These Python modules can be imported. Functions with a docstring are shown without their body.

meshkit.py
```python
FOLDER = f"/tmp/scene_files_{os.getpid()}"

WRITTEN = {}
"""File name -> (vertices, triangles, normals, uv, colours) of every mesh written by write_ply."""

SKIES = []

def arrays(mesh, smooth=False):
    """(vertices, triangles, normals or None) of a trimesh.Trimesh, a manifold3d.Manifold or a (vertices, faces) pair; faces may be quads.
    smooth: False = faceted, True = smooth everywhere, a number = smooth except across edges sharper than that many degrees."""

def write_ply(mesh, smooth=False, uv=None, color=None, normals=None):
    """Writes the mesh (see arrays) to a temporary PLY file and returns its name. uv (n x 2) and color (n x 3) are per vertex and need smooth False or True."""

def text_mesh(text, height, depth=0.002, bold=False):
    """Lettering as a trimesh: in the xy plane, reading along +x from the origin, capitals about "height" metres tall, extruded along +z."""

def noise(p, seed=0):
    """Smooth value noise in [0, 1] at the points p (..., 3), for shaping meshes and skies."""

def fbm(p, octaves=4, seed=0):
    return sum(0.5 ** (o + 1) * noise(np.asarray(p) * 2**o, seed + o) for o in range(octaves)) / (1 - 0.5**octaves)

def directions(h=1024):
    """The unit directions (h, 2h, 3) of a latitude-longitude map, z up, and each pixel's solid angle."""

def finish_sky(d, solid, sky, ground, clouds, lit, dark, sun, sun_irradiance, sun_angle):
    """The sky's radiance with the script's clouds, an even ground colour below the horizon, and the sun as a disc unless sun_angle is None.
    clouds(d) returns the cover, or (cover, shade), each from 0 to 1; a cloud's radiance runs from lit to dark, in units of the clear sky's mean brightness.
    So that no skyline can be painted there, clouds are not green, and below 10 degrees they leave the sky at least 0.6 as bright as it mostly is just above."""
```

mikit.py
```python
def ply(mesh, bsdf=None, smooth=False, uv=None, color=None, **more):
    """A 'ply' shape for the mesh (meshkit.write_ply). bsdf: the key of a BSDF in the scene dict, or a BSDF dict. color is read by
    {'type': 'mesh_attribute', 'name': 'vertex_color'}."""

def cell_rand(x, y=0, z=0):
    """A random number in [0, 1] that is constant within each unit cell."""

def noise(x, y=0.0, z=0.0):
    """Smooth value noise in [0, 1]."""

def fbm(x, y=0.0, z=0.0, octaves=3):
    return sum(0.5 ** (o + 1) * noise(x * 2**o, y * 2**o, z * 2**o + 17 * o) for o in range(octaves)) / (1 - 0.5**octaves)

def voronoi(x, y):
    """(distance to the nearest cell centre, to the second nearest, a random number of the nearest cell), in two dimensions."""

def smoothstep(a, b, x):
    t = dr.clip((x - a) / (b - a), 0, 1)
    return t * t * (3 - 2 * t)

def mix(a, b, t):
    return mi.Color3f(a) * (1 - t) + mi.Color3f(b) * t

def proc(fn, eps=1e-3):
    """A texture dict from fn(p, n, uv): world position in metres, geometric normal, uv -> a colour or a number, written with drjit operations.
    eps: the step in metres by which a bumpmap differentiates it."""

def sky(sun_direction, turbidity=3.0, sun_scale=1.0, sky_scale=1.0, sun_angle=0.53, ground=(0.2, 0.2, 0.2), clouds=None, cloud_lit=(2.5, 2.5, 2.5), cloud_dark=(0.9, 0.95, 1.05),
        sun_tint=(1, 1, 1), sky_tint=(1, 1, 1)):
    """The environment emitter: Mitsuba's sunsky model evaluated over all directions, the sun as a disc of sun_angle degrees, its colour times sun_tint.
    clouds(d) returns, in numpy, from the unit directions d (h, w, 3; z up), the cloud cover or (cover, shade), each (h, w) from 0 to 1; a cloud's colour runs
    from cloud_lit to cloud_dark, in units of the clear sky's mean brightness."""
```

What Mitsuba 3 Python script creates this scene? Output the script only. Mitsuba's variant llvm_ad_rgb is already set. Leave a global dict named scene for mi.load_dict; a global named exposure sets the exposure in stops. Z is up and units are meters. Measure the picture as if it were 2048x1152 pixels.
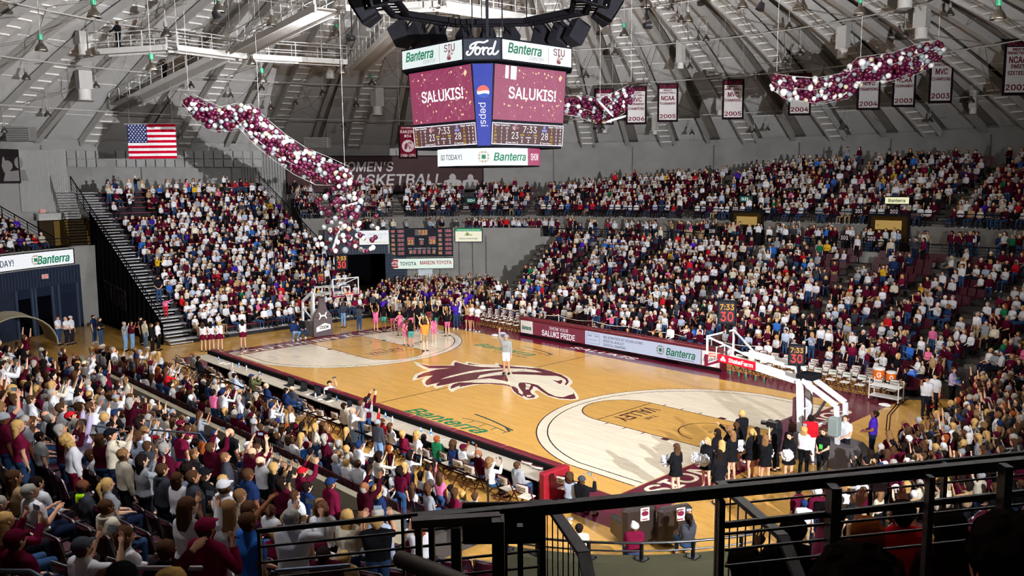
import math, random
import numpy as np, trimesh, drjit as dr, mitsuba as mi, mikit, meshkit
import manifold3d as m3
from shapely.geometry import Polygon, LineString, Point, box as sbox
from shapely.ops import unary_union
from shapely import affinity
T = mi.ScalarTransform4f
rng = np.random.default_rng(7)
rnd = random.Random(7)
scene, labels = {}, {}

# ---------------------------------------------------------------- camera
# x runs along the court (positive towards the near baseline), y across it (positive towards the far bench), z up; origin at centre court
CAM = np.array([30.254, -26.852, 9.740]); YAW, PITCH, ROLL, FOC = 2.3884, -0.1291, -0.0099, 1663.0
_f = np.array([math.cos(PITCH)*math.cos(YAW), math.cos(PITCH)*math.sin(YAW), math.sin(PITCH)])
_r = np.cross(_f, [0, 0, 1]); _r /= np.linalg.norm(_r); _u = np.cross(_r, _f)
CR = math.cos(ROLL)*_r + math.sin(ROLL)*_u; CU = -math.sin(ROLL)*_r + math.cos(ROLL)*_u
scene['camera'] = {'type': 'perspective', 'fov': 2*math.degrees(math.atan(1024/FOC)), 'fov_axis': 'x', 'near_clip': 0.1, 'far_clip': 400.0,
                   'to_world': T().look_at(CAM.tolist(), (CAM+_f).tolist(), CU.tolist())}
exposure = 0.0

# ---------------------------------------------------------------- light
# rows of flood lamps in the roof (their housings are built with the lamps below) and the strobes of the house photographers on the catwalks
def spot(key, at, to, rgb, cone=60, soft=None):
    scene[key] = {'type': 'spot', 'to_world': T().look_at(list(at), list(to), [0, 0.01, 1] if abs(at[0]-to[0])+abs(at[1]-to[1]) > .1 else [1, 0, 0]),
                  'intensity': {'type': 'rgb', 'value': list(rgb)}, 'cutoff_angle': cone, 'beam_width': (soft or cone*0.6), 'sampling_weight': 10.0}
FLOODS = [((-9, -9, 17.4), (-6, -2, 0)), ((9, -9, 17.4), (6, -2, 0)), ((-9, 9, 17.4), (-6, 2, 0)), ((9, 9, 17.4), (6, 2, 0))]
for i, (a, b) in enumerate(FLOODS):
    spot('flood_light' + ('_%03d' % i if i else ''), a, b, (520, 500, 462), 64, 30)
STROBES = [((36.0, -15.0, 9.6), (-30, 8, 29), (12000, 12200, 12700), 50, 15), ((17.0, -24.0, 16.0), (8, -15, 2), (230, 234, 246), 70, 45),
           ((-6.5, -3.5, 16.9), (-26, -9, 21.5), (430, 436, 455), 74, 40), ((-5.5, 4.5, 16.9), (-24, 16, 21.0), (330, 334, 345), 74, 40), ((5.5, 5.5, 16.9), (12, 24, 21.0), (95, 90, 82), 74, 40)]
for i, (a, b, c, w, v) in enumerate(STROBES):
    spot('strobe_light' + ('_%03d' % i if i else ''), a, b, c, w, v)
scene['glow'] = {'type': 'constant', 'sampling_weight': 0.5, 'radiance': {'type': 'rgb', 'value': [0.02, 0.02, 0.021]}}
# ---------------------------------------------------------------- helpers
def at(px, py, x=None, y=None, z=None):
    """the world point that pixel (px, py) of the 2048 x 1152 photograph shows on a plane of constant x, y or z"""
    d = _f + CR*((px-1024)/FOC) + CU*((576-py)/FOC)
    t = (z-CAM[2])/d[2] if z is not None else ((y-CAM[1])/d[1] if y is not None else (x-CAM[0])/d[0])
    return CAM + t*d
def far_at(px, py, depth):
    return CAM + depth*(_f + CR*((px-1024)/FOC) + CU*((576-py)/FOC))
def lin(c):
    """sRGB 0..255 or #hex -> linear"""
    if isinstance(c, str):
        c = [int(c[i:i+2], 16) for i in (1, 3, 5)]
    c = np.asarray(c, float)/255
    return np.where(c <= 0.04045, c/12.92, ((c+0.055)/1.055)**2.4)
def enc(c):
    """a linear colour packed into a uv pair, read back by decode()"""
    c = np.clip(np.atleast_2d(np.asarray(c, float)), 0, 1)
    return np.stack([c[:, 0], np.floor(c[:, 1]*2000) + c[:, 2]*0.996 + 0.002], 1)
def decode(uv):
    g = dr.floor(uv.y)
    return mi.Color3f(uv.x, g/2000.0, dr.clip((uv.y-g-0.002)/0.996, 0, 1))
def tex_plain(p, n, uv):
    return decode(uv)
def tex_cloth(p, n, uv):
    return decode(uv)*(0.86 + 0.28*mikit.noise(p.x*9, p.y*9, p.z*9))
def tex_rough(p, n, uv):
    return decode(uv)*(0.82 + 0.30*mikit.fbm(p.x*0.9, p.y*0.9, p.z*0.9))
def tex_wood(p, n, uv):
    row = dr.floor(p.y/0.11); seg = dr.floor((p.x + 7.3*mikit.cell_rand(row))/1.1)
    t = mikit.cell_rand(row, seg)
    g = mikit.noise(p.x*3.0, p.y*60, 0.0)
    return decode(uv)*(0.90 + 0.13*t + 0.07*g)
two = lambda b: {'type': 'twosided', 'bsdf': b}
scene['paint'] = two({'type': 'diffuse', 'reflectance': mikit.proc(tex_plain)})
scene['cloth'] = two({'type': 'diffuse', 'reflectance': mikit.proc(tex_cloth)})
scene['concrete'] = two({'type': 'diffuse', 'reflectance': mikit.proc(tex_rough)})
scene['gloss'] = two({'type': 'roughplastic', 'alpha': 0.18, 'diffuse_reflectance': mikit.proc(tex_plain)})
scene['wood'] = two({'type': 'roughplastic', 'alpha': 0.045, 'int_ior': 1.6, 'diffuse_reflectance': mikit.proc(tex_wood)})
scene['metal'] = two({'type': 'roughconductor', 'alpha': 0.28, 'specular_reflectance': mikit.proc(tex_plain)})
scene['pane'] = {'type': 'thindielectric', 'int_ior': 1.5}

def mf(m):
    """vertices, triangles of a trimesh, a manifold or a pair"""
    if hasattr(m, 'to_mesh'):
        q = m.to_mesh(); return np.array(q.vert_properties[:, :3], float), np.array(q.tri_verts, int)
    if hasattr(m, 'faces'):
        return np.array(m.vertices, float), np.array(m.faces, int)
    return np.asarray(m[0], float), np.asarray(m[1], int)
def join(ms):
    vs, fs, n = [], [], 0
    for m in ms:
        v, f = mf(m); vs.append(v); fs.append(f+n); n += len(v)
    return np.vstack(vs), np.vstack(fs)
def move(m, x=0, y=0, z=0, rz=0.0, s=1.0):
    v, f = mf(m); c, d = math.cos(rz), math.sin(rz)
    return v*s @ np.array([[c, d, 0], [-d, c, 0], [0, 0, 1]]) + [x, y, z], f
def put(x=0, y=0, z=0, rz=0.0, s=1.0):
    return T().translate([float(x), float(y), float(z)]).rotate([0, 0, 1], math.degrees(rz)).scale(s)
BOXF = np.array([[0, 2, 1], [0, 3, 2], [4, 5, 6], [4, 6, 7], [0, 1, 5], [0, 5, 4], [1, 2, 6], [1, 6, 5], [2, 3, 7], [2, 7, 6], [3, 0, 4], [3, 4, 7]])
def box(x0, x1, y0, y1, z0, z1):
    return np.array([[x0, y0, z0], [x1, y0, z0], [x1, y1, z0], [x0, y1, z0], [x0, y0, z1], [x1, y0, z1], [x1, y1, z1], [x0, y1, z1]], float), BOXF
def cbox(x0, x1, y0, y1, z0, z1, c=0.01):
    """a box with chamfered edges"""
    c = min(c, 0.45*min(x1-x0, y1-y0, z1-z0))
    pts = []
    for a in (0, 1):
        for b in (0, 1):
            for d in (0, 1):
                x, y, z = (x0, x1)[a], (y0, y1)[b], (z0, z1)[d]
                sx, sy, sz = (c, -c)[a], (c, -c)[b], (c, -c)[d]
                pts += [[x, y+sy, z+sz], [x+sx, y, z+sz], [x+sx, y+sy, z]]
    return mf(m3.Manifold.hull_points(np.array(pts)))
def bar(a, b, w, h=None, up=(0, 0, 1)):
    """a rectangular bar from a to b, w wide, h high"""
    a, b = np.asarray(a, float), np.asarray(b, float); h = h or w
    d = b-a; d = d/np.linalg.norm(d)
    s = np.cross(d, up)
    if np.linalg.norm(s) < 1e-6: s = np.cross(d, [1, 0, 0])
    s /= np.linalg.norm(s); u = np.cross(s, d)
    v = [q + i*s*w/2 + j*u*h/2 for q in (a, b) for i, j in ((-1, -1), (1, -1), (1, 1), (-1, 1))]
    return np.array(v), np.array([[0, 1, 2], [0, 2, 3], [4, 6, 5], [4, 7, 6], [0, 5, 1], [0, 4, 5], [1, 6, 2], [1, 5, 6], [2, 7, 3], [2, 6, 7], [3, 4, 0], [3, 7, 4]])
def tube(pts, r, n=8, cap=True):
    p = np.asarray(pts, float); rr = np.broadcast_to(np.asarray(r, float), (len(p),))
    t = np.gradient(p, axis=0); t /= np.linalg.norm(t, axis=1, keepdims=True)+1e-12
    ref = np.array([0, 0, 1.0]) if abs(t[:, 2]).mean() < 0.8 else np.array([1.0, 0, 0])
    a = np.cross(t, ref); a /= np.linalg.norm(a, axis=1, keepdims=True)+1e-12; b = np.cross(t, a)
    ang = np.arange(n)*2*math.pi/n
    v = (p[:, None] + rr[:, None, None]*(np.cos(ang)[None, :, None]*a[:, None] + np.sin(ang)[None, :, None]*b[:, None])).reshape(-1, 3)
    f = []
    for i in range(len(p)-1):
        for j in range(n):
            k = (j+1) % n
            f += [[i*n+j, i*n+k, (i+1)*n+k], [i*n+j, (i+1)*n+k, (i+1)*n+j]]
    if cap:
        m = len(v); v = np.vstack([v, p[0], p[-1]])
        for j in range(n):
            k = (j+1) % n; e = (len(p)-1)*n
            f += [[m, k, j], [m+1, e+j, e+k]]
    return v, np.array(f)
def lathe(prof, n=16, z0=0.0):
    """a profile [(radius, z)] turned about z"""
    pr = np.asarray(prof, float); ang = np.arange(n)*2*math.pi/n
    v = np.stack([pr[:, None, 0]*np.cos(ang), pr[:, None, 0]*np.sin(ang), np.broadcast_to(pr[:, None, 1]+z0, (len(pr), n))], -1).reshape(-1, 3)
    f = []
    for i in range(len(pr)-1):
        for j in range(n):
            k = (j+1) % n
            f += [[i*n+j, i*n+k, (i+1)*n+k], [i*n+j, (i+1)*n+k, (i+1)*n+j]]
    return v, np.array(f)
def extrude(poly, h, z=0.0):
    ms = []
    for g in getattr(poly, 'geoms', [poly]):
        if g.geom_type == 'Polygon' and g.area > 1e-7:
            ms.append(trimesh.creation.extrude_polygon(g, h, engine='earcut'))
    v, f = join(ms)
    v[:, 2] += z
    return v, f
def frame(m, o, ex, ez):
    """place a mesh drawn in x (right), y (up), z (out) on a vertical or tilted panel: origin o, right ex, up ez"""
    v, f = mf(m); ex = np.asarray(ex, float)/np.linalg.norm(ex); ez = np.asarray(ez, float)/np.linalg.norm(ez)
    n = np.cross(ex, ez)
    return np.asarray(o, float) + v[:, :1]*ex + v[:, 1:2]*ez + v[:, 2:]*n, f
def text(s, h, w=None, depth=0.01, bold=True, slant=0.0, center=True):
    """lettering in the xy plane, capitals h tall, squeezed to width w, centred on the origin"""
    v, f = mf(meshkit.text_mesh(s, h, depth, bold))
    if slant: v[:, 0] += slant*v[:, 1]
    lo, hi = v[:, 0].min(), v[:, 0].max()
    v[:, 0] -= (lo+hi)/2 if center else lo
    if w: v[:, 0] *= w/(hi-lo)
    if center: v[:, 1] -= h/2
    return v, f
def sphere(r, sub=1, c=(0, 0, 0), s=(1, 1, 1)):
    m = trimesh.creation.icosphere(sub, r)
    return m.vertices*np.asarray(s) + c, np.array(m.faces)

_count = {}
def numbered(name):
    n = _count.get(name, 0); _count[name] = n+1
    return name if n == 0 else '%s_%03d' % (name, n)
def tag(key, label=None, cat=None, group=None, kind=None):
    d = labels.setdefault(key, {})
    if label: d['label'] = label
    if cat: d['category'] = cat
    if group: d['group'] = group
    if kind: d['kind'] = kind
    return key
def thing(name, label, cat, group=None):
    return tag(numbered(name), label, cat, group)
_shapes = {}
def shape(mesh, color, mat='paint', smooth=False, share=None):
    """the ply dict of a mesh; color: one linear colour, or one per face. share: a key under which the dict is kept for other copies"""
    if share is not None and share in _shapes:
        return _shapes[share]
    v, f = mf(mesh); c = np.asarray(color, float)
    if c.ndim == 2:
        u, inv = np.unique(np.round(c, 4), axis=0, return_inverse=True)
        inv = inv.reshape(-1)
        code = f*len(u) + inv[:, None]
        w, idx = np.unique(code.reshape(-1), return_inverse=True)
        v2 = v[w//len(u)]; uv = enc(u)[w % len(u)]; f2 = idx.reshape(-1, 3)
        d = mikit.ply((v2, f2), mat, smooth=bool(smooth), uv=uv)
    else:
        if smooth and smooth is not True:
            m = trimesh.graph.smooth_shade(trimesh.Trimesh(v, f, process=True), angle=np.radians(smooth), facet_minarea=None)
            v, f = np.array(m.vertices), np.array(m.faces)
        d = mikit.ply((v, f), mat, smooth=bool(smooth), uv=np.repeat(enc(c), len(v), 0))
    if share is not None: _shapes[share] = d
    return d
def part(parent, name, mesh, color, mat='paint', smooth=False, M=None, share=None, label=None, kind=None):
    key = numbered(parent + '__' + name) if parent else numbered(name)
    d = shape(mesh, color, mat, smooth, share)
    scene[key] = {**d, 'to_world': M} if M is not None else d
    if label or kind: tag(key, label, None, None, kind)
    return key
def struct(name, mesh, color, mat='concrete', smooth=False, label=None):
    return tag(part(None, name, mesh, color, mat, smooth), label, None, None, 'structure')
def glow(parent, name, mesh, rgb, label=None, weight=0.0, kind=None):
    """a part that gives off light"""
    key = numbered(parent + '__' + name) if parent else numbered(name)
    scene[key] = {**mikit.ply(mf(mesh), {'type': 'diffuse', 'reflectance': {'type': 'rgb', 'value': [0.02]*3}}),
                  'emitter': {'type': 'area', 'radiance': {'type': 'rgb', 'value': [float(x) for x in rgb]}, 'sampling_weight': weight}}
    if label or kind: tag(key, label, None, None, kind)
    return key
MAROON, DKMAROON, WHITE, BLACK = lin('#5c1228'), lin('#3a0c1a'), lin('#e6e4e0'), lin('#141414')
GREEN = lin('#0b6b45')
def letters(s, h, w, col, **k): return text(s, h, w, **k)
# ---------------------------------------------------------------- floor and court paint
WOODC, CREAM, DKWOOD = lin('#c6984e'), lin('#d8cdba'), lin('#c08a3c')
struct('floor', box(-60, 60, -60, 60, -0.4, -0.03), lin('#3a3836'), 'concrete')
court = tag(part(None, 'floor', box(-33, 22.5, -16.2, 16.2, -0.03, 0.0), WOODC, 'wood'), None, None, None, 'structure')
def flat(name, poly, col, z, h=0.0012):
    return part(court, name, extrude(poly, h, z), col, 'wood')
def ring(c, r, w, a0=0, a1=360, n=64):
    t = np.radians(np.linspace(a0, a1, n)); c = np.asarray(c)
    o = np.stack([c[0]+(r+w/2)*np.cos(t), c[1]+(r+w/2)*np.sin(t)], 1); i = np.stack([c[0]+(r-w/2)*np.cos(t), c[1]+(r-w/2)*np.sin(t)], 1)
    return Polygon(np.vstack([o, i[::-1]])).buffer(0)
L = 14.325; W = 7.62
border = sbox(-16.0, -9.6, 16.0, 9.6).difference(sbox(-L, -W, L, W))
flat('border', border, MAROON, 0.0)
flat('border_line', sbox(-L-.05, -W-.05, L+.05, W+.05).difference(sbox(-L, -W, L, W)), lin('#b08a50'), 0.0012)
flat('half_line', sbox(-.03, -W, .03, W), DKMAROON, 0.0)
for s in (1, -1):
    hoop = (s*(L-1.575), 0)
    def arc_region(r, yy):
        a = Point(hoop).buffer(r, 96).intersection(sbox(-L, -yy, L, yy))
        leg = sbox(min(s*L, hoop[0]), -yy, max(s*L, hoop[0]), yy)
        return a.union(leg).intersection(sbox(-L, -W, L, W))
    three = arc_region(6.75, 6.60); key = sbox(min(s*L, s*(L-5.79)), -1.83, max(s*L, s*(L-5.79)), 1.83).union(Point(s*(L-5.79), 0).buffer(1.83, 64))
    flat('three_point_area', three, CREAM, 0.0)
    flat('three_point_line', three.difference(three.buffer(-.05)).difference(sbox(s*L-.06, -9, s*L+.06, 9)), DKMAROON, 0.0012)
    inner = arc_region(6.32, 6.20)
    flat('inner_line', inner.difference(inner.buffer(-.05)).difference(sbox(s*L-.06, -9, s*L+.06, 9)), lin('#241c1c'), 0.0012)
    flat('key', key, WOODC*0.93, 0.0024)
    flat('key_line', key.difference(key.buffer(-.05)).difference(sbox(s*L-.06, -9, s*L+.06, 9)), DKMAROON, 0.0036)
    flat('free_throw_line', sbox(s*(L-5.79)-.025, -1.83, s*(L-5.79)+.025, 1.83), DKMAROON, 0.0036)
    flat('restricted_arc', ring(hoop, 1.22, .05, 90 if s > 0 else -90, 270 if s > 0 else 90), DKMAROON, 0.0036)
    flat('drain_cap', Point(s*(L-1.6), 0).buffer(.09), lin('#7b6a2a'), 0.0036)
    for q in (-1, 1):
        for d, w in ((2.29, .30), (3.35, .05), (4.27, .05), (5.18, .05)):
            flat('lane_mark', sbox(s*(L-d)-w/2, q*1.83, s*(L-d)+w/2, q*2.05) if q > 0 else sbox(s*(L-d)-w/2, -2.05, s*(L-d)+w/2, -1.83), DKMAROON, 0.0024)
    # band lettering: read from the court; right is -s*y, up is +s*x
    def lay(m, x, y, rot, z):
        v, f = mf(m); a = math.radians(rot)
        return np.stack([x + v[:, 0]*math.cos(a) - v[:, 1]*math.sin(a), y + v[:, 0]*math.sin(a) + v[:, 1]*math.cos(a), z + v[:, 2]*0.1], 1), f
    part(court, 'baseline_lettering', lay(text('SOUTHERN ILLINOIS', .76, 13.3, .01), s*14.97, 0, -90*s, .0014), CREAM, 'wood')
    part(court, 'key_lettering', lay(text('VALLEY', .72, 2.35, .01), s*9.15, 0, -90*s, .0038), DKMAROON, 'wood')
    part(court, 'key_lettering', lay(text('THE', .24, .75, .01), s*9.88, 0, -90*s, .0038), DKMAROON, 'wood')
def lay(m, x, y, rot, z):
    v, f = mf(m); a = math.radians(rot)
    return np.stack([x + v[:, 0]*math.cos(a) - v[:, 1]*math.sin(a), y + v[:, 0]*math.sin(a) + v[:, 1]*math.cos(a), z + v[:, 2]*0.1], 1), f
for s, x0, y0 in ((1, 1.75, -6.5), (-1, -7.05, 4.9)):
    part(court, 'sponsor_lettering', lay(text('Banterra', .72, 4.75, .012, True, .25), x0+2.45, y0+.32, 1.5, .0006), GREEN, 'wood')
    part(court, 'sponsor_lettering', lay(text('CENTER', .26, 2.6, .012, False), x0+3.7, y0-.42, 1.5, .0006), lin('#4a4036'), 'wood')
    for r, (a0, a1, w) in (((4.0), (28, 98, .12)), ((3.9), (30, 100, .05))):
        pass
    arc = [(x0+2.65+2.75*t, y0+1.25+.45*math.sin(math.pi*(t*.5+.5))*1.0*(1-.15*t)) for t in np.linspace(0, 1, 14)]
    arc2 = [(x0+2.7+2.7*t, y0+1.0-.05*t+.16*math.sin(math.pi*t)) for t in np.linspace(0, 1, 14)]
    strokes = [LineString(arc).buffer(.045), LineString([(x, y-.02) for x, y in arc2]).buffer(.022), Polygon([(x0+5.45, y0+1.0), (x0+4.6, y0+1.48), (x0+5.1, y0+1.3), (x0+5.45, y0+1.12)])]
    for t in (.25, .5, .75, 1.0):
        strokes.append(sbox(x0+2.7+2.7*t-.03, y0+.72, x0+2.7+2.7*t+.02, y0+1.02))
    flat('sponsor_arch', unary_union(strokes), lin('#23362f'), 0.0006)
part(court, 'sideline_lettering', lay(text('SALUKIS', .46, 4.8, .012, True, .25), .1, 8.45, 0, .0014), WHITE, 'wood')
# the hound's head at centre court
LG = lambda pts: Polygon([tuple(at(800+x/5.389, 640+y/5.389, z=0)[:2]) for x, y in pts]).buffer(0)
outline = LG([(148,448),(225,468),(330,488),(480,488),(548,484),(556,458),(590,432),(640,455),(700,468),(712,446),(740,452),(880,478),(1025,480),(1030,455),(1080,478),(1200,488),(1330,492),(1480,512),(1600,540),(1720,575),(1810,612),(1850,645),(1862,668),(1850,690),(1825,710),(1870,745),(1910,800),(1930,840),(1915,858),(1850,864),(1720,857),(1600,825),(1530,785),(1490,762),(1462,755),(1450,775),(1470,795),(1495,815),(1498,830),(1470,845),(1420,855),(1350,858),(1330,840),(1260,805),(1215,775),(1195,725),(1130,705),(1000,692),(880,690),(760,710),(620,745),(556,778),(520,745),(512,715),(535,690),(500,705),(440,725),(385,740),(352,705),(290,725),(250,695),(235,655),(262,625),(330,598),(240,625),(140,655),(135,630),(160,590),(220,560),(310,540),(240,520),(180,490)])
flat('hound_outline', outline, lin('#dcd3c0'), 0.0)
hound = [
 [(218,475),(320,492),(585,492),(583,470),(598,452),(700,480),(860,505),(1040,513),(1190,500),(1230,520),(1060,522),(900,532),(760,550),(640,577),(540,602),(430,640),(530,622),(660,590),(800,565),(980,545),(1130,535),(1110,553),(960,575),(860,596),(830,632),(920,612),(1030,597),(1145,590),(1150,620),(1165,645),(1160,665),(1100,650),(960,628),(840,640),(700,660),(600,672),(480,700),(390,712),(400,690),(430,672),(350,690),(290,705),(270,680),(285,650),(330,615),(355,598),(280,605),(178,630),(195,600),(260,570),(390,535),(560,515),(420,522),(310,520),(260,500)],
 [(545,745),(550,712),(580,690),(640,672),(780,675),(1000,680),(1120,687),(1185,702),(1195,722),(1120,702),(960,688),(800,692),(640,722),(652,705),(600,722)],
 [(735,463),(860,485),(1010,492),(735,480)],
 [(1055,477),(1130,490),(1250,505),(1480,522),(1440,528),(1300,524),(1200,520),(1080,505)],
 [(1200,560),(1340,556),(1530,567),(1470,545),(1400,533),(1330,518),(1500,520),(1620,550),(1740,590),(1802,630),(1820,665),(1805,690),(1785,705),(1776,690),(1795,670),(1780,640),(1740,618),(1690,603),(1560,600),(1440,590),(1215,583)],
 [(1640,645),(1700,658),(1745,645),(1750,670),(1725,692),(1690,672)],
 [(1275,690),(1290,675),(1360,675),(1440,690),(1490,705),(1540,745),(1600,790),(1680,825),(1760,832),(1800,818),(1845,803),(1866,800),(1865,780),(1880,800),(1898,847),(1850,855),(1720,845),(1600,815),(1520,765),(1470,725),(1437,714),(1430,740),(1403,765),(1412,790),(1460,820),(1440,840),(1380,842),(1355,830),(1320,805),(1325,780),(1300,750),(1280,720)],
 [(1195,710),(1240,722),(1270,745),(1282,785),(1330,815),(1320,828),(1260,798),(1225,765),(1205,735)]]
flat('hound_marking', unary_union([LG(h) for h in hound]), lin('#571626'), 0.0012)
flat('hound_teeth', unary_union([LG(h) for h in ([(1350,682),(1412,698),(1405,714),(1352,700)], [(1356,704),(1404,716),(1398,728),(1358,718)], [(1356,724),(1396,732),(1390,748),(1352,750)], [(1368,808),(1425,812),(1400,828),(1365,828)])]), lin('#dcd3c0'), 0.0024)

# ---------------------------------------------------------------- seating bowl
# a row is the set of points at distance d from the segment |x| <= CX on the x axis; u < 0: arc round the -x end (degrees), 0..1: straight, > 1: arc round the +x end
CX = 8.0
NX, NY = 14.0, 7.95      # on the near side the straight rows run on to x = NX and turn there round the point (NX, -NY)
def bowl_pt(u, d, side):
    if u < 0:
        a = math.radians(90-u); x, y = -CX + d*math.cos(a), d*math.sin(a)
    elif u > 1:
        a = math.radians(90-(u-1))
        x, y = (CX + d*math.cos(a), d*math.sin(a)) if side > 0 else (NX + (d-NY)*math.cos(a), NY + (d-NY)*math.sin(a))
    else:
        x, y = -CX + (2*CX if side > 0 else CX+NX)*u, d
    return np.array([x, y*side])
def bowl_centre(x, y):
    """the point that the row through (x, y) turns round"""
    if y > 0: return np.array([np.clip(x, -CX, CX), 0.0])
    if x > NX: return np.array([NX, max(-NY, y) if y > -NY else -NY])
    return np.array([max(x, -CX), 0.0])
def bowl_path(u0, u1, d, side, step=3.0):
    us = sorted(set([u0, u1] + [v for v in (0.0, 1.0) if u0 < v < u1] + [float(v) for v in np.arange(-180, 182, step) if u0 < v < u1 and not 0 <= v <= 1]))
    return [bowl_pt(u, d, side) for u in us], us
def strip(p0, z0, p1, z1):
    """quads between two polylines of the same number of points"""
    n = len(p0); v = np.vstack([np.c_[p0, np.full(n, z0)], np.c_[p1, np.full(n, z1)]])
    f = []
    for i in range(n-1):
        f += [[i, i+1, n+i+1], [i, n+i+1, n+i]]
    return v, np.array(f)
RUN, RISE = 0.84, 0.336
TIERS = {}   # name -> (u0, u1, side, [(d, z)])
def tier(name, u0, u1, side, d0, z0, n, color, ends=(True, True), base=0.0):
    rows = [(d0+RUN*k, z0+RISE*k) for k in range(n)]
    ms = []
    for k, (d, z) in enumerate(rows):
        a, us = bowl_path(u0, u1, d, side); b = [bowl_pt(u, d+RUN, side) for u in us]
        ms.append(strip(a, z, b, z))
        ms.append(strip(a, (rows[k-1][1] if k else base), a, z))
        for u, e in ((u0, ends[0]), (u1, ends[1])):
            if e:
                p, q = bowl_pt(u, d, side), bowl_pt(u, d+RUN, side)
                ms.append(strip([p, q], base, [p, q], z))
    struct('seating_tier', join(ms), color, 'concrete')
    TIERS[name] = (u0, u1, side, rows)
def ring_wall(name, u0, u1, side, d, z0, z1, t, color, mat='concrete', label=None, parent=None):
    a, us = bowl_path(u0, u1, d, side); b = [bowl_pt(u, d+t, side) for u in us]
    ms = [strip(a, z0, a, z1), strip(b, z0, b, z1), strip(a, z1, b, z1)]
    for p, q in ((a[0], b[0]), (a[-1], b[-1])): ms.append(strip([p, q], z0, [p, q], z1))
    if parent: return part(parent, name, join(ms), color, mat, label=label)
    return struct(name, join(ms), color, mat, label=label)
STEP = lin('#4a4542')
tier('far_floor', -26, 40, 1, 12.9, 0.02, 3, STEP)
tier('far_lower', -26, 60, 1, 16.2, 0.95, 11, STEP)
for u0, u1, n in ((-71, -25, 6), (-25, -18, 7), (-18, -11, 8), (-11, -4, 9), (-4, .08, 10), (.08, .26, 11), (.26, 60, 12)):
    tier('far_upper%d' % n, u0, u1, 1, 28.2, 6.55, n, STEP, base=4.5)
tier('near_floor', -10, 1, -1, 12.35, 0.02, 4, STEP)
tier('near_lower', -14, 31, -1, 16.2, 0.95, 18, STEP)
tier('near_right', 63, 96, -1, 16.2, 0.95, 10, STEP)
tier('near_top', 31, 96, -1, 16.2+RUN*10, 0.95+RISE*10, 11, STEP, base=2.0)
TAN = lin('#8d8674'); GREYW = lin('#8b8984')
ring_wall('parapet', -26, -9, 1, 15.35, 0, 1.55, .22, TAN); ring_wall('parapet', -7, .35, 1, 15.35, 0, 1.55, .22, TAN)
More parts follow.
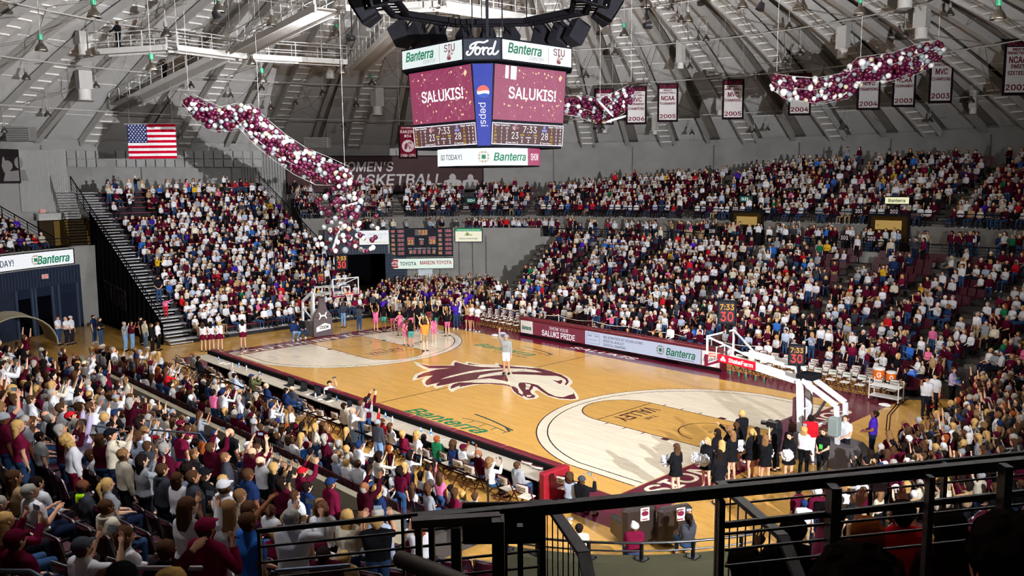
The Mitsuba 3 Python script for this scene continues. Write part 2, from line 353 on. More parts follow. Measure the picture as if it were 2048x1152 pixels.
ring_wall('parapet', .52, 1.4, 1, 15.35, 0, 1.55, .22, TAN); ring_wall('parapet', 3, 30, 1, 15.35, 0, 1.55, .22, TAN)
near_parapet = [ring_wall('parapet', u0, u1, -1, 15.7, 0, 1.78, .22, TAN) for u0, u1 in ((-13.5, -6.5), (-5.0, .055), (.062, .64), (.725, .95), (1.0, 3.5))]
# cross aisle and its front wall, far side and corners
ring_wall('wall_far_aisle', -26, 60, 1, 25.6, 0, 5.0, .3, GREYW)
ring_wall('wall_far_corner', -56, -26, 1, 25.6, 0, 5.7, .3, GREYW)
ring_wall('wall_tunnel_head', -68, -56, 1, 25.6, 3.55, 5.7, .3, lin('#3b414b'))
ring_wall('floor_cross_aisle', -70, 60, 1, 25.9, 4.6, 4.75, 2.4, lin('#55504c'))
ring_wall('wall_far_upper', -71, 60, 1, 28.1, 4.6, 6.6, .12, lin('#76736e'))
ring_wall('wall_left_corner', -142, -108.5, 1, 25.6, 0, 5.5, .3, GREYW)
ring_wall('floor_left_aisle', -142, -86, 1, 25.9, 4.6, 4.75, 9.5, lin('#55504c'))
tier('left_upper', -142, -112, 1, 28.4, 5.1, 9, STEP, base=4.7)
# ---------------------------------------------------------------- outer wall and roof
RW, ZW, ZA = 46.0, 12.75, 25.0
def circ(r, z, n=144, a0=0.0, a1=360.0):
    t = np.radians(np.linspace(a0, a1, n+1)); return np.stack([r*np.cos(t), r*np.sin(t)], 1), z
NW = 72
pts, _ = circ(RW, 0, NW)
struct('wall_ring', join([strip(pts, 0, pts, 13.4)]), lin('#9a9894'))
for i in range(0, NW, 2):           # panel joints of the wall
    a = 2*math.pi*i/NW; c, s_ = math.cos(a), math.sin(a)
    if s_ > -.75:
        p = np.array([RW*c, RW*s_]); q = np.array([-s_, c])
        part('wall_ring', 'joint', join([(lambda v: (v[0], v[1]))(bar([p[0]-.04*c, p[1]-.04*s_, 5], [p[0]-.04*c, p[1]-.04*s_, 12.9], .10, .06, (c, s_, 0)))]), lin('#6f6d6a'))
def roof_z(r): return ZW + .5 + (ZA-ZW-.5)*(1-(r/RW)**2)
NR = 36
radii = [3.0, 8, 13, 18, 23, 28, 33, 38, 42.5, 46.3]
ms_light = []
for i in range(2*NR):
    a0, a1 = 2*math.pi*i/(2*NR), 2*math.pi*(i+1)/(2*NR)
    for r0, r1 in zip(radii[:-1], radii[1:]):
        mid = (a0+a1)/2
        x, y = r1*math.cos(mid), r1*math.sin(mid)
        if (x-CAM[0])*_f[0] + (y-CAM[1])*_f[1] < -6: continue
        g = .012
        c = [(r*math.cos(a), r*math.sin(a), roof_z(r) + .25) for r, a in ((r0+.06, a0+g), (r1-.06, a0+g), (r1-.06, a1-g), (r0+.06, a1-g))]
        v = np.array(c + [(p[0], p[1], p[2]+.12) for p in c])
        ms_light.append((v, BOXF))
ROOFC = lin('#d2d0cc')
top = join([strip(circ(r0, 0)[0], roof_z(r0)+.5, circ(r1, 0)[0], roof_z(r1)+.5) for r0, r1 in zip([0.01]+radii[:-1], radii)])
struct('ceiling', top, lin('#8a847c'))
order = sorted(range(len(ms_light)), key=lambda k: np.linalg.norm(ms_light[k][0].mean(0)-CAM))
def in_view(p):
    d = np.asarray(p)-CAM; z = d@_f
    return z > 1 and abs(d@CR/z) < .66 and abs(d@CU/z) < .40
vis = [k for k in order if in_view(ms_light[k][0].mean(0))]
for k in vis[:290]: part('ceiling', 'deck_panel', ms_light[k], ROOFC*rnd.uniform(.9, 1.06))
rest = [ms_light[k] for k in order if k not in set(vis[:290])]
if rest: part('ceiling', 'outer_deck', join(rest), ROOFC, kind='stuff')
def rib_pt(a, r, dz): return np.array([r*math.cos(a), r*math.sin(a), roof_z(r)+dz])
slats = []
for i in range(NR):
    a = math.radians(10*i + 5.5)
    x, y = 40*math.cos(a), 40*math.sin(a)
    if (x-CAM[0])*_f[0] + (y-CAM[1])*_f[1] < 2: continue
    t = np.array([-math.sin(a), math.cos(a), 0])
    rr = np.linspace(5, 45.6, 22)
    ms = []
    for s in (-1, 1):      # the two cheeks and the soffit of the rib
        w = .62
        ms.append(join([bar(rib_pt(a, r0, -.30)+t*s*w, rib_pt(a, r1, -.30)+t*s*w, .10, .62) for r0, r1 in zip(rr[:-1], rr[1:])]))
    ms.append(join([bar(rib_pt(a, r0, -.34), rib_pt(a, r1, -.34), 1.2, .06) for r0, r1 in zip(rr[:-1], rr[1:])]))
    part('ceiling', 'rib', join(ms), lin('#c4c1bc'))
    for r in np.arange(9, 45.2, 1.0):
        c = rib_pt(a, r, -.46); slats.append(bar(c-t*.55, c+t*.55, .14, .10))
    b = math.radians(10*i + .5); tb = np.array([-math.sin(b), math.cos(b), 0])
    mb = []
    for r0, r1 in zip(rr[:-1], rr[1:]):
        mb.append(bar(rib_pt(b, r0, -.05), rib_pt(b, r1, -.05), .12, .60)); mb.append(bar(rib_pt(b, r0, -.38), rib_pt(b, r1, -.38), .42, .07))
    part('ceiling', 'beam', join(mb), lin('#b4b0aa'))
so = sorted([s for s in slats if in_view(s[0].mean(0))], key=lambda s: np.linalg.norm(s[0].mean(0)-CAM))
sl = shape(so[0], lin('#dcdad6'))
for s in so[:290]: part('ceiling', 'rib_slat', s, lin('#dcdad6'))
part('ceiling', 'far_rib_slats', join(so[290:]), lin('#dcdad6'), kind='stuff')
# ring purlins, sway rods and conduit of the roof
for r in (10, 16, 22, 28, 34, 40):
    p = [rib_pt(a, r, -.75) for a in np.radians(np.arange(20, 262, 5))]
    part('ceiling', 'ring_pipe', tube(p, .045, 6), lin('#b5b3ae'))
rods = []
R5 = np.random.default_rng(5)
for i in range(26):
    a0 = math.radians(10*i+10.5)
    for r0, r1 in ((10, 16), (16, 22), (22, 28), (28, 34), (34, 40)):
        for s in (0, 1):
            A, B = rib_pt(a0 + s*.087, r0, -.55), rib_pt(a0 + (1-s)*.087, r1, -.55)
            M = (A+B)/2 + [0, 0, -.55]
            rods.append(tube([A, M, B], .022, 5))
part('ceiling', 'sway_rods', join(rods), lin('#7d7a75'), kind='stuff')
cond = []
for i in range(170):
    a, r = R5.uniform(.7, 4.3), R5.uniform(10, 43); l = R5.uniform(1, 4); th = R5.uniform(-.5, .5) + (a if R5.random() < .5 else a+math.pi/2)
    A = rib_pt(a, r, -R5.uniform(.4, 1.1)); B = A + [l*math.cos(th), l*math.sin(th), R5.uniform(-.2, .2)]
    cond.append(tube([A, (A+B)/2+[0, 0, -.1], B], .02, 5))
part('ceiling', 'conduits', join(cond), lin('#8f8c86'), kind='stuff')
# ---------------------------------------------------------------- hanging scoreboard
EX = 2.0**exposure
def disp(c): return lin(c)/EX
BC = np.array([0.2, -0.1])
sbd = thing('hanging_scoreboard', 'four sided black video scoreboard hanging over centre court', 'scoreboard')
def oct_ring(a, b, z):      # square of half side b whose corners are cut so that each face is 2a wide
    return [(BC[0]+x, BC[1]+y, z) for x, y in ((a, -b), (b, -a), (b, a), (a, b), (-a, b), (-b, a), (-b, -a), (-a, -b))]
def oct_body(levels):
    v = np.array([p for a, b, z in levels for p in oct_ring(a, b, z)]); f = []
    n = len(levels)
    for i in range(n-1):
        for j in range(8):
            k = (j+1) % 8; f += [[i*8+j, i*8+k, i*8+8+k], [i*8+j, i*8+8+k, i*8+8+j]]
    for j in range(1, 7):
        f += [[0, j+1, j], [(n-1)*8, (n-1)*8+j, (n-1)*8+j+1]]
    return v, np.array(f)
DARK = lin('#15161a')
part(sbd, 'cabinet', oct_body([(2.2, 2.66, 11.2), (2.28, 2.95, 14.72)]), DARK)
part(sbd, 'crown', oct_body([(2.22, 3.36, 14.78), (2.22, 3.36, 15.74)]), DARK)
def onface(k, m, z0, out, tilt=True):
    """mesh drawn round (0, 0) on face k (0: -y, 1: +x, 2: +y, 3: -x) at height z0, 'out' metres from the axis at that height"""
    ang = k*math.pi/2; ex = np.array([math.cos(ang), math.sin(ang), 0]); nrm = np.array([math.sin(ang), -math.cos(ang), 0])
    up = np.array([0, 0, 1.0]) + (nrm*(.29/3.52) if tilt else 0)
    o = np.array([BC[0], BC[1], z0]) + nrm*out
    return frame(m, o, ex, up)
def tilt_out(z): return 2.66 + .29*(z-11.2)/3.52
def panel(w, h, d=.03): return box(-w/2, w/2, -h/2, h/2, 0, d)
def pill(shape_, h=.006, z=0.0): return extrude(shape_, h, z)
HOUND = [LG(h) for h in hound]
def scaled(polys, w):
    g = unary_union(polys); x0, y0, x1, y1 = outline.bounds; s = w/(x1-x0)
    return affinity.scale(affinity.translate(g, -(x0+x1)/2, -(y0+y1)/2), s, s, origin=(0, 0))
def shift(m, x, y, z=0.0):
    v, f = mf(m); return v + [x, y, z], f
def stroke(pts, w): return LineString(pts).buffer(w)
def bez(p, n=10):
    p = np.asarray(p, float); t = np.linspace(0, 1, n)[:, None]
    return ((1-t)**3*p[0] + 3*(1-t)**2*t*p[1] + 3*(1-t)*t*t*p[2] + t**3*p[3])
def script_word(h):
    """the flowing four letter word of the crown panel"""
    S = []
    S.append(np.vstack([bez([(-.62, .02), (-.75, .25), (-.2, .42), (.0, .34)]), bez([(0, .34), (.1, .31), (.2, .38), (.3, .42)])]))
    S.append(np.vstack([bez([(-.25, .36), (-.45, .1), (-.5, -.25), (-.72, -.30)]), bez([(-.72, -.30), (-.85, -.3), (-.85, -.15), (-.75, -.12)])]))
    S.append(bez([(-.55, .05), (-.4, .1), (-.3, .06), (-.2, .1)]))
    S.append(np.vstack([bez([(-.2, .06), (-.42, .02), (-.42, -.3), (-.25, -.28)]), bez([(-.25, -.28), (-.08, -.25), (-.05, .08), (-.2, .06)])]))
    S.append(np.vstack([bez([(-.12, .0), (0, .0), (.05, .12), (.1, .06)]), bez([(.1, .06), (.05, -.1), (.0, -.25), (.08, -.28)])]))
    S.append(bez([(.08, -.1), (.15, .05), (.22, .1), (.3, .04)]))
    S.append(np.vstack([bez([(.55, .02), (.3, .12), (.22, -.3), (.4, -.28)]), bez([(.4, -.28), (.55, -.25), (.65, .1), (.72, .38)])]))
    S.append(np.vstack([bez([(.72, .38), (.62, .1), (.5, -.25), (.62, -.28)]), bez([(.62, -.28), (.72, -.3), (.8, -.2), (.85, -.12)])]))
    return affinity.scale(unary_union([LineString(p).buffer(.052) for p in S]), h, h, origin=(0, 0))
def globe(r):
    c = Point(0, 0).buffer(r, 32)
    w1 = [(x*r, r*(.10+.30*math.sin(1.9*x+.3))) for x in np.linspace(-1, 1, 24)]; w2 = [(x*r, r*(-.42+.30*math.sin(1.9*x+.3))) for x in np.linspace(-1, 1, 24)]
    top_ = Polygon(w1 + [(r, r), (-r, r)]).buffer(0).intersection(c); bot = Polygon(w2 + [(r, -r), (-r, -r)]).buffer(0).intersection(c)
    return c, top_, bot
def seg_digits(s, h, w, depth=.006):
    return text(s, h, w, depth)
def square_logo(r):
    """the round grid of squares: (squares, centre square)"""
    c = Point(0, 0).buffer(r, 24); g = []
    e = 2*r/4
    for i in range(4):
        for j in range(4):
            if i in (1, 2) and j in (1, 2): continue
            q = sbox(-r+i*e+.07*r, -r+j*e+.07*r, -r+i*e+e-.07*r, -r+j*e+e-.07*r).intersection(c)
            if not q.is_empty: g.append(q)
    return unary_union(g), sbox(-.34*r, -.34*r, .34*r, .34*r)
RC = random.Random(3)
for k in (0, 1, 2, 3):
    seen = k in (0, 1)
    sign = glow(sbd, 'sign_panel', onface(k, panel(4.30, .82), 15.26, 3.345, False), disp('#e6f0ee' if k == 0 else '#fbfdff'), label='white backlit sign reading Banterra Center', weight=.3)
    if not seen: 
        screen = glow(sbd, 'screen', onface(k, panel(4.42, 2.34), 13.53, tilt_out(13.53)-.005), disp('#9c3f66'), weight=.3); continue
    glow(sign, 'green_lettering', onface(k, shift(text('Banterra', .40, 2.05, .008, True, .22), -.82, .10), 15.26, 3.38, False), disp('#0a7a55'))
    glow(sign, 'grey_lettering', onface(k, shift(text('CENTER', .15, .88, .008, False), -.12, -.24), 15.26, 3.38, False), disp('#b9c3c4'))
    glow(sign, 'divider', onface(k, box(.62, .635, -.34, .34, 0, .008), 15.26, 3.38, False), disp('#8a9294'))
    glow(sign, 'maroon_lettering', onface(k, shift(text('SIU', .30, .72, .008, False), 1.32, .17), 15.26, 3.38, False), disp('#701a2c'))
    glow(sign, 'hound_mark', onface(k, shift(pill(affinity.rotate(scaled(HOUND, .62), 35), .008), 1.34, -.16), 15.26, 3.38, False), disp('#861c2e'))
    screen = glow(sbd, 'screen', onface(k, panel(4.42, 2.34), 13.53, tilt_out(13.53)-.005), disp('#96325a' if k == 0 else '#a84f6f'), label='maroon video screen reading SALUKIS!', weight=.3)
    wm = scaled([outline], 4.0).difference(scaled([outline.buffer(-.12)], 4.0)).union(scaled([unary_union(HOUND).buffer(.05)], 4.0).difference(scaled([unary_union(HOUND).buffer(-.06)], 4.0)))
    glow(screen, 'hound_watermark', onface(k, pill(affinity.translate(affinity.rotate(affinity.scale(wm, 1, 1.5), -14), .1, -.1).intersection(sbox(-2.2, -1.16, 2.2, 1.16)), .004), 13.53, tilt_out(13.53)+.03), disp('#a04568' if k == 0 else '#b05b7b'))
    glow(screen, 'white_lettering', onface(k, shift(text('SALUKIS!', .48, 2.98, .008), .12, .02), 13.53, tilt_out(13.53)+.036), disp('#ffffff'))
    cf = []
    for _ in range(70):
        x, y = RC.uniform(-2.1, 2.1), RC.uniform(-1.1, 1.1); s = RC.choice((.016, .02, .028, .04))
        cf.append(extrude(affinity.rotate(sbox(x-s, y-s, x+s, y+s), RC.uniform(0, 90)), .006))
    cf.append(extrude(Polygon([(1.72, .82), (1.86, .98), (1.97, .86), (1.83, .68)]), .006))
    glow(screen, 'confetti', onface(k, join(cf), 13.53, tilt_out(13.53)+.037), disp('#ffdcae'), kind='stuff')
    if k == 1:
        glow(screen, 'bright_block', onface(k, join([box(-1.62, -1.42, .60, 1.15, 0, .006), box(-1.30, -.95, .58, 1.15, 0, .006)]), 13.53, tilt_out(13.53)+.038), disp('#f4fbff'))
    z = 11.77; o = tilt_out(z)+.0
    stat = glow(sbd, 'statistics_screen', onface(k, panel(4.50, .96), z, o-.005), disp('#5a3436'), label='statistics screen with clock and scores', weight=.1)
    glow(stat, 'border', onface(k, extrude(sbox(-2.25, -.48, 2.25, .48).difference(sbox(-2.20, -.43, 2.20, .43)), .006), z, o+.03), disp('#e8e4f0'))
    W_, Y_ = [], []
    W_ += [shift(text('7:33', .30, .86, .006, False), .05, .22), shift(text('23', .30, .42, .006, False), -.86, -.06), shift(text('28', .30, .44, .006, False), 1.02, -.06)]
    for x, s in ((-.42, '3'), (-.02, '2'), (.42, '3')): W_.append(shift(text(s, .14, .10, .006), x, -.30))
    W_ += [shift(text('Player', .07, .32, .006), -1.95, .37), shift(text('Fouls', .07, .28, .006), -1.58, .37), shift(text('Pts', .07, .2, .006), -1.3, .37), shift(text('Player', .07, .32, .006), 1.4, .37), shift(text('Fouls', .07, .28, .006), 1.78, .37), shift(text('Pts', .07, .2, .006), 2.06, .37)]
    W_ += [shift(text('PERIOD', .06, .34, .006), -.02, -.14), shift(text('TOL', .06, .18, .006), -.42, -.14), shift(text('TOL', .06, .18, .006), .42, -.14), shift(text('Team Fouls', .06, .5, .006), -1.05, -.37), shift(text('0', .1, .07, .006), -.7, -.37), shift(text('0', .1, .07, .006), .78, -.37), shift(text('Team Fouls', .06, .5, .006), 1.12, -.37)]
    for r, (a, b, c, d, e, g) in enumerate((('1', '0', '10', '3', '1', '0'), ('5', '1', '3', '5', '0', '0'), ('10', '1', '2', '10', '0', '4'), ('11', '1', '2', '12', '0', '8'), ('24', '1', '0', '22', '1', '13'))):
        y = .24 - r*.155
        Y_ += [shift(text(a, .09, .08*len(a), .006), -2.05, y), shift(text(d, .09, .08*len(d), .006), 1.46, y)]
        W_ += [shift(text(b, .09, .06, .006), -1.68, y), shift(text(c, .09, .08*len(c), .006), -1.36, y), shift(text(e, .09, .06, .006), 1.78, y), shift(text(g, .09, .08*len(g), .006), 2.05, y)]
    Y_ += [shift(text('POS', .07, .22, .006), -.42, -.03), shift(text('<', .07, .08, .006), -.02, -.02), shift(text('POS', .07, .22, .006), .42, -.03)]
    glow(stat, 'white_numerals', onface(k, join(W_), z, o+.031), disp('#f4f4fb'))
    glow(stat, 'yellow_numerals', onface(k, join(Y_), z, o+.031), disp('#e8c440'))
    glow(stat, 'hound_mark', onface(k, shift(pill(scaled(HOUND, .5), .006), -.86, .28), z, o+.031), disp('#d8a9b8'))
    glow(stat, 'visitor_mark', onface(k, join([shift(extrude(Point(0, 0).buffer(.08), .006), .98, .34), shift(box(-.16, .16, -.06, .05, 0, .006), .98, .20)]), z, o+.031), disp('#8a90d8'))
def oncorner(m, z0, out, tilt):
    ex = np.array([1, 1, 0])/math.sqrt(2); nrm = np.array([1, -1, 0])/math.sqrt(2)
    return frame(m, np.array([BC[0], BC[1], z0])+nrm*out, ex, np.array([0, 0, 1.0])+nrm*tilt)
# corner panels that face the camera
r_cr = (2.22+3.36)/math.sqrt(2)
cp = glow(sbd, 'corner_panel', oncorner(panel(1.56, .84), 15.26, r_cr-.005, 0), disp('#101c38'), label='dark blue crown panel with white script', weight=0)
glow(cp, 'script_lettering', oncorner(pill(script_word(.80), .008), 15.26, r_cr+.03, 0), disp('#f4f6fa'))
rc0, rc1 = (2.2+2.66)/math.sqrt(2), (2.28+2.95)/math.sqrt(2)
tl = (rc1-rc0)/3.52
zc = 12.98; rc = rc0 + tl*(zc-11.2)
blue = glow(sbd, 'blue_panel', oncorner(extrude(Polygon([(-.28, -1.74), (.28, -1.74), (.44, 1.72), (-.44, 1.72)]), .03), zc, rc-.005, tl), disp('#0a2fae'), label='tapering blue panel with a round emblem and white lettering', weight=.1)
c_, t_, b_ = globe(.27)
for nm, g, col in (('emblem_disc', c_, '#f4f6fa'), ('emblem_top', t_, '#ee6a58'), ('emblem_foot', b_, '#1d58c8')):
    glow(blue, nm, oncorner(shift(pill(affinity.rotate(g, -18, origin=(0, 0)), .008), 0, .55, .0 if nm == 'emblem_disc' else .009), zc, rc+.03, tl), disp(col))
pv, pf = text('pepsi', .30, 1.0, .008, False); pv = np.stack([pv[:, 1], -pv[:, 0], pv[:, 2]], 1)
glow(blue, 'white_lettering', oncorner(shift((pv, pf), .02, -.42), zc, rc+.03, tl), disp('#ffffff'))
# ribbon ring below
def cyl_wrap(m, r, c, phi0, z0):
    v, f = mf(m); a = phi0 + v[:, 0]/r; q = r + v[:, 2]
    return np.stack([c[0]+q*np.cos(a), c[1]+q*np.sin(a), z0+v[:, 1]], 1), f
def fine(m, step=.15):
    v, f = mf(m); v, f = trimesh.remesh.subdivide_to_size(v, f, step)
    return v, f
part(sbd, 'ribbon_drum', lathe([(0.1, 10.36), (2.42, 10.36), (2.42, 11.22), (0.1, 11.22)], 48), DARK, M=T().translate([BC[0], BC[1], 0]))
def bandmesh(r, z0, z1, p0, p1, n=24):
    t = np.linspace(p0, p1, n+1); p = np.stack([BC[0]+r*np.cos(t), BC[1]+r*np.sin(t)], 1)
    return strip(p, z0, p, z1)
PH = -math.radians(42)
half = 2.45
rb = glow(sbd, 'ribbon_screen', bandmesh(half, 10.40, 11.18, PH-1.75, PH+.82), disp('#f6fafb'), label='white ribbon screen', weight=.2)
glow(sbd, 'ribbon_screen', bandmesh(half, 10.40, 11.18, PH+.82, PH+1.5), disp('#b0446e'), label='maroon end of the ribbon screen')
for s, x, h, w, col in (('GO TODAY!', -2.02, .24, 1.5, '#26364a'), ('Banterra', 1.05, .34, 1.65, '#128a60')):
    glow(rb, 'lettering', cyl_wrap(fine(shift(text(s, h, w, .006, s[0] == 'B', .2 if s[0] == 'B' else 0), x, 0)), half+.006, BC, PH, 10.79), disp(col))
sq, ctr = square_logo(.27)
glow(rb, 'square_emblem', cyl_wrap(fine(shift(pill(sq), -.22, 0)), half+.006, BC, PH, 10.79), disp('#cdbda8'))
glow(rb, 'square_emblem', cyl_wrap(fine(shift(pill(ctr), -.22, 0)), half+.006, BC, PH, 10.79), disp('#128a60'))
glow(rb, 'lettering', cyl_wrap(fine(shift(text('SHOW', .3, .8, .006), 2.62, 0)), half+.006, BC, PH, 10.79), disp('#f6e6ee'))
for a in range(8):
    t = PH + a*math.pi/4; part(sbd, 'drop_rod', tube([[BC[0]+2.2*math.cos(t), BC[1]+2.2*math.sin(t), 11.2], [BC[0]+2.2*math.cos(t), BC[1]+2.2*math.sin(t), 11.36]], .03, 6), lin('#4a4a4e'))
for dx, dy in ((-.5, -.5), (.5, -.5), (.5, .5), (-.5, .5), (0, 0)):
    part(sbd, 'hoist_cable', tube([[BC[0]+dx, BC[1]+dy, 15.7], [BC[0]+dx, BC[1]+dy, roof_z(1)]], .03, 6), lin('#26262a'))

# ---------------------------------------------------------------- speaker ring
trs = thing('speaker_truss', 'black octagonal lighting truss above the hanging scoreboard', 'truss')
for r in (5.15, 4.35):
    p = [(BC[0]+r*math.cos(t), BC[1]+r*math.sin(t), 17.85) for t in np.radians(np.arange(22.5, 383, 45))]
    part(trs, 'ring_chord', join([bar(a, b, .22, .26) for a, b in zip(p[:-1], p[1:])]), lin('#1b1b1e'))
rg = []
for i in range(8):
    a, b = [np.array([BC[0]+math.cos(t), BC[1]+math.sin(t)]) for t in np.radians([22.5+45*i, 67.5+45*i])]
    for q in np.linspace(.08, .92, 6):
        u = (a-BC)*(1-q)+(b-BC)*q
        rg.append(bar([*(BC+u*4.35), 17.85], [*(BC+u*5.15), 17.85], .07))
part(trs, 'cross_rungs', join(rg), lin('#1b1b1e'))
for i in range(0, 8, 2):
    t = math.radians(22.5+45*i); part(trs, 'hoist_cable', tube([[BC[0]+4.7*math.cos(t), BC[1]+4.7*math.sin(t), 17.9], [BC[0]+4.7*math.cos(t), BC[1]+4.7*math.sin(t), roof_z(5)]], .03, 6), lin('#26262a'))
def speaker(ang, r, z, tilt, turn=0.0, box_=(.95, .8, 1.15), where=''):
    key = thing('loudspeaker', where, 'loudspeaker', 'loudspeakers round the truss ring')
    w, d, h = box_
    prof = Polygon([(-w/2, d/2), (w/2, d/2), (w*.30, -d/2), (-w*.30, -d/2)])
    body = extrude(prof.buffer(-.02).buffer(.02, 1), h, -h/2)
    a = math.radians(ang+turn)
    M = T().translate([BC[0]+r*math.cos(math.radians(ang)), BC[1]+r*math.sin(math.radians(ang)), z]).rotate([0, 0, 1], math.degrees(a)-90).rotate([1, 0, 0], -tilt)
    part(key, 'cabinet', body, lin('#26262a') if tilt < 50 else lin('#4a463c'), M=M)
    part(key, 'grille', cbox(-w*.46, w*.46, d/2, d/2+.03, -h*.47, h*.47, .012), lin('#0c0c0e'), M=M)
    part(key, 'badge', box(-.04, .04, d/2+.03, d/2+.036, -h*.43, -h*.43+.08), lin('#d8d8d8'), M=M)
    b = M @ mi.ScalarPoint3f(0, 0, 0)
    top_ = np.array([BC[0]+4.8*math.cos(math.radians(ang)), BC[1]+4.8*math.sin(math.radians(ang)), 17.85])
    part(key, 'bracket', join([bar([float(b[0])+.2*s, float(b[1]), float(b[2])], top_+[.2*s, 0, 0], .06) for s in (-1, 1)]), lin('#1b1b1e'))
for ang, n, nm in ((-42, 3, 'front'), (5, 3, 'right front'), (52, 2, 'right'), (98, 3, 'right rear'), (138, 3, 'rear'), (176, 3, 'left rear'), (226, 2, 'left'), (272, 3, 'left front')):
    for j in range(n):
        o = (j-(n-1)/2)
        speaker(ang + o*11.5, 5.75, 17.75 - (.55 if nm in ('rear', 'right rear', 'left rear') else .0), 14 if nm in ('front', 'right front', 'left front') else 32, o*6, where='black loudspeaker cabinet with dark grille in the %s group of the truss ring' % nm)

# ---------------------------------------------------------------- catwalks
STEELW = lin('#c9c7c2')
def catwalk(label, pts, w=1.1):
    key = thing('catwalk', label, 'catwalk')
    pts = [np.asarray(q, float) for q in pts]
    for a, b in zip(pts[:-1], pts[1:]):
        d = (b-a)/np.linalg.norm(b-a); s = np.cross(d, [0, 0, 1]); s /= np.linalg.norm(s)
        n = max(2, int(np.linalg.norm(b-a)/1.6))
        part(key, 'deck', bar(a, b, w, .08), lin('#a9a7a2'))
        for q in (-1, 1):
            part(key, 'edge_channel', bar(a+s*q*w/2, b+s*q*w/2, .10, .34), STEELW)
            for h in (.55, 1.1):
                part(key, 'hand_rail', tube([a+s*q*w/2+[0, 0, h], b+s*q*w/2+[0, 0, h]], .03, 6), STEELW)
            for i in range(n+1):
                c = a + (b-a)*i/n + s*q*w/2
                part(key, 'rail_post', tube([c, c+[0, 0, 1.1]], .03, 6), STEELW)
        for i in range(0, n+1, 3):
            c = a + (b-a)*i/n; r = math.hypot(c[0], c[1])
            if roof_z(r) - c[2] > 1.6: part(key, 'hanger_rod', tube([c+s*w/2+[0, 0, 1.1], [c[0]+s[0]*w/2, c[1]+s[1]*w/2, roof_z(r)+.2]], .022, 5), STEELW)
P18 = lambda x, y, z=18.0: at(x, y, z=z)
catwalk('white steel catwalk with railings, with a technician in black at its outer end', [P18(205, 106), P18(345, 97), P18(480, 114), P18(690, 126)])
catwalk('white steel gangway sloping down to the flag from the upper catwalk', [P18(440, 116), np.array([-38.6, -4.0, 15.6])], 1.3)
catwalk('white steel gangway running up from the corner of the long catwalk', [P18(480, 104), P18(655, 18)], 1.2)
catwalk('tan steel gangway behind the loudspeakers', [P18(715, 140, 18.3), P18(800, 62, 18.3)], 1.2)
catwalk('white catwalk high behind the loudspeaker ring', [P18(700, 20, 19.5), P18(880, 12, 19.5), P18(1060, 40, 19.5)], 1.2)

# ---------------------------------------------------------------- bell lamps, air diffusers, roof boxes
BELL = lathe([(.05, .42), (.09, .40), (.10, .30), (.14, .22), (.24, .10), (.30, -.06), (.31, -.12), (.29, -.12), (.26, -.02), (.10, .12)], 20)
CANS = lathe([(.0, .72), (.11, .72), (.12, .70), (.12, .46), (.10, .42), (.0, .42)], 12)
DISC = lathe([(.0, -.06), (.20, -.06), (.20, -.075), (.0, -.075)], 16)
# (pixel x, pixel y, bell width in pixels, ballast colour or None, lit)
LAMPS = [(188,25,28,1,1),(303,132,24,1,1),(524,157,20,1,1),(437,15,25,1,0),(544,43,23,0,1),(332,65,21,0,0),(673,65,18,1,0),(82,93,24,1,0),(52,153,16,0,0),(95,228,14,0,0),(382,170,14,0,0),(192,170,14,0,0),(339,203,13,0,0),(461,190,12,0,0),(523,175,13,0,0),(541,214,12,0,0),(645,185,12,0,0),(360,272,12,0,0),(590,205,12,0,0),(688,250,12,0,0),(743,165,14,1,0),(712,208,13,0,0),(8,260,13,0,0),(503,122,19,0,1),(683,140,19,0,1),(813,85,17,0,1),(1110,86,17,0,1),(870,8,22,0,1),(912,30,18,1,0),
 (1376,36,21,0,1),(1485,8,22,0,1),(1412,76,14,0,0),(1578,52,15,0,0),(1720,20,25,1,1),(1996,28,30,1,1),(1810,68,15,0,0),(1230,104,16,0,0),(1172,150,14,0,0),(1248,65,18,1,0),(1380,132,12,0,0),(1600,105,15,0,0),(1570,120,13,0,0),(1692,255,12,0,0),(1860,240,13,0,0),(1942,200,15,0,0),(1384,265,11,0,0),(1535,258,11,0,0),(1508,262,11,0,0),(1362,38,15,0,0),(1320,200,11,0,0),(1205,255,11,0,0),(1900,25,17,0,0),(1645,150,13,0,0),(1293,5,24,0,1),(1342,15,13,0,0)]
LITN = 0
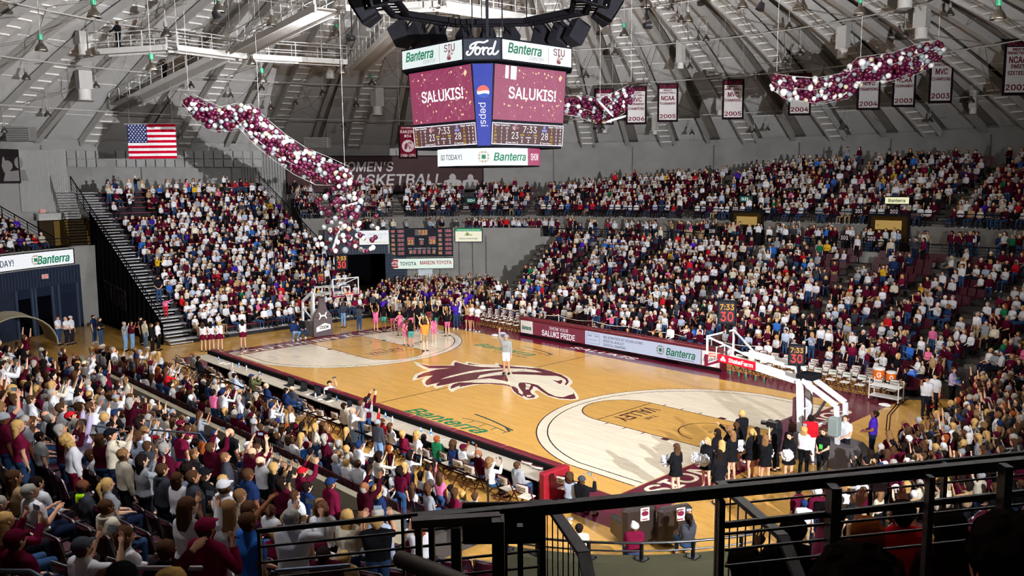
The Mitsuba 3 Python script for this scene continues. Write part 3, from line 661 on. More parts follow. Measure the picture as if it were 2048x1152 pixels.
for px, py, w, can, lit in LAMPS:
    depth = 1663*.62/w
    for _ in range(40):
        q = far_at(px, py, depth); r = math.hypot(q[0], q[1])
        if r < 43 and q[2] < roof_z(r)-1.0: break
        depth *= .97
    s = w*depth/1663/.62
    key = thing('bell_lamp', '', 'lamp', 'bell lamps under the roof')
    M = put(q[0], q[1], q[2]-.1*s, 0, s)
    part(key, 'shade', BELL, lin('#8f8c86') if not lit else lin('#a9a49a'), 'metal', True, M=M, share='bell%d' % lit)
    part(key, 'ballast', CANS, lin('#3f9c74') if can else lin('#8c8a86'), 'gloss', 30, M=M, share='can%d' % can)
    part(key, 'hanger', tube([[q[0], q[1], q[2]+.6*s], [q[0], q[1], roof_z(r)+.2]], .02, 5), lin('#a9a7a2'))
    bk = numbered(key + '__bulb')
    if lit:
        scene[bk] = {**mikit.ply(DISC, {'type': 'diffuse', 'reflectance': {'type': 'rgb', 'value': [.3]*3}}), 'to_world': M, 'emitter': {'type': 'area', 'radiance': {'type': 'rgb', 'value': [9, 8.2, 6.6]}, 'sampling_weight': 0.02}}
    else:
        scene[bk] = {**shape(DISC, lin('#d8d6d0'), 'gloss', share='disc'), 'to_world': M}
    side = 'over the hanging scoreboard' if 700 < px < 1180 and py < 120 else (('under the roof left of the flag' if px < 254 else 'under the roof between flag and scoreboard') if px < 700 else ('under the roof between scoreboard and right balloon net' if px < 1550 else 'under the roof above the right balloon net'))
    tag(key, '%s metal bell lamp%s %s' % ('lit' if lit else 'unlit', ' with green ballast' if can else '', side))
DIFF = join([lathe([(.0, .9), (.52, .9), (.52, .0), (.62, -.03), (.62, -.08), (.0, -.08)], 20)])
for px, py, w in ((170,100,26),(170,190,26),(755,222,20),(1685,108,22),(1842,68,26),(1361,132,14),(1946,222,14),(1810,5,30),(660,150,18),(1210,262,10),(1310,265,10),(1440,226,12)):
    depth = 1663*1.15/w
    for _ in range(60):
        q = far_at(px, py, depth); r = math.hypot(q[0], q[1])
        if r < 42 and q[2] < roof_z(r)-1.3: break
        depth *= .97
    s = w*depth/1663/1.15
    key = thing('air_diffuser', 'white drum shaped air diffuser under a duct in the roof', 'air diffuser', 'air diffusers in the roof')
    M = put(q[0], q[1], q[2]-.4*s, 0, s)
    part(key, 'drum', DIFF, lin('#d2d0cb'), M=M, share='drum')
    part(key, 'duct', box(q[0]-.55*s, q[0]+.55*s, q[1]-.55*s, q[1]+.55*s, q[2]+.5*s, roof_z(r)-.2), lin('#b9b7b2'))
    part(key, 'ring', lathe([(.60, -.10), (.70, -.12), (.60, -.16)], 20), lin('#8d8b86'), M=M)
for px, py, w, h in ((35, 268, 48, 28), (632, 286, 48, 22)):
    q = far_at(px, py, 62); k = 62/1663
    key = thing('air_handler', 'grey louvred air handling unit under the roof %s' % ('at the far left' if px < 100 else 'behind the balloon net'), 'air handler')
    ex, nn = np.array([CR[0], CR[1], 0]), -np.array([_f[0], _f[1], 0])
    part(key, 'housing', frame(cbox(-w*k/2, w*k/2, -h*k/2, h*k/2, -1.0, 0, .03), q, ex, [0, 0, 1]), lin('#8a8884'))
    for i in range(6):
        y = -h*k/2 + h*k*(i+.6)/6.4
        part(key, 'louvre', frame(box(-w*k*.46, w*k*.46, y-.03, y+.03, 0, .05), q, ex, [0, 0, 1]), lin('#5a5856'))

# ---------------------------------------------------------------- flag and pennants
CREX = np.array([CR[0], CR[1], 0])/math.hypot(CR[0], CR[1])
def hung(px, py, depth): return far_at(px, py, depth)
def wavy(m, amp=.03, k=2.6, seed=0):
    v, f = mf(m); v = v.copy(); v[:, 2] += amp*np.sin(k*v[:, 0]+seed) + .4*amp*np.sin(2.3*k*v[:, 0]+seed*2+v[:, 1])
    return v, f
dpt = 60.0; kx = dpt/1663
TL = hung(254, 249, dpt); fw, fh = 96*kx, 68*kx
flag = thing('flag', 'large American flag hanging below the sloping gangway', 'flag')
so_ = TL + [0, 0, -fh/2] + CREX*fw/2
def fl(x0, x1, y0, y1, z=0.0, d=.012):
    return frame(wavy(fine(box(x0, x1, y0, y1, z, z+d), .4)), so_, CREX, [0, 0, 1])
for i in range(13):
    y1 = fh/2 - i*fh/13; part(flag, 'stripe', fl(-fw/2 + (.40*fw if i < 7 else 0), fw/2, y1-fh/13, y1), lin('#c4122f') if i % 2 == 0 else lin('#f0eef0'))
part(flag, 'canton', fl(-fw/2, -fw/2+.40*fw, fh/2-7*fh/13, fh/2), lin('#22305f'))
star = Polygon([(math.cos(math.radians(90+36*i))*(.075 if i % 2 == 0 else .03), math.sin(math.radians(90+36*i))*(.075 if i % 2 == 0 else .03)) for i in range(10)])
st = []
for r in range(9):
    for c in range(6 if r % 2 == 0 else 5):
        st.append(extrude(affinity.translate(star, -fw/2+.40*fw*(c+.5+(0 if r % 2 == 0 else .5))/6, fh/2-7*fh/13*(r+.6)/9.2), .01, .014))
part(flag, 'stars', frame(wavy(join(st)), so_, CREX, [0, 0, 1]), lin('#f0eef0'))
part(flag, 'hanging_pole', tube([TL-CREX*.2+[0, 0, .03], TL+CREX*(fw+.2)+[0, 0, .03]], .04, 8), lin('#a9a7a2'))
for s in (.05, .95):
    c = TL+CREX*fw*s; part(flag, 'hanging_cord', tube([c, c+[0, 0, roof_z(math.hypot(c[0], c[1]))-c[2]-.3]], .012, 5), lin('#a9a7a2'))
def pennant(px, py, w, h, depth, lines, label, dark=False):
    k = depth/1663; W2, H = w*k, h*k
    q = hung(px, py, depth) + CREX*W2/2 + [0, 0, -H/2]
    key = thing('pennant', label, 'banner', 'championship pennants under the roof')
    F = lambda m: frame(m, q, CREX, [0, 0, 1])
    part(key, 'cloth', F(box(-W2/2, W2/2, -H/2, H/2, 0, .02)), lin('#b9b6b4') if not dark else lin('#6b1b2e'))
    part(key, 'border', F(extrude(sbox(-W2/2-.03, -H/2-.03, W2/2+.03, H/2+.03).difference(sbox(-W2/2+.07*W2, -H/2+.045*H, W2/2-.07*W2, H/2-.02*H)), .035)), lin('#1c1418'))
    if not dark: part(key, 'headband', F(box(-W2/2, W2/2, H/2-.13*H, H/2, .02, .03)), lin('#241a20'))
    for s, y, hh, ww, col in lines:
        part(key, 'lettering', F(shift(text(s, hh*H, ww*W2, .012, True, .15 if s == 'SALUKI' else 0), 0, y*H, .03)), lin(col))
    part(key, 'hanging_bar', F(tube([[-W2/2-.05, H/2+.03, .01], [W2/2+.05, H/2+.03, .01]], .03, 6)), lin('#3a3636'))
    for s in (-.45, .45):
        c = q + CREX*W2*s + [0, 0, H/2]; part(key, 'hanging_cord', tube([c, c+[0, 0, max(.3, roof_z(math.hypot(c[0], c[1]))-c[2]-.3)]], .012, 5), lin('#8d8b86'))
MR = '#5a1226'
head = [('SALUKI', .435, .085, .86, '#7a2438'), ("MEN'S", .33, .045, .42, MR), ('BASKETBALL', .265, .045, .78, MR)]
mvc = [('MVC', .13, .11, .52, MR), ('CHAMPIONS', -.02, .065, .82, MR)]
mvt = [('MVC', .15, .11, .52, MR), ('TOURNAMENT', .03, .06, .82, MR), ('CHAMPIONS', -.09, .065, .82, MR)]
nct = [('NCAA', .12, .11, .66, MR), ('TOURNAMENT', -.02, .06, .82, MR)]
yr = lambda y: [(y, -.36, .10, .80, MR)]
pennant(1189, 178, 38, 70, 60, head + mvc + yr('2006'), 'white pennant of 2006 half hidden behind the balloon net beside the scoreboard')
pennant(1253, 173, 40, 74, 60, head + mvt + yr('2006'), 'white pennant reading MVC tournament champions 2006')
pennant(1316, 168, 40, 74, 59, head + nct + yr('2005'), 'white pennant reading NCAA tournament 2005')
pennant(1446, 160, 42, 77, 57, head + mvc + yr('2005'), 'white pennant reading MVC champions 2005, hanging alone')
pennant(1579, 148, 44, 81, 60, head + mvt + yr('2004'), 'white pennant of 2004 whose middle is hidden by the balloon net')
pennant(1717, 134, 45, 84, 60, head + mvc + yr('2004'), 'white pennant reading MVC champions 2004')
pennant(1788, 127, 45, 85, 60, head + nct + yr('2003'), 'white pennant reading NCAA tournament 2003')
pennant(1862, 106, 46, 98, 58, head + mvc + yr('2003'), 'white pennant reading MVC champions 2003 at the end of the balloon net')
pennant(2011, 80, 54, 108, 52, head + [('NCAA', .14, .11, .66, MR), ('SWEET', .02, .07, .5, MR), ('SIXTEEN', -.10, .07, .7, MR)] + yr('2002'), 'white pennant reading NCAA sweet sixteen 2002')
pennant(797, 252, 36, 64, 60, [('OCTOBER 21', .44, .05, .7, '#d8c8cc'), ('RAKERS', .32, .09, .84, '#e4d8da'), ('#34', .19, .085, .4, '#e4d8da'), ('1988-1991', -.41, .08, .84, '#e4d8da')], 'maroon pennant reading RAKERS #34 with a hound head', True)
kq = 60/1663; qq = hung(797, 252, 60) + CREX*18*kq + [0, 0, -32*kq]
hd = affinity.rotate(affinity.scale(scaled([outline], .85), .8, 1.5), -30, origin=(0, 0)); hm = affinity.rotate(affinity.scale(scaled(HOUND, .85), .8, 1.5), -30, origin=(0, 0))
lastp = [k for k in labels if k.startswith('pennant')][-1]
part(lastp, 'hound_disc', frame(shift(pill(Point(0, 0).buffer(.44), .008), 0, -.28, .03), qq, CREX, [0, 0, 1]), lin('#d8c8cc'))
part(lastp, 'hound_mark', frame(shift(pill(hm.intersection(Point(0, 0).buffer(.4)), .008), 0, -.28, .04), qq, CREX, [0, 0, 1]), lin('#6b1b2e'))

# ---------------------------------------------------------------- balloon nets
BSPH = trimesh.creation.icosphere(2, 1.0); bv = np.array(BSPH.vertices)
bv2 = bv*np.array([1, 1, 1.0]); bv2[:, 2] = np.where(bv[:, 2] < 0, bv[:, 2]*(1+.18*(-bv[:, 2])**2), bv[:, 2])
BALL = (bv2*.142, np.array(BSPH.faces))
BALLLOW = (np.array(trimesh.creation.icosphere(1, 1.0).vertices)*.142, np.array(trimesh.creation.icosphere(1, 1.0).faces))
KNOT = lathe([(.0, -.166), (.016, -.185), (.0, -.168)], 6)
BCOL = [('maroon', lin('#561034')), ('dark red', lin('#561020')), ('white', lin('#e9e7e4')), ('grey', lin('#9aa0a6')), ('tan', lin('#c9bd9f'))]
BW = [.52, .10, .19, .16, .03]
rb_ = np.random.default_rng(11)
def net_points(path, rad, n):
    path = np.asarray(path, float); seg = np.linalg.norm(np.diff(path, axis=0), axis=1); cum = np.r_[0, np.cumsum(seg)]
    out = []
    tries = 0
    cell = {}
    while len(out) < n and tries < n*60:
        tries += 1
        s = rb_.uniform(0, cum[-1]); i = min(np.searchsorted(cum, s, 'right')-1, len(seg)-1); t = (s-cum[i])/seg[i]
        c = path[i]*(1-t) + path[i+1]*t; R = rad[i]*(1-t) + rad[i+1]*t
        d = rb_.normal(size=3); d /= np.linalg.norm(d); q = c + d*R*rb_.uniform(.15, 1)**.4
        key = tuple(np.floor(q/.27).astype(int)); ok = True
        for a in (-1, 0, 1):
            for b in (-1, 0, 1):
                for e in (-1, 0, 1):
                    for p in cell.get((key[0]+a, key[1]+b, key[2]+e), ()):
                        if np.sum((p-q)**2) < .225**2: ok = False
        if ok:
            cell.setdefault(key, []).append(q); out.append(q)
    return out
def px_path(lst, d0, d1):
    return [far_at(x, y, d0+(d1-d0)*i/(len(lst)-1)) for i, (x, y) in enumerate(lst)]
paths = [('left', px_path([(378, 203), (405, 225), (440, 240), (490, 232), (520, 262), (560, 295), (600, 322), (645, 342), (690, 352)], 47, 49), [.35, .6, .62, .68, .72, .72, .75, .8, .5], 620),
         ('middle', px_path([(1130, 210), (1165, 212), (1200, 224), (1240, 205), (1262, 183)], 50, 50), [.5, .62, .68, .6, .3], 210),
         ('right', px_path([(1553, 165), (1580, 176), (1640, 182), (1690, 172), (1720, 140), (1790, 135), (1850, 112), (1876, 98)], 46, 44), [.4, .6, .65, .62, .6, .72, .66, .35], 520)]
balls = []
for nm, pth, rad, n in paths:
    for q in net_points(pth, rad, n): balls.append((q, 'packed in the %s balloon net' % nm))
    key = thing('balloon_net', {'left': 'long sagging net of balloons with its open end spilling over the end bleachers', 'middle': 'short net of balloons beside the hanging scoreboard', 'right': 'long net of balloons in front of the pennants of 2003 and 2004'}[nm], 'balloon net')
    cord = []
    P_ = np.asarray(pth)
    for j in range(6):
        a = j*math.pi/3
        cord.append(tube([p+np.array([0, math.cos(a), math.sin(a)])*(r+.13) for p, r in zip(P_, rad)], .012, 4))
    part(key, 'net_cords', join(cord), lin('#c9c7c4'))
    for p in (P_[0], P_[len(P_)//2], P_[-1]):
        r = math.hypot(p[0], p[1]); part(key, 'hanging_cord', tube([p+[0, 0, .6], [p[0], p[1], roof_z(r)-.2]], .014, 5), lin('#c9c7c4'))
for i in range(150):     # balloons already falling out of the open end
    t = rb_.random()**.8
    px, py = 690 + rb_.normal(0, 24+8*t), 352 + 150*t
    balls.append((far_at(px, py, 49+rb_.uniform(-2.2, 2.2)), 'falling from the open end of the left net'))
balls.sort(key=lambda b: np.linalg.norm(b[0]-CAM) - (40 if 'falling' in b[1] else 0))
lowv, lowc = [], []
for i, (q, where) in enumerate(balls):
    ci = rb_.choice(5, p=BW); s = rb_.uniform(.82, 1.12)*(1.45 if rb_.random() < .025 else 1)
    if i < 298:
        key = thing('balloon', '%s balloon %s' % (BCOL[ci][0], where), 'balloon', 'balloons ' + where)
        tag(key, 'round %s balloon %s' % (BCOL[ci][0], where))
        scene[key] = {**shape(BALL, BCOL[ci][1], 'gloss', True, share='ball%d' % ci), 'to_world': put(*q, 0, s)}
    else:
        lowv.append((BALLLOW[0]*s+q, BALLLOW[1])); lowc.append(np.repeat(BCOL[ci][1][None], len(BALLLOW[1]), 0))
mass = part(None, 'balloon_mass', join(lowv), np.vstack(lowc), 'gloss', True)
tag(mass, 'hundreds more maroon, white and grey balloons packed in the nets', 'balloons', None, 'stuff')
tubes_ = []
for px, py, a in ((672, 480, 1.2), (700, 410, .3), (1212, 218, -.8), (1232, 238, .3)):
    q = far_at(px, py, 48); d = CREX*math.cos(a) + np.array([0, 0, math.sin(a)])
    key = thing('long_balloon', 'long white tube balloon %s' % ('among the falling balloons' if px < 900 else 'in the middle balloon net'), 'balloon', 'long tube balloons')
    scene[key] = shape(tube([q-d*.62, q-d*.58, q-d*.4, q+d*.4, q+d*.58, q+d*.62], [.01, .05, .075, .075, .05, .01], 10), lin('#cfd2d4'), 'gloss', True)

# ---------------------------------------------------------------- flood and strobe housings
for i, (a, b, *_r) in enumerate([(f[0], f[1]) for f in FLOODS] + [(q[0], q[1]) for q in STROBES]):
    key = thing('flood_lamp' if i < 4 else 'strobe_head', ('black flood lamp housing hanging under the roof round the scoreboard' if i < 4 else ['strobe head on a stand at the near corner', 'strobe head over the near stand', 'up light on the left of the speaker truss', 'up light on the far left of the speaker truss', 'up light on the far side of the speaker truss'][i-4]), 'lamp', 'flood lamps' if i < 4 else None)
    d = np.asarray(b, float)-a; d /= np.linalg.norm(d); p = np.asarray(a, float)-d*.12
    part(key, 'housing', tube([p-d*.35, p-d*.3, p, p+d*.02], [.05, .14, .20, .21], 14), lin('#1d1d20'), 'gloss', 30)
    if a[2] > 12: part(key, 'yoke', tube([p-d*.2, [p[0]-d[0]*.2, p[1]-d[1]*.2, min(roof_z(math.hypot(p[0], p[1]))+.2, p[2]+8)]], .025, 6), lin('#1d1d20'))
    else: part(key, 'stand', tube([p-d*.2, [p[0]-d[0]*.2, p[1]-d[1]*.2, p[2]-2.4]], .03, 6), lin('#1d1d20'))
# ---------------------------------------------------------------- end bleachers, tunnel, wall boards
def ring_hit(px, py, d):
    dd = far_at(px, py, 1.0)-CAM
    for t in np.arange(25, 140, .02):
        q = CAM+t*dd; dx = max(abs(q[0])-CX, 0)
        if t > 40 and math.hypot(dx, q[1]) >= d: return q
ALU, SEATM = lin('#9a9ca0'), lin('#5a1a2a')
BX0, BRUN, BRISE, BN, BY0, BY1 = -20.0, .70, .368, 25, -8.2, 6.6
bl = thing('bleacher', 'end bleachers with aluminium treads and maroon bench seats', 'bleachers')
for k in range(BN):
    x1 = BX0 - BRUN*k; z = .28 + BRISE*k
    part(bl, 'tread', box(x1-BRUN, x1, BY0, BY1, z-.05, z), ALU, 'concrete')
    part(bl, 'riser', box(x1-.02, x1, BY0+1.55, BY1, z-BRISE, z-.05), lin('#2e2c2e'))
    if k < BN-1: part(bl, 'bench', cbox(x1-.62, x1-.26, BY0+1.7, BY1-.1, z+.30, z+.40, .03), SEATM, 'gloss')
    part(bl, 'aisle_nosing', box(x1-.06, x1+.01, BY0+.1, BY0+1.5, z, z+.02), lin('#d8d8da'))
    part(bl, 'aisle_half_step', box(x1-BRUN*.5, x1, BY0+.1, BY0+1.5, z-.05-BRISE*.5, z-BRISE*.5), lin('#b8babd'))
def guard(label, pts, h=1.05, n=None, col=lin('#17171a'), balusters=True, r=.03, cat='railing'):
    key = thing('railing', label, cat); P = [np.asarray(q, float) for q in pts]; up = np.array([0, 0, h])
    for a, b in zip(P[:-1], P[1:]):
        m = n or max(2, int(np.linalg.norm(b-a)/1.5))
        part(key, 'top_rail', tube([a+up, b+up], r*1.3, 8), col)
        for q in ((.3, .55, .8) if balusters else (.5,)): part(key, 'mid_rail', tube([a+up*q, b+up*q], r*.6, 6), col)
        for i in range(m+1):
            c = a+(b-a)*i/m; part(key, 'post', tube([c, c+up], r, 6), col)
    return key
slope_pt = lambda x, y, dz=0: np.array([x, y, .28+BRISE*(BX0-x)/BRUN+dz])
guard('black stair railing down the outer edge of the end bleachers above the black drape', [slope_pt(-37, BY0-.05), slope_pt(-29, BY0-.05), slope_pt(-21, BY0-.05)], 1.1, 6)
guard('black railing along the tunnel side of the end bleachers', [slope_pt(-37, BY1+.05), slope_pt(-30, BY1+.05), slope_pt(-24, BY1+.05)], 1.1, 5)
drp = thing('drape', 'black drape with a grey outlined wordmark hung along the bleacher side', 'drape')
xs = np.linspace(-20.4, -33, 90); v, f = [], []
for i, x in enumerate(xs):
    y = BY0-.16+.07*math.sin(i*1.1)+.03*math.sin(i*2.3); zt = .28+BRISE*(BX0-x)/BRUN+.75
    v += [[x, y-.05, .02], [x, y, zt*.5], [x, BY0-.12, zt]]
for i in range(len(xs)-1):
    for j in range(2): a = 3*i+j; f += [[a, a+1, a+4], [a, a+4, a+3]]
part(drp, 'cloth', (np.array(v), np.array(f)), lin('#121113'), 'cloth', True)
ot = text('SALUKIS', 1.15, 4.4, .02, True, .12); big = text('SALUKIS', 1.26, 4.6, .012, True, .12)
dq = at(230, 590, y=BY0-.34)
def on_drape(m, dy):
    v, f = mf(m); return np.stack([dq[0]+v[:, 0]*.92, np.full(len(v), dq[1]-dy)-v[:, 2], dq[2]+v[:, 1]-.10*v[:, 0]], 1), f
part(drp, 'lettering_outline', on_drape(big, .0), lin('#3c3638')); part(drp, 'lettering', on_drape(ot, .02), lin('#171416'))
# dark tunnel under the scoreboard corner
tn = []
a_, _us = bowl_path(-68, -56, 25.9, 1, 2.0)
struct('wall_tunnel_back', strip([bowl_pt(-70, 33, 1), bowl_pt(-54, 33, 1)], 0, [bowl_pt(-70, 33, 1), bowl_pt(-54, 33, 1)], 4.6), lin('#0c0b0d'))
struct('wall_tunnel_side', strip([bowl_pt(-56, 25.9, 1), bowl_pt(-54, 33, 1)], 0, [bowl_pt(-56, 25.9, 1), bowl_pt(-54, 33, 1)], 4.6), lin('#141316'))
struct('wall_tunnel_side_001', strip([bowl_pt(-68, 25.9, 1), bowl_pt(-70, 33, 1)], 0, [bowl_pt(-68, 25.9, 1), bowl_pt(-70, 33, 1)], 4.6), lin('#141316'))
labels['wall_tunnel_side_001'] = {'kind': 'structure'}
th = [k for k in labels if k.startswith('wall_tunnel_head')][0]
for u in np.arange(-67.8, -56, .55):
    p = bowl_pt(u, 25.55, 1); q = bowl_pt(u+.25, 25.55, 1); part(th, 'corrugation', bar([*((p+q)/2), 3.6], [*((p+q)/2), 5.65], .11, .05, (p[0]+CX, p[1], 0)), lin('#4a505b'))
exit_sign = lambda px, py, d, w, where: None
def wall_frame(px, py, d):
    """a frame on the bowl wall: origin, right, inward normal"""
    q = ring_hit(px, py, d); c = np.array([-CX, 0]); n = -(q[:2]-c); n /= np.linalg.norm(n)
    ex = np.array([-n[1], n[0], 0]); 
    if ex @ CR < 0: ex = -ex
    return q, ex
def on_wall(m, q, ex): return frame(m, q, ex, [0, 0, 1])
# scoreboard group
q, ex = wall_frame(843, 485, 25.25); ws = lambda px0, px1: abs(px1-px0)*np.linalg.norm((q-CAM)@_f)/1663/abs(ex@CR)
kpx = ((q-CAM)@_f)/1663; W1 = 125*kpx/abs(ex@CR); H1 = 57*kpx
sb = thing('wall_scoreboard', 'dark wall scoreboard with lit orange and red numerals in the far corner', 'scoreboard')
part(sb, 'cabinet', on_wall(cbox(-W1/2, W1/2, -H1/2, H1/2, -.2, 0, .02), q, ex), lin('#2a2b30'))
SX, SY = W1/460, H1/200      # from the pixels of a close view of the board, 460 x 200
def sbx(x): return (x-230)*SX
def sby(y): return (100-y)*SY
win, org, red, wht = [], [], [], []
def window(x0, x1, y0, y1): win.append(box(sbx(x0), sbx(x1), sby(y1), sby(y0), 0, .01))
def num(lst, s, x, y, h, w): lst.append(shift(text(s, h*SY, w*SX, .006), sbx(x), sby(y), .012))
window(183, 277, 10, 50); num(org, '7:33', 240, 30, 28, 62)
window(125, 178, 62, 118); num(org, '23', 150, 98, 28, 40); num(red, 'HOME', 150, 72, 12, 46)
window(283, 336, 58, 114); num(org, '28', 310, 94, 28, 40); num(red, 'GUEST', 310, 68, 12, 46)
num(wht, 'PERIOD', 230, 78, 9, 34); window(216, 246, 86, 116); num(red, '2', 231, 101, 22, 16)
for x, s, l in ((150, '0', org), (320, '0', org), (214, '3', red), (248, '1', red), (178, '3', red), (282, '3', red)):
    window(x-13, x+13, 150, 180); num(l, s, x, 166, 20, 13)
for x, s in ((145, 'FOULS'), (182, 'TOL'), (214, 'PLAYER'), (250, 'FOUL'), (284, 'TOL'), (322, 'FOULS')): num(wht, s, x, 141, 7, 30)
for i, (a, b, c, d) in enumerate((('', '', '', ''), ('1', '0 10', '3', '1 0'), ('5', '1 3', '5', '0 0'), ('10', '1 2', '10', '0 4'), ('11', '1 2', '12', '0 5'), ('24', '1 0', '22', '1 13'))):
    y = 20+i*31
    for x0, x1 in ((8, 38), (54, 104), (352, 382), (402, 452)): window(x0, x1, y-11, y+11)
    if a:
        num(org, a, 23, y, 16, 11*len(a)); num(red, b, 80, y, 16, 32); num(org, c, 367, y, 16, 11*len(c)); num(red, d, 428, y, 16, 32)
    else:
        for x in (23, 80, 367, 428): num(red, '888', x, y, 12, 26)
part(sb, 'number_windows', on_wall(join(win), q, ex), lin('#6a6468'), kind='stuff')
glow(sb, 'orange_numerals', on_wall(join(org), q, ex), disp('#ff9a2e')); glow(sb, 'red_numerals', on_wall(join(red), q, ex), disp('#f04858'))
part(sb, 'white_lettering', on_wall(join(wht), q, ex), lin('#d8d8dc'))
def wall_sign(px, py, wpx, hpx, col, label, items, d=25.25):
    q, ex = wall_frame(px, py, d); k = ((q-CAM)@_f)/1663; W_, H_ = wpx*k/abs(ex@CR), hpx*k
    key = thing('wall_sign', label, 'sign')
    part(key, 'box', on_wall(cbox(-W_/2-.04, W_/2+.04, -H_/2-.04, H_/2+.04, -.2, 0, .02), q, ex), lin('#3a3a3e'))
    glow(key, 'face', on_wall(box(-W_/2, W_/2, -H_/2, H_/2, 0, .02), q, ex), disp(col), weight=.05)
    for kind, a, x, y, h, w, c in items:
        m = text(a, h*H_, w*W_, .01) if kind == 't' else (extrude(Point(0, 0).buffer(h*H_, 24), .01) if kind == 'o' else box(-w*W_/2, w*W_/2, -h*H_/2, h*H_/2, 0, .01))
        glow(key, {'t': 'lettering', 'o': 'roundel', 'b': 'band'}[kind], on_wall(shift(m, x*W_, y*H_, .022 + (.012 if kind == 't' else (.006 if kind == 'o' else 0))), q, ex), disp(c))
    return key, q, ex, W_, H_
key, q2, ex2, W2, H2 = wall_sign(844, 527, 125, 20, '#dfeee2', 'pale sign reading TOYOTA, MARION TOYOTA under the wall scoreboard', [('b', '', -.43, 0, .84, .10, '#a03038'), ('t', 'TOYOTA', -.22, .0, .34, .26, '#2a4a48'), ('t', 'MARION TOYOTA', .22, .08, .34, .50, '#9a2a34')])
tt = unary_union([Point(0, 0).buffer(.5).difference(Point(0, 0).buffer(.42)), affinity.scale(Point(0, 0).buffer(.5), .4, .75).difference(affinity.scale(Point(0, 0).buffer(.42), .38, .76)), affinity.translate(affinity.scale(Point(0, 0).buffer(.5), .8, .36).difference(affinity.scale(Point(0, 0).buffer(.42), .82, .32)), 0, .18)])
glow(key, 'oval_emblem', on_wall(shift(extrude(affinity.scale(tt, H2*.66, H2*.5, origin=(0, 0)), .01), -.43*W2, 0, .034), q2, ex2), disp('#f2e4e4'))
wall_sign(748, 475, 57, 28, '#eeeef0', 'white sign reading HOME HEALTH SOLUTIONS left of the wall scoreboard', [('t', 'HOME HEALTH', .12, .22, .17, .66, '#c6d4dc'), ('t', 'SOLUTIONS', .02, -.02, .13, .46, '#c0ced6'), ('o', '', -.36, .16, .12, 0, '#4868b0'), ('b', '', .1, -.34, .03, .7, '#d8b070')])
wall_sign(937, 470, 53, 26, '#f0ecd2', 'cream sign with a green headband right of the wall scoreboard', [('b', '', 0, .40, .22, 1.0, '#2a9060'), ('t', 'Proudly Supporting our Home Teams', 0, .40, .09, .86, '#c8e8d4'), ('o', '', -.04, .08, .13, 0, '#8aa850'), ('t', 'community', .0, .02, .12, .3, '#58703a'), ('t', 'PROUD SUPPORTERS', 0, -.28, .09, .7, '#48505a')])
cw = [k for k in labels if k.startswith('wall_far_corner')][0]
for px in (814, 880, 918, 945, 972):
    q, ex = wall_frame(px, 545 if px < 910 else 500, 25.52); part(cw, 'panel_joint', on_wall(box(-.04, .04, -q[2], 5.0-q[2] if px > 910 else 2.2-q[2], 0, .03), q, ex), lin('#5f5e5c'))
q, ex = wall_frame(851, 555, 25.5)
dr_ = thing('service_door', 'white service door in the panelled wall under the wall scoreboard', 'door')
part(dr_, 'leaf', on_wall(cbox(-.62, .62, -q[2], 2.3-q[2], 0, .06, .01), q, ex), lin('#c9d0d4')); part(dr_, 'frame', on_wall(extrude(sbox(-.72, -q[2], .72, 2.4-q[2]).difference(sbox(-.63, -q[2], .63, 2.31-q[2])), .08), q, ex), lin('#8a8e90')); part(dr_, 'handle', on_wall(cbox(.42, .54, 1.0-q[2], 1.06-q[2], .06, .1, .01), q, ex), lin('#77797b'), 'metal')
q, ex = wall_frame(793, 568, 25.45)
part(cw, 'blue_cladding', on_wall(box(-.9, .9, -q[2], 3.6-q[2], 0, .1), q, ex), lin('#3c4552'))
for i in range(14): part(cw, 'cladding_slat', on_wall(box(-.9, .9, .12+.25*i-q[2], .16+.25*i-q[2], .1, .13), q, ex), lin('#2c333d'))
# big wall banner with WOMEN'S BASKETBALL
def round_wall(px, py, R=45.9):
    dd = far_at(px, py, 1.0)-CAM
    for t in np.arange(40, 140, .02):
        q = CAM+t*dd
        if math.hypot(q[0], q[1]) >= R: return q
def wall_banner(label, px0, px1, py0, py1, col, R=45.9):
    a, b = round_wall(px0, (py0+py1)/2, R), round_wall(px1, (py0+py1)/2, R); top_ = round_wall((px0+px1)/2, py0, R)[2]; bot = round_wall((px0+px1)/2, py1, R)[2]
    a[2] = b[2] = 0; ex = (b-a)/np.linalg.norm(b-a); w = np.linalg.norm(b-a); h = top_-bot
    n = np.cross(ex, [0, 0, 1]); o = (a+b)/2 + n*(R-math.hypot(*((a+b)/2)[:2]) if False else .25) + [0, 0, (top_+bot)/2]
    key = thing('wall_banner', label, 'banner')
    part(key, 'sheet', frame(box(-w/2, w/2, -h/2, h/2, -.02, 0), o, ex, [0, 0, 1]), col, 'concrete')
    part(key, 'hem', frame(extrude(sbox(-w/2, -h/2, w/2, h/2).difference(sbox(-w/2+.1, -h/2+.1, w/2-.1, h/2-.1)), .02), o, ex, [0, 0, 1]), lin('#2a2426'))
    return key, o, ex, w, h
key, o, ex, w, h = wall_banner("dark banner on the far wall reading WOMEN'S BASKETBALL", 572, 966, 312, 384, lin('#4e3c3d'))
o = o - np.array([0, 0, 0])
for s, x, y, hh, ww in (("WOMEN'S", -.115, .20, .25, .29), ('BASKETBALL', .03, -.16, .29, .50)):
    part(key, 'lettering', frame(shift(text(s, h*hh, w*ww, .02, True, .16), x*w, y*h, .01), o, ex, [0, 0, 1]), lin('#c3bdbb'))
pl = []
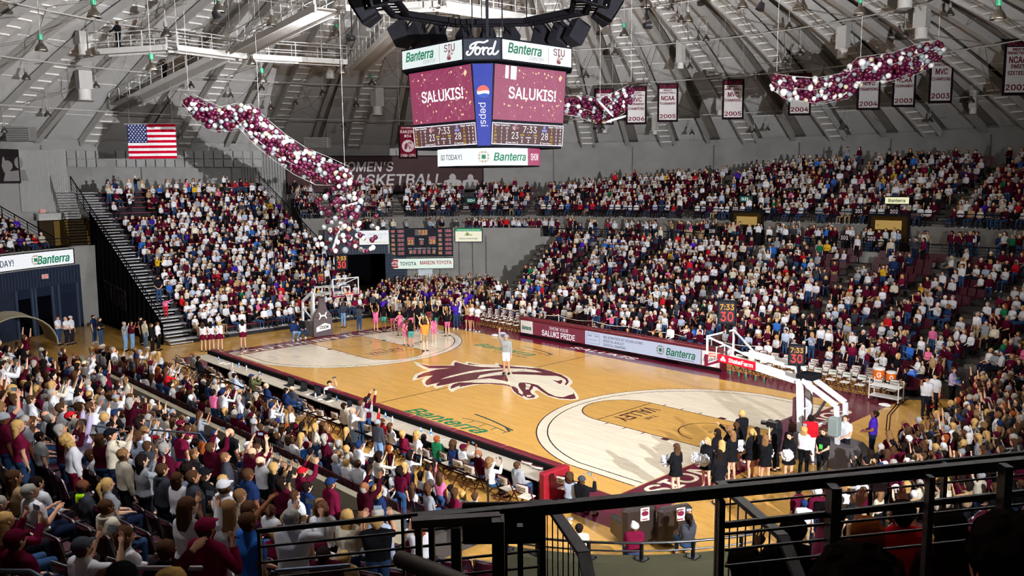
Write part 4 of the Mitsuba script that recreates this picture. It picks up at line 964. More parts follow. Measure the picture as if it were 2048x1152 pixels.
for x, sc in ((.335, 1.0), (.43, .9)):    # players in white uniforms, printed on the sheet
    body = unary_union([affinity.scale(Point(0, .10).buffer(.12), 1, 1.2), Polygon([(-.3, 0), (-.1, .05), (.1, .05), (.3, 0), (.34, -.3), (.2, -.34), (-.2, -.34), (-.36, -.3)])])
    pl.append(extrude(affinity.translate(affinity.scale(body, h*.8*sc, h*.8*sc, origin=(0, 0)), x*w, -.2*h), .012))
part(key, 'printed_players', frame(join(pl), o, ex, [0, 0, 1]), lin('#b7b2b0'))
key, o, ex, w, h = wall_banner('grey printed picture of basketball players on the wall at the far left', -40, 36, 298, 367, lin('#2b2426'))
body = unary_union([Point(.05, .02).buffer(.17), affinity.translate(affinity.scale(Point(0, 0).buffer(.17), .8, 1.1), .42, .12), Polygon([(-.1, -.48), (.0, -.1), (.16, -.16), (.6, -.1), (.7, -.48)]), affinity.translate(affinity.scale(Point(0, 0).buffer(.1), .5, 2.6), -.05, .05)])
part(key, 'printed_players', frame(extrude(affinity.translate(affinity.scale(body, h*.9, h*.9, origin=(0, 0)), .12*w, 0), .012), o, ex, [0, 0, 1]), lin('#85807e'))
# ribbed cladding and grid panels of the end wall
wr = [k for k in labels if k.startswith('wall_ring')][0]
for px in np.arange(40, 133, 4.4):
    q = round_wall(px, 360, 45.85); zt, zb = round_wall(px, 300)[2], round_wall(px, 424)[2]
    part(wr, 'cladding_rib', bar([q[0], q[1], zb], [q[0], q[1], zt], .16, .14, (q[0], q[1], 0)), lin('#a3a29e'))
for px0, px1 in ((133, 196), (232, 510)):
    for i, px in enumerate(np.arange(px0, px1, 19.5)):
        for y0, y1 in ((302, 317), (319, 334)):
            a, b = round_wall(px+1, 320, 45.7), round_wall(px+18, 320, 45.7); zt, zb = round_wall(px+9, y0)[2], round_wall(px+9, y1)[2]
            part(wr, 'acoustic_panel', bar([*a[:2], (zt+zb)/2], [*b[:2], (zt+zb)/2], .12, zt-zb), lin('#a5a4a1')*(.9+.1*((i*7) % 3)/2))
for px0, px1 in ((450, 572),):
    for px in np.arange(px0+36, px1, 5.5):
        q = round_wall(px, 340, 45.85); part(wr, 'cladding_rib', bar([q[0], q[1], round_wall(px, 384)[2]], [q[0], q[1], 12.6], .18, .14, (q[0], q[1], 0)), lin('#94928f'))
# opening behind the left concourse
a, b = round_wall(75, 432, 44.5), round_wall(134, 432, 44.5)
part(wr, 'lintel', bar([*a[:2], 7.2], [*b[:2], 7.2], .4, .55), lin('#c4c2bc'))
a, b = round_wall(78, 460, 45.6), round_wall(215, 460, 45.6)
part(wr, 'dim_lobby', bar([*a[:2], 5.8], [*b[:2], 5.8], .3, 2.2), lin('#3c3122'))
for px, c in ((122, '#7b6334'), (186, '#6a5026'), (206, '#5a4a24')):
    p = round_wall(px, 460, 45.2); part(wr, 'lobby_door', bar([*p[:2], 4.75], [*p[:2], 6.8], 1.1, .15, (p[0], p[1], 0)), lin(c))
for px, py in ((245/2.88, 422.5),):
    pass
def exit_sign(px, py, q, ex, where):
    key = thing('exit_sign', where, 'exit sign')
    part(key, 'box', frame(cbox(-.24, .24, -.15, .15, -.1, 0, .015), q, ex, [0, 0, 1]), lin('#c9b8b4'))
    glow(key, 'lettering', frame(text('EXIT', .16, .36, .012), q, ex, [0, 0, 1]), disp('#f05a48'))
q = round_wall(86, 422, 45.6); exit_sign(0, 0, q, np.array([-q[1], q[0], 0])/np.hypot(q[0], q[1])*(-1 if (np.array([-q[1], q[0], 0])@CR) < 0 else 1), 'small lit exit sign on the ribbed wall above the left concourse')
q, ex = wall_frame(731, 501, 25.35); exit_sign(0, 0, q, ex, 'small lit exit sign over the dark tunnel left of the wall scoreboard')
q, ex = wall_frame(91, 553, 25.2); exit_sign(0, 0, q, ex, 'small lit exit sign on the navy wall under the left ribbon board')
# left ribbon board and navy entrance under it
q, ex = wall_frame(60, 523, 25.35); k = ((q-CAM)@_f)/1663
lw = [k_ for k_ in labels if k_.startswith('wall_left_corner')][0]
rbn = thing('ribbon_board', 'white ribbon board reading TODAY! Banterra on the left balcony front', 'ribbon board')
def bandl(u0, u1, d, z0, z1): 
    a, _ = bowl_path(u0, u1, d, 1, 1.0); return strip(a, z0, a, z1)
glow(rbn, 'screen', bandl(-138, -113, 25.5, 4.42, 5.36), disp('#f1f2f5'), weight=.1)
part(rbn, 'casing', join([bandl(-138, -112.7, 25.56, 4.36, 5.42)]), lin('#26262a'))
def on_left(m, uc, zc, d=25.46):
    v, f = mf(fine(m, .3)); ang = np.radians(90-(uc + v[:, 0]/d*180/math.pi)); r = d - v[:, 2]
    return np.stack([-CX + r*np.cos(ang), r*np.sin(ang), zc+v[:, 1]], 1), f
uB = lambda px: 90-math.degrees(math.atan2(ring_hit(px, 515, 25.5)[1], ring_hit(px, 515, 25.5)[0]+CX)) % 360
ub = [90-(math.degrees(math.atan2(h_[1], h_[0]+CX)) % 360) for h_ in (ring_hit(105, 515, 25.5), ring_hit(8, 515, 25.5), ring_hit(72, 515, 25.5))]
sgn = 1 if ub[0] > ub[1] else -1
glow(rbn, 'lettering', on_left(text('Banterra', .52, 2.5, .02, True, .2), ub[0], 4.86), disp('#0f7a58')); glow(rbn, 'lettering', on_left(text('GO TODAY!', .40, 2.6, .02, False), ub[1]-1.5, 4.88), disp('#33445a'))
sq, ctr = square_logo(.34); glow(rbn, 'square_emblem', on_left(extrude(sq, .02), ub[2]-.2, 4.9), disp('#b0a08e')); glow(rbn, 'square_emblem', on_left(extrude(ctr, .02), ub[2]-.2, 4.9), disp('#0f7a58'))
part(lw, 'navy_cladding', bandl(-127, -112.2, 25.42, .02, 4.3), lin('#252c3a'))
for u in np.arange(-126.6, -112.4, .55): 
    p = bowl_pt(u, 25.38, 1); part(lw, 'cladding_rib', bar([*p, 3.1], [*p, 4.25], .10, .05, (p[0]+CX, p[1], 0)), lin('#2e3646'))
for i, (u0, u1) in enumerate(((-124, -121.2), (-120.6, -117.6), (-116.5, -113.2))):
    dk = thing('entrance_door', ['dark open doorway at the left of the navy wall', 'dark doorway in the middle of the navy wall', 'navy folding door panel at the right of the navy wall'][i], 'door')
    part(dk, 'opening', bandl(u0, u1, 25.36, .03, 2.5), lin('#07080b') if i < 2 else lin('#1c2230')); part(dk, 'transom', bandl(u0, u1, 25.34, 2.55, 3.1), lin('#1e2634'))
    for u in (u0, u1): p = bowl_pt(u, 25.3, 1); part(dk, 'jamb', bar([*p, .02], [*p, 3.1], .12, .12, (p[0]+CX, p[1], 0)), lin('#3a4456'))
# rails of the cross aisles
def ring_guard(label, u0, u1, d, z, h=.95, side=1, step=4.0, col=lin('#1a1a1d')):
    key = thing('railing', label, 'railing')
    a, us = bowl_path(u0, u1, d, side, step)
    if u0 < 1 and u1 > 0:
        us = sorted(set(us) | {x for x in np.linspace(max(u0, 0), min(u1, 1), 12)}); a = [bowl_pt(u, d, side) for u in us]
    for hh, r in ((1, .035), (.72, .015), (.45, .015), (.2, .015)):
        part(key, 'top_rail' if hh == 1 else 'mid_rail', tube([[*p, z+h*hh] for p in a], r, 6), col)
    for p in a: part(key, 'post', tube([[*p, z], [*p, z+h]], .028, 6), col)
ring_guard('black railing at the back of the far lower seats, carrying the section numbers', -26, 42, 25.5, 5.0, .7)
ring_guard('black railing in front of the far upper seats', -68, 42, 28.15, 6.6, .8)
ring_guard('dark railing in front of the left balcony seats', -142, -109, 28.3, 5.1, .85)
guard('black stair railing beside the ribbed wall at the far left', [np.array([*bowl_pt(-110.5, 36, 1), 7.6]), np.array([*bowl_pt(-111, 28.6, 1), 5.0])], 1.05, 5)
for px, py, s, wh in ((1718, 422, '201', 'left of the pale yellow sign'), (1788, 423, '202', 'under the pale yellow sign'), (1471, 417, '201', 'under the green lit sign'), (1689, 475, '101', 'on the lower aisle rail, left of the other near plate'), (1743, 477, '102', 'on the lower aisle rail below the pale yellow sign'), (1424, 462, '100', 'on the lower aisle rail below the green sign'), (1012, 415, '206', 'over the far corner wall'), (932, 415, '205', 'over the wall scoreboard')):
    d = 25.35 if py > 440 else 28.0
    q, ex = (ring_hit(px, py, d), np.array([1.0, 0, 0])) if px > 1200 else wall_frame(px, py, d)
    key = thing('section_plate', 'small dark plate reading %s %s' % (s, wh), 'sign')
    part(key, 'plate', frame(cbox(-.3, .3, -.22, .22, -.03, 0, .01), q, ex, [0, 0, 1]), lin('#2a2226')); part(key, 'numerals', frame(text(s, .24, .48, .012), q, ex, [0, 0, 1]), lin('#d8ccce'))
for px, py, wp, hp, col, s, tc, lb in ((1492, 398, 20, 12, '#0c3430', 'SIH', '#c8ece0', 'small dark green lit sign reading SIH on the far upper stand'), (942, 401, 20, 11, '#0c3430', 'SIH', '#c8ece0', 'small dark green lit sign reading SIH above the far corner'), (1794, 401, 32, 13, '#e9e6b8', 'Banterra', '#2a3a30', 'pale yellow lit sign on the far upper stand')):
    d = 28.9
    q, ex = (ring_hit(px, py, d), np.array([1.0, 0, 0])) if px > 1200 else wall_frame(px, py, d)
    kk = ((q-CAM)@_f)/1663; W_, H_ = wp*kk/abs(ex@CR), hp*kk
    key = thing('lit_sign', lb, 'sign')
    part(key, 'box', frame(cbox(-W_/2-.05, W_/2+.05, -H_/2-.05, H_/2+.05, -.6, 0, .02), q, ex, [0, 0, 1]), lin('#151517'))
    glow(key, 'face', frame(box(-W_/2, W_/2, -H_/2, H_/2, 0, .02), q, ex, [0, 0, 1]), disp(col)); glow(key, 'lettering', frame(shift(text(s, H_*.45, W_*.7, .01), 0, 0, .022), q, ex, [0, 0, 1]), disp(tc))
    part(key, 'post', frame(box(-.06, .06, -H_/2-2.0, -H_/2, -.4, -.3), q, ex, [0, 0, 1]), lin('#151517'))
# vomitories: doorways through the wall below the far upper seats
for px in (1495, 1779):
    q = ring_hit(px, 432, 28.0)
    key = thing('vomitory', 'warm lit doorway through the wall under the far upper seats %s' % ('below the green sign' if px < 1600 else 'below the pale yellow sign'), 'doorway')
    part(key, 'opening', box(q[0]-1.2, q[0]+1.2, q[1]+.0, q[1]+.06, 4.78, 7.2), lin('#3a2a12')); part(key, 'frame', frame(extrude(sbox(-1.35, 0, 1.35, 2.55).difference(sbox(-1.2, 0, 1.2, 2.4)), .1), [q[0], q[1]-.02, 4.78], [1, 0, 0], [0, 0, 1]), lin('#1b1b1e'))
    glow(key, 'hall_light', box(q[0]-.9, q[0]+.8, q[1]-.02, q[1]-.01, 6.3, 6.9), np.array([.35, .22, .06]))
# stairs of the seating tiers: half steps on the aisles
AIS = {'far_lower': [-24, -13, .02, .5, .98, 12, 24, 36], 'far_upper12': [.62, 6, 20, 34], 'near_lower': [-12, -3, .04, .36, .68, 1.0, 16, 30], 'near_right': [70, 84], 'far_upper6': [-66, -54, -42, -30], 'far_upper10': [-.9]}
for nm, us in AIS.items():
    u0, u1, side, rows = TIERS[nm]
    ms = []
    for u in us:
        for k, (d, z) in enumerate(rows[1:]):
            p = bowl_pt(u, d-.21, side); c = bowl_centre(*p); n = p-c; n /= np.linalg.norm(n); t = np.array([-n[1], n[0]])
            ms.append(bar([*(p-t*.5), z-RISE*.75], [*(p+t*.5), z-RISE*.75], .42, RISE*.5, (0, 0, 1)))
    part([k for k in labels if k.startswith('seating_tier')][list(TIERS).index(nm)], 'aisle_steps', join(ms), lin('#6b6660'), 'concrete', kind='stuff')

# cup holders and bottles along the concrete parapet of the near stand, an arched tunnel cover at the far left of it
for i, x in enumerate(np.arange(-6.2, 5.9, .62)):
    part(near_parapet[2], 'cup_holder', cbox(x-.06, x+.06, -16.06, -15.92, 1.28, 1.42, .015), lin('#17171a'), 'gloss')
    if i in (8, 10, 13, 14): 
        key = thing('water_bottle', 'water bottle standing in a cup holder of the concrete parapet', 'bottle', 'bottles on the parapet'); scene[key] = shape(move(lathe([(0, 0), (.034, 0), (.034, .15), (.014, .2), (0, .22)], 10), x, -15.99, 1.40), lin('#5aa2d8') if i % 2 else lin('#d4dae0'), 'gloss', True)
q = at(36, 640, z=2.0); t = np.linspace(0, math.pi, 15)
key = thing('tunnel_cover', 'beige arched tunnel cover at the far left end of the near stand', 'canopy')
a0 = np.stack([q[0]+np.zeros(15), q[1]+2.0*np.cos(t), .3+1.9*np.sin(t)], 1); a1 = a0+[-3.0, 0, 0]
v = np.vstack([a0, a1, a0*[1, 1, 1]+[.0, 0, -.12]]); f = [[i, i+1, 15+i+1] for i in range(14)]+[[i, 15+i+1, 15+i] for i in range(14)]
part(key, 'shell', (v, np.array(f)), lin('#a39a84'), 'concrete', True); part(key, 'rim', tube(a0, .05, 6), lin('#8b836f'))
# ---------------------------------------------------------------- baskets
HW = lin('#d9dcdd')
def basket(s, label):
    key = thing('basketball_hoop', label, 'basketball hoop')
    X = lambda x: s*x
    def B(a, b, w, h=None): return bar([X(a[0]), a[1], a[2]], [X(b[0]), b[1], b[2]], w, h)
    bx = 13.11
    part(key, 'base', (lambda m: (m[0]*[s, 1, 1], m[1] if s > 0 else m[1][:, ::-1]))(mf(m3.Manifold.hull_points(np.array([[x, y, z] for x, z in ((16.1, .02), (16.1, .5), (16.5, .95), (18.4, .75), (19.0, .3), (19.0, .02)) for y in (-.62, .62)])))), lin('#5b5657'))
    part(key, 'base_pad', box(*sorted((X(15.95), X(16.1))), -.66, .66, .03, 1.25), lin('#5a3640') if s > 0 else lin('#5d5356'), 'gloss')
    if s < 0:
        pad = frame(box(-.66, .66, 0, 1.25, 0, .01), [X(15.95), 0, .03], [0, 1, 0], [0, 0, 1])
        pv_ = Polygon([(-.66, 1.25), (-.28, 1.75), (-.18, 2.5), (.18, 2.5), (.28, 1.75), (.66, 1.25)])
        part(key, 'mast_pad', frame(extrude(pv_, .16), [X(16.1), 0, .03], [0, 1, 0], [0, 0, 1]), lin('#5d5356'), 'gloss')
        ua = unary_union([Polygon([(-.3, .22), (-.22, .22), (-.1, .0), (-.22, -.22), (-.3, -.22), (-.2, 0)]), Polygon([(.3, .22), (.22, .22), (.1, .0), (.22, -.22), (.3, -.22), (.2, 0)]), sbox(-.18, -.05, .18, .05)])
        part(key, 'pad_emblem', frame(shift(extrude(ua, .012), 0, 1.30), [X(15.94), 0, .03], [0, 1, 0], [0, 0, 1]), lin('#eceaea'))
        part(key, 'pad_sign', frame(shift(extrude(Polygon([(-.5, -.22), (.52, -.12), (.52, .16), (.1, .3), (-.5, .06)]), .012), .0, .52), [X(15.94), 0, .03], [0, 1, 0], [0, 0, 1]), lin('#e6e4e0'))
        part(key, 'pad_lettering', frame(shift(text('COOK', .18, .66, .014), .06, .56), [X(15.93), 0, .03], [0, 1, 0], [0, 0, 1]), lin('#1c1c20'))
    else:
        part(key, 'mast_pad', box(*sorted((X(16.28), X(16.42))), -.34, .34, 1.25, 2.1), lin('#5a3640'), 'gloss')
    for y in (-.32, .32):
        part(key, 'mast', B((16.62, y, .6), (16.5, y, 2.75), .16, .2), HW, 'gloss')
        part(key, 'rear_strut', B((17.95, y, .55), (17.85, y, 2.1), .12, .14), HW, 'gloss')
        part(key, 'rear_link', B((17.85, y, 2.1), (16.6, y, 2.78), .13, .16), HW, 'gloss')
        part(key, 'diagonal', B((16.55, y, .95), (17.9, y, 1.7), .07), HW, 'gloss')
        part(key, 'lower_arm', B((16.5, y*.8, 2.65), (13.45, y*.6, 3.05), .10, .16), HW, 'gloss')
        part(key, 'upper_arm', B((16.3, y*.8, 3.15), (14.2, y*.6, 3.35), .09, .12), HW, 'gloss')
        part(key, 'upright_link', B((16.5, y*.8, 2.65), (16.3, y*.8, 3.18), .09), HW, 'gloss')
        part(key, 'corner_brace', B((bx+.06, y*2.7, 3.9), (14.65, y*.5, 3.2), .06), HW, 'gloss')
        part(key, 'base_foot', B((16.5, y, .62), (17.2, y, .95), .12), HW, 'gloss')
    part(key, 'cross_bar', B((16.55, -.36, 1.7), (16.55, .36, 1.7), .06), HW, 'gloss')
    part(key, 'hydraulic_ram', tube([[X(16.7), 0, 1.0], [X(17.4), 0, 2.3]], .05, 8), lin('#8a8c90'), 'metal')
    # board
    g = numbered(key + '__glass'); scene[g] = mikit.ply((np.array([[X(bx), -.89, 2.93], [X(bx), .89, 2.93], [X(bx), .89, 3.94], [X(bx), -.89, 3.94]]), np.array([[0, 1, 2], [0, 2, 3]])), 'pane')
    F = lambda poly, d, o=0.0: frame(extrude(poly, d, o-d/2), [X(bx), 0, 2.9], [0, 1, 0], [0, 0, 1])
    part(key, 'board_frame', F(sbox(-.915, 0, .915, 1.07).difference(sbox(-.86, .05, .86, 1.02)), .07), HW, 'gloss')
    part(key, 'target_square', F(sbox(-.305, .10, .305, .56).difference(sbox(-.25, .155, .25, .505)), .02), HW, 'gloss')
    part(key, 'board_pad', join([F(sbox(-.97, -.06, .97, .03), .12), F(sbox(-.97, -.06, -.905, .36), .12), F(sbox(.905, -.06, .97, .36), .12)]), lin('#6a1830'), 'gloss')
    hx = X(14.325-1.575)
    t = np.linspace(0, 2*math.pi, 25); part(key, 'rim', tube(np.stack([hx+.235*np.cos(t), .235*np.sin(t), np.full(25, 3.05)], 1), .018, 6), lin('#e8552a'), 'gloss')
    part(key, 'rim_bracket', box(*sorted((X(bx-.03), X(bx-.16))), -.1, .1, 2.96, 3.06), lin('#e8552a'), 'gloss')
    net = []
    for i in range(12):
        for d in (1, -1):
            p = [[hx+r*math.cos(2*math.pi*(i+d*q*1.5)/12), r*math.sin(2*math.pi*(i+d*q*1.5)/12), 3.04-.42*q] for q, r in ((0, .235), (.35, .19), (.7, .15), (1, .14))]
            net.append(tube(p, .008, 4, False))
    part(key, 'net', join(net), lin('#e9e7e6'), kind='stuff')
    if s > 0:
        sp = frame(box(-.78, .78, -.15, .15, 0, .03), [14.0, -.30, 3.02], [1, 0, -.055], [0, 0, 1]); part(key, 'arm_sign', sp, lin('#c4142a'), 'gloss')
        part(key, 'arm_lettering', frame(shift(text('StateFarm', .15, 1.02, .01), .18, 0, .032), [14.0, -.30, 3.02], [1, 0, -.055], [0, 0, 1]), WHITE)
        part(key, 'arm_emblem', frame(join([shift(extrude(Point(0, 0).buffer(.055, 12), .01), -.56+x, y, .032) for x, y in ((-.06, -.04), (.06, -.04), (0, .045))]), [14.0, -.30, 3.02], [1, 0, -.055], [0, 0, 1]), WHITE)
        part(key, 'counterweight', cbox(16.35, 17.0, -.34, .34, 2.8, 2.98, .03), lin('#1b1b1e')); part(key, 'control_box', cbox(17.7, 18.05, -.62, -.3, 1.1, 1.75, .03), lin('#7f8a86'))
        part(key, 'vent_grille', join([box(17.0, 17.6, -.64, -.62, .25+.08*i, .29+.08*i) for i in range(6)]), lin('#2e2a2b'))
    return key
def shot_clock(x, y, z, face, label, post=None, extra=True, sc=1.0):
    key = thing('shot_clock', label, 'shot clock'); ex = np.array([-face[1], face[0], 0.0]); ex = ex/np.linalg.norm(ex); n = np.array([*face, 0.0])
    F = lambda m: frame((mf(m)[0]*sc, mf(m)[1]), [x, y, z], ex, [0, 0, 1])
    part(key, 'case', F(cbox(-.34, .34, -.44, .44, -.2, 0, .03)), lin('#2a2a2e')); part(key, 'bezel', F(extrude(sbox(-.34, -.44, .34, .44).difference(sbox(-.29, -.39, .29, .39)), .03)), lin('#17171a'))
    glow(key, 'game_clock', F(shift(text('7:33', .20, .50, .012), 0, .2, .0)), disp('#ffa42c')*1.3); glow(key, 'shot_numerals', F(shift(text('30', .34, .46, .012), 0, -.15, .0)), disp('#ff3a30')*1.3)
    if post: part(key, 'stand', bar(post[0], post[1], .08), lin('#1b1b1e'))
    return key
basket(1, 'near basket with white arms, glass backboard and red arm sign on the near baseline'); basket(-1, 'far basket with padded grey base and white emblem on the far baseline')
cam2 = lambda x, y: (lambda d: tuple(d/np.linalg.norm(d)))(np.array([CAM[0]-x, CAM[1]-y]))
shot_clock(13.35, 0, 4.75, cam2(13.35, 0), 'shot clock above the near backboard', ([13.4, 0, 3.95], [13.4, 0, 4.35]), sc=1.02)
shot_clock(16.35, -.3, 3.62, cam2(16.35, -.3), 'shot clock at the rear of the near basket arm', ([16.45, -.3, 2.9], [16.45, -.3, 3.25]), sc=.84)
shot_clock(-13.5, .0, 4.9, (.94, -.34), 'shot clock above the far backboard', ([-13.55, 0, 3.95], [-13.55, 0, 4.45]), sc=1.12)
shot_clock(-16.2, .1, 3.75, (.94, -.34), 'narrow shot clock at the rear of the far basket arm', ([-16.3, .1, 2.9], [-16.3, .1, 3.4]), sc=.72)
# ---------------------------------------------------------------- courtside boards
BY = 8.95
def bxx(px, py): return at(px, py, y=BY)[0]
led = thing('courtside_board', 'long maroon framed courtside board with white and maroon screens on the far sideline', 'advertising board')
X0, X1 = bxx(1040, 658), bxx(1443, 722); XS = [X0+.1, bxx(1067, 665), bxx(1170, 682), bxx(1402, 717), X1-.1]
part(led, 'cabinet', box(X0, X1, BY, BY+.5, 0, 1.08), lin('#5c1826'), 'gloss'); part(led, 'kick_board', box(X0, X1, BY-.05, BY, 0, .16), lin('#1b1214')); part(led, 'top_pad', cbox(X0-.05, X1+.05, BY-.07, BY+.55, 1.02, 1.16, .03), lin('#641826'), 'gloss')
def face(x0, x1, col, nm, w=.15): return glow(led, nm, box(x0, x1, BY-.03, BY, .20, .99), disp(col), weight=w)
def on_board(m, x, z): return frame(m, [x, BY-.034, z], [1, 0, 0], [0, 0, 1])
part(led, 'static_panel', box(XS[0], XS[1]-.06, BY-.03, BY, .20, .99), lin('#d9d6d2')); part(led, 'static_panel', box(XS[3]+.06, XS[4], BY-.03, BY, .20, .99), lin('#d9d6d2'))
f1 = face(XS[1], XS[2], '#7a2538', 'maroon_screen'); f2 = face(XS[2]+.03, XS[3], '#c6cce2', 'white_screen', .4)
for x in ((XS[0]+XS[1])/2-.03, (XS[3]+XS[4])/2+.03): part(led, 'panel_lettering', on_board(text('Banterra', .24, .82, .008, True, .2), x, .56), lin('#0b5a44'))
mx = (XS[1]+XS[2])/2
glow(f1, 'lettering', on_board(text('SHOW YOUR', .20, 1.55, .008, False), mx+.05, .78), disp('#e8dde4')); glow(f1, 'lettering', on_board(text('SALUKI PRIDE', .33, 2.75, .008), mx, .43), disp('#f0eaf2'))
w0 = XS[2]
for s, z in (('NO ATM FEES AT 55,000 ATMS', .80), ('DIGITAL WALLET', .58), ('DIGITAL BANKING', .36)):
    glow(f2, 'lettering', on_board(text(s, .14, .108*len(s), .008, False, 0, False), w0+1.45, z-.07), disp('#4a5060'))
glow(f2, 'green_lettering', on_board(text('Banterra', .38, 1.85, .008, True, .2), XS[3]-1.25, .60), disp('#1d6a48')); glow(f2, 'small_lettering', on_board(text('See Branch For Details. Member FDIC.', .07, 1.75, .008, False), XS[3]-1.25, .30), disp('#565c6c'))
sq, ctr = square_logo(.27); glow(f2, 'square_emblem', on_board(extrude(sq, .008), XS[3]-2.55, .62), disp('#8a8478')); glow(f2, 'square_emblem', on_board(extrude(ctr, .008), XS[3]-2.55, .62), disp('#1d6a48'))
glow(f2, 'card_picture', on_board(join([extrude(sbox(-.5, -.3, .5, .3).difference(sbox(-.47, -.27, .47, .27)), .008), box(-.4, -.1, .1, .2, 0, .008), box(-.4, .3, -.1, -.06, 0, .008), box(.1, .4, .12, .2, 0, .008)]), w0+.65, .6), disp('#9aa0b6'))
# ---------------------------------------------------------------- press tables on the near sideline
TABX = np.linspace(-12.3, 13.2, 11)
for i, (x0, x1) in enumerate(zip(TABX[:-1], TABX[1:])):
    low = i == 4
    key = thing('press_table', ("scorer's table with monitors, papers and a black skirt on the near sideline" if low else '%s grey topped press table with maroon padded front, counted from the far end' % ['first', 'second', 'third', 'fourth', 'fifth', 'sixth', 'seventh', 'eighth', 'ninth', 'tenth'][i]), 'table', 'press tables on the near sideline')
    part(key, 'front_pad', cbox(x0+.01, x1-.01, -8.98, -8.72, .02, 1.02, .05), lin('#6a1a2a'), 'gloss')
    part(key, 'cable_tray', box(x0, x1, -9.08, -8.99, .78, .96), lin('#1e1c1d'))
    part(key, 'top', cbox(x0+.01, x1-.01, -9.86, -9.08, .72, .77, .012), lin('#a49c90') if not low else lin('#8d867c'))
    part(key, 'skirt', box(x0+.03, x1-.03, -9.14, -9.12, .03, .72), lin('#1a1618'))
    for x in (x0+.12, x1-.12): part(key, 'leg', bar([x, -9.72, 0], [x, -9.72, .72], .04), lin('#2b2a2a'))
part('press_table', 'end_pad', cbox(TABX[-1], TABX[-1]+.28, -9.86, -8.72, .02, 1.03, .05), lin('#8c1a28'), 'gloss')
def laptop(x, y, z, rz, label, big=False):
    key = thing('monitor' if big else 'laptop', label, 'monitor' if big else 'laptop'); M = put(x, y, z, rz); w = .27 if big else .17
    part(key, 'base', cbox(-w, w, -.12, .12, 0, .02, .006), lin('#2a2a2d'), M=M); part(key, 'lid', bar([0, .12, .015], [0, .17, .03+w*1.3], 2*w, .02, (0, 1, 0)), lin('#151518'), M=M)
    s_ = part(key, 'screen', bar([0, .105, .04], [0, .152, .01+w*1.25], 2*w-.03, .006, (0, 1, 0)), lin('#27313c'), 'gloss', M=M)
for x, lb, b in ((-1.75, 'black monitor standing at the far end of the scorer\'s table', 1), (-.6, 'black monitor in the middle of the scorer\'s table', 1), (.35, 'small open laptop among papers on the scorer\'s table', 0), (1.9, 'open black laptop on the press table next to the scorer\'s table', 0), (-2.9, 'dark monitor seen from behind on the press table', 1)):
    laptop(x, -9.45, .77, 0.0, lb, b)
for i, (x, y) in enumerate([(-8.4, -9.5), (-8.1, -9.3), (-10.2, -9.4), (-7.3, -9.3), (-5.6, -9.45), (4.4, -9.3), (5.0, -9.4), (6.9, -9.5), (7.3, -9.35), (-.2, -9.65), (.9, -9.3)]):
    key = thing('water_bottle', 'clear water bottle with a blue label on the press tables', 'bottle', 'water bottles on the press tables')
    part(key, 'bottle', lathe([(0, 0), (.036, 0), (.036, .15), (.014, .2), (.014, .22), (0, .22)], 12), lin('#b9cfe0') if i % 3 else lin('#d8d8d8'), 'gloss', M=put(x, y, .77)); part(key, 'cap', lathe([(0, .22), (.016, .22), (.016, .24), (0, .24)], 10), lin('#2a62b8'), M=put(x, y, .77)); part(key, 'label_band', lathe([(.037, .05), (.037, .11)], 12), lin('#2a78c8') if i % 3 else lin('#9aa8b8'), M=put(x, y, .77))
for i, (x, y, a) in enumerate([(-9.6, -9.5, .2), (-9.2, -9.4, -.3), (-.9, -9.55, .1), (-.4, -9.35, .5), (.2, -9.6, -.4), (.75, -9.5, .2), (2.3, -9.6, .3), (9.9, -9.5, .2)]):
    key = thing('paper_sheet', 'loose white paper sheet on the press tables', 'paper', 'papers on the press tables')
    scene[key] = shape(move(box(-.11, .11, -.15, .15, 0, .004), x, y, .771, a), lin('#e4e2dc'))
# ---------------------------------------------------------------- folding chairs
CS = cbox(-.21, .21, -.20, .20, .44, .475, .015)
def chair_back():
    v, f = mf(fine(cbox(-.215, .215, -.012, .012, .0, .23, .01), .12)); v = v.copy(); v[:, 1] += -.03*(1-(v[:, 0]/.215)**2) - .10*v[:, 2]
    return v + [0, -.20, .64], f
CB = chair_back()
LEGA = [join([bar([s*.215, .24, 0], [s*.215, -.21, .87], .028)]) for s in (-1, 1)]
LEGB = [join([bar([s*.19, -.26, 0], [s*.19, .16, .45], .028)]) for s in (-1, 1)]
RUNG = [bar([-.21, .17, .13], [.21, .17, .13], .02), bar([-.19, -.19, .14], [.19, -.19, .14], .02), tube([[-.215, -.21, .87], [-.2, -.215, .885], [.2, -.215, .885], [.215, -.21, .87]], .014, 6)]
def folding_chair(x, y, rz, label, group, seat='#d9d2c4', fr='#4a1620', word=('SOUTH', 'SEATING'), wc='#5a4a42'):
    key = thing('folding_chair', label, 'chair', group); M = put(x, y, 0, rz); c = lin(seat); fc = lin(fr)
    part(key, 'seat', CS, c, 'gloss', M=M, share='cs'+seat); part(key, 'backrest', CB, c, 'gloss', M=M, share='cb'+seat)
    for i in (0, 1):
        part(key, 'leg', LEGA[i], fc, 'gloss', M=M, share='la%d%s' % (i, fr)); part(key, 'leg', LEGB[i], fc, 'gloss', M=M, share='lb%d%s' % (i, fr))
    for i in range(3): part(key, 'rung', RUNG[i], fc, 'gloss', M=M, share='ru%d%s' % (i, fr))
    lt = []
    for j, s in enumerate(word):
        v, f = text(s, .055, .30 if len(s) > 4 else .24, .004); lt.append((np.stack([-v[:, 0], np.full(len(v), -.247)-v[:, 2]-.10*(.145-.075*j+v[:, 1]), .785-.075*j+v[:, 1]], 1), f))
        if len(word) == 1: lt.append((np.stack([v[:, 0], np.full(len(v), -.20)+v[:, 2]-.10*(.145+v[:, 1]), .785+v[:, 1]], 1), f))
    part(key, 'lettering', join(lt), lin(wc), M=M, share='lt'+word[0]+wc)
    return key
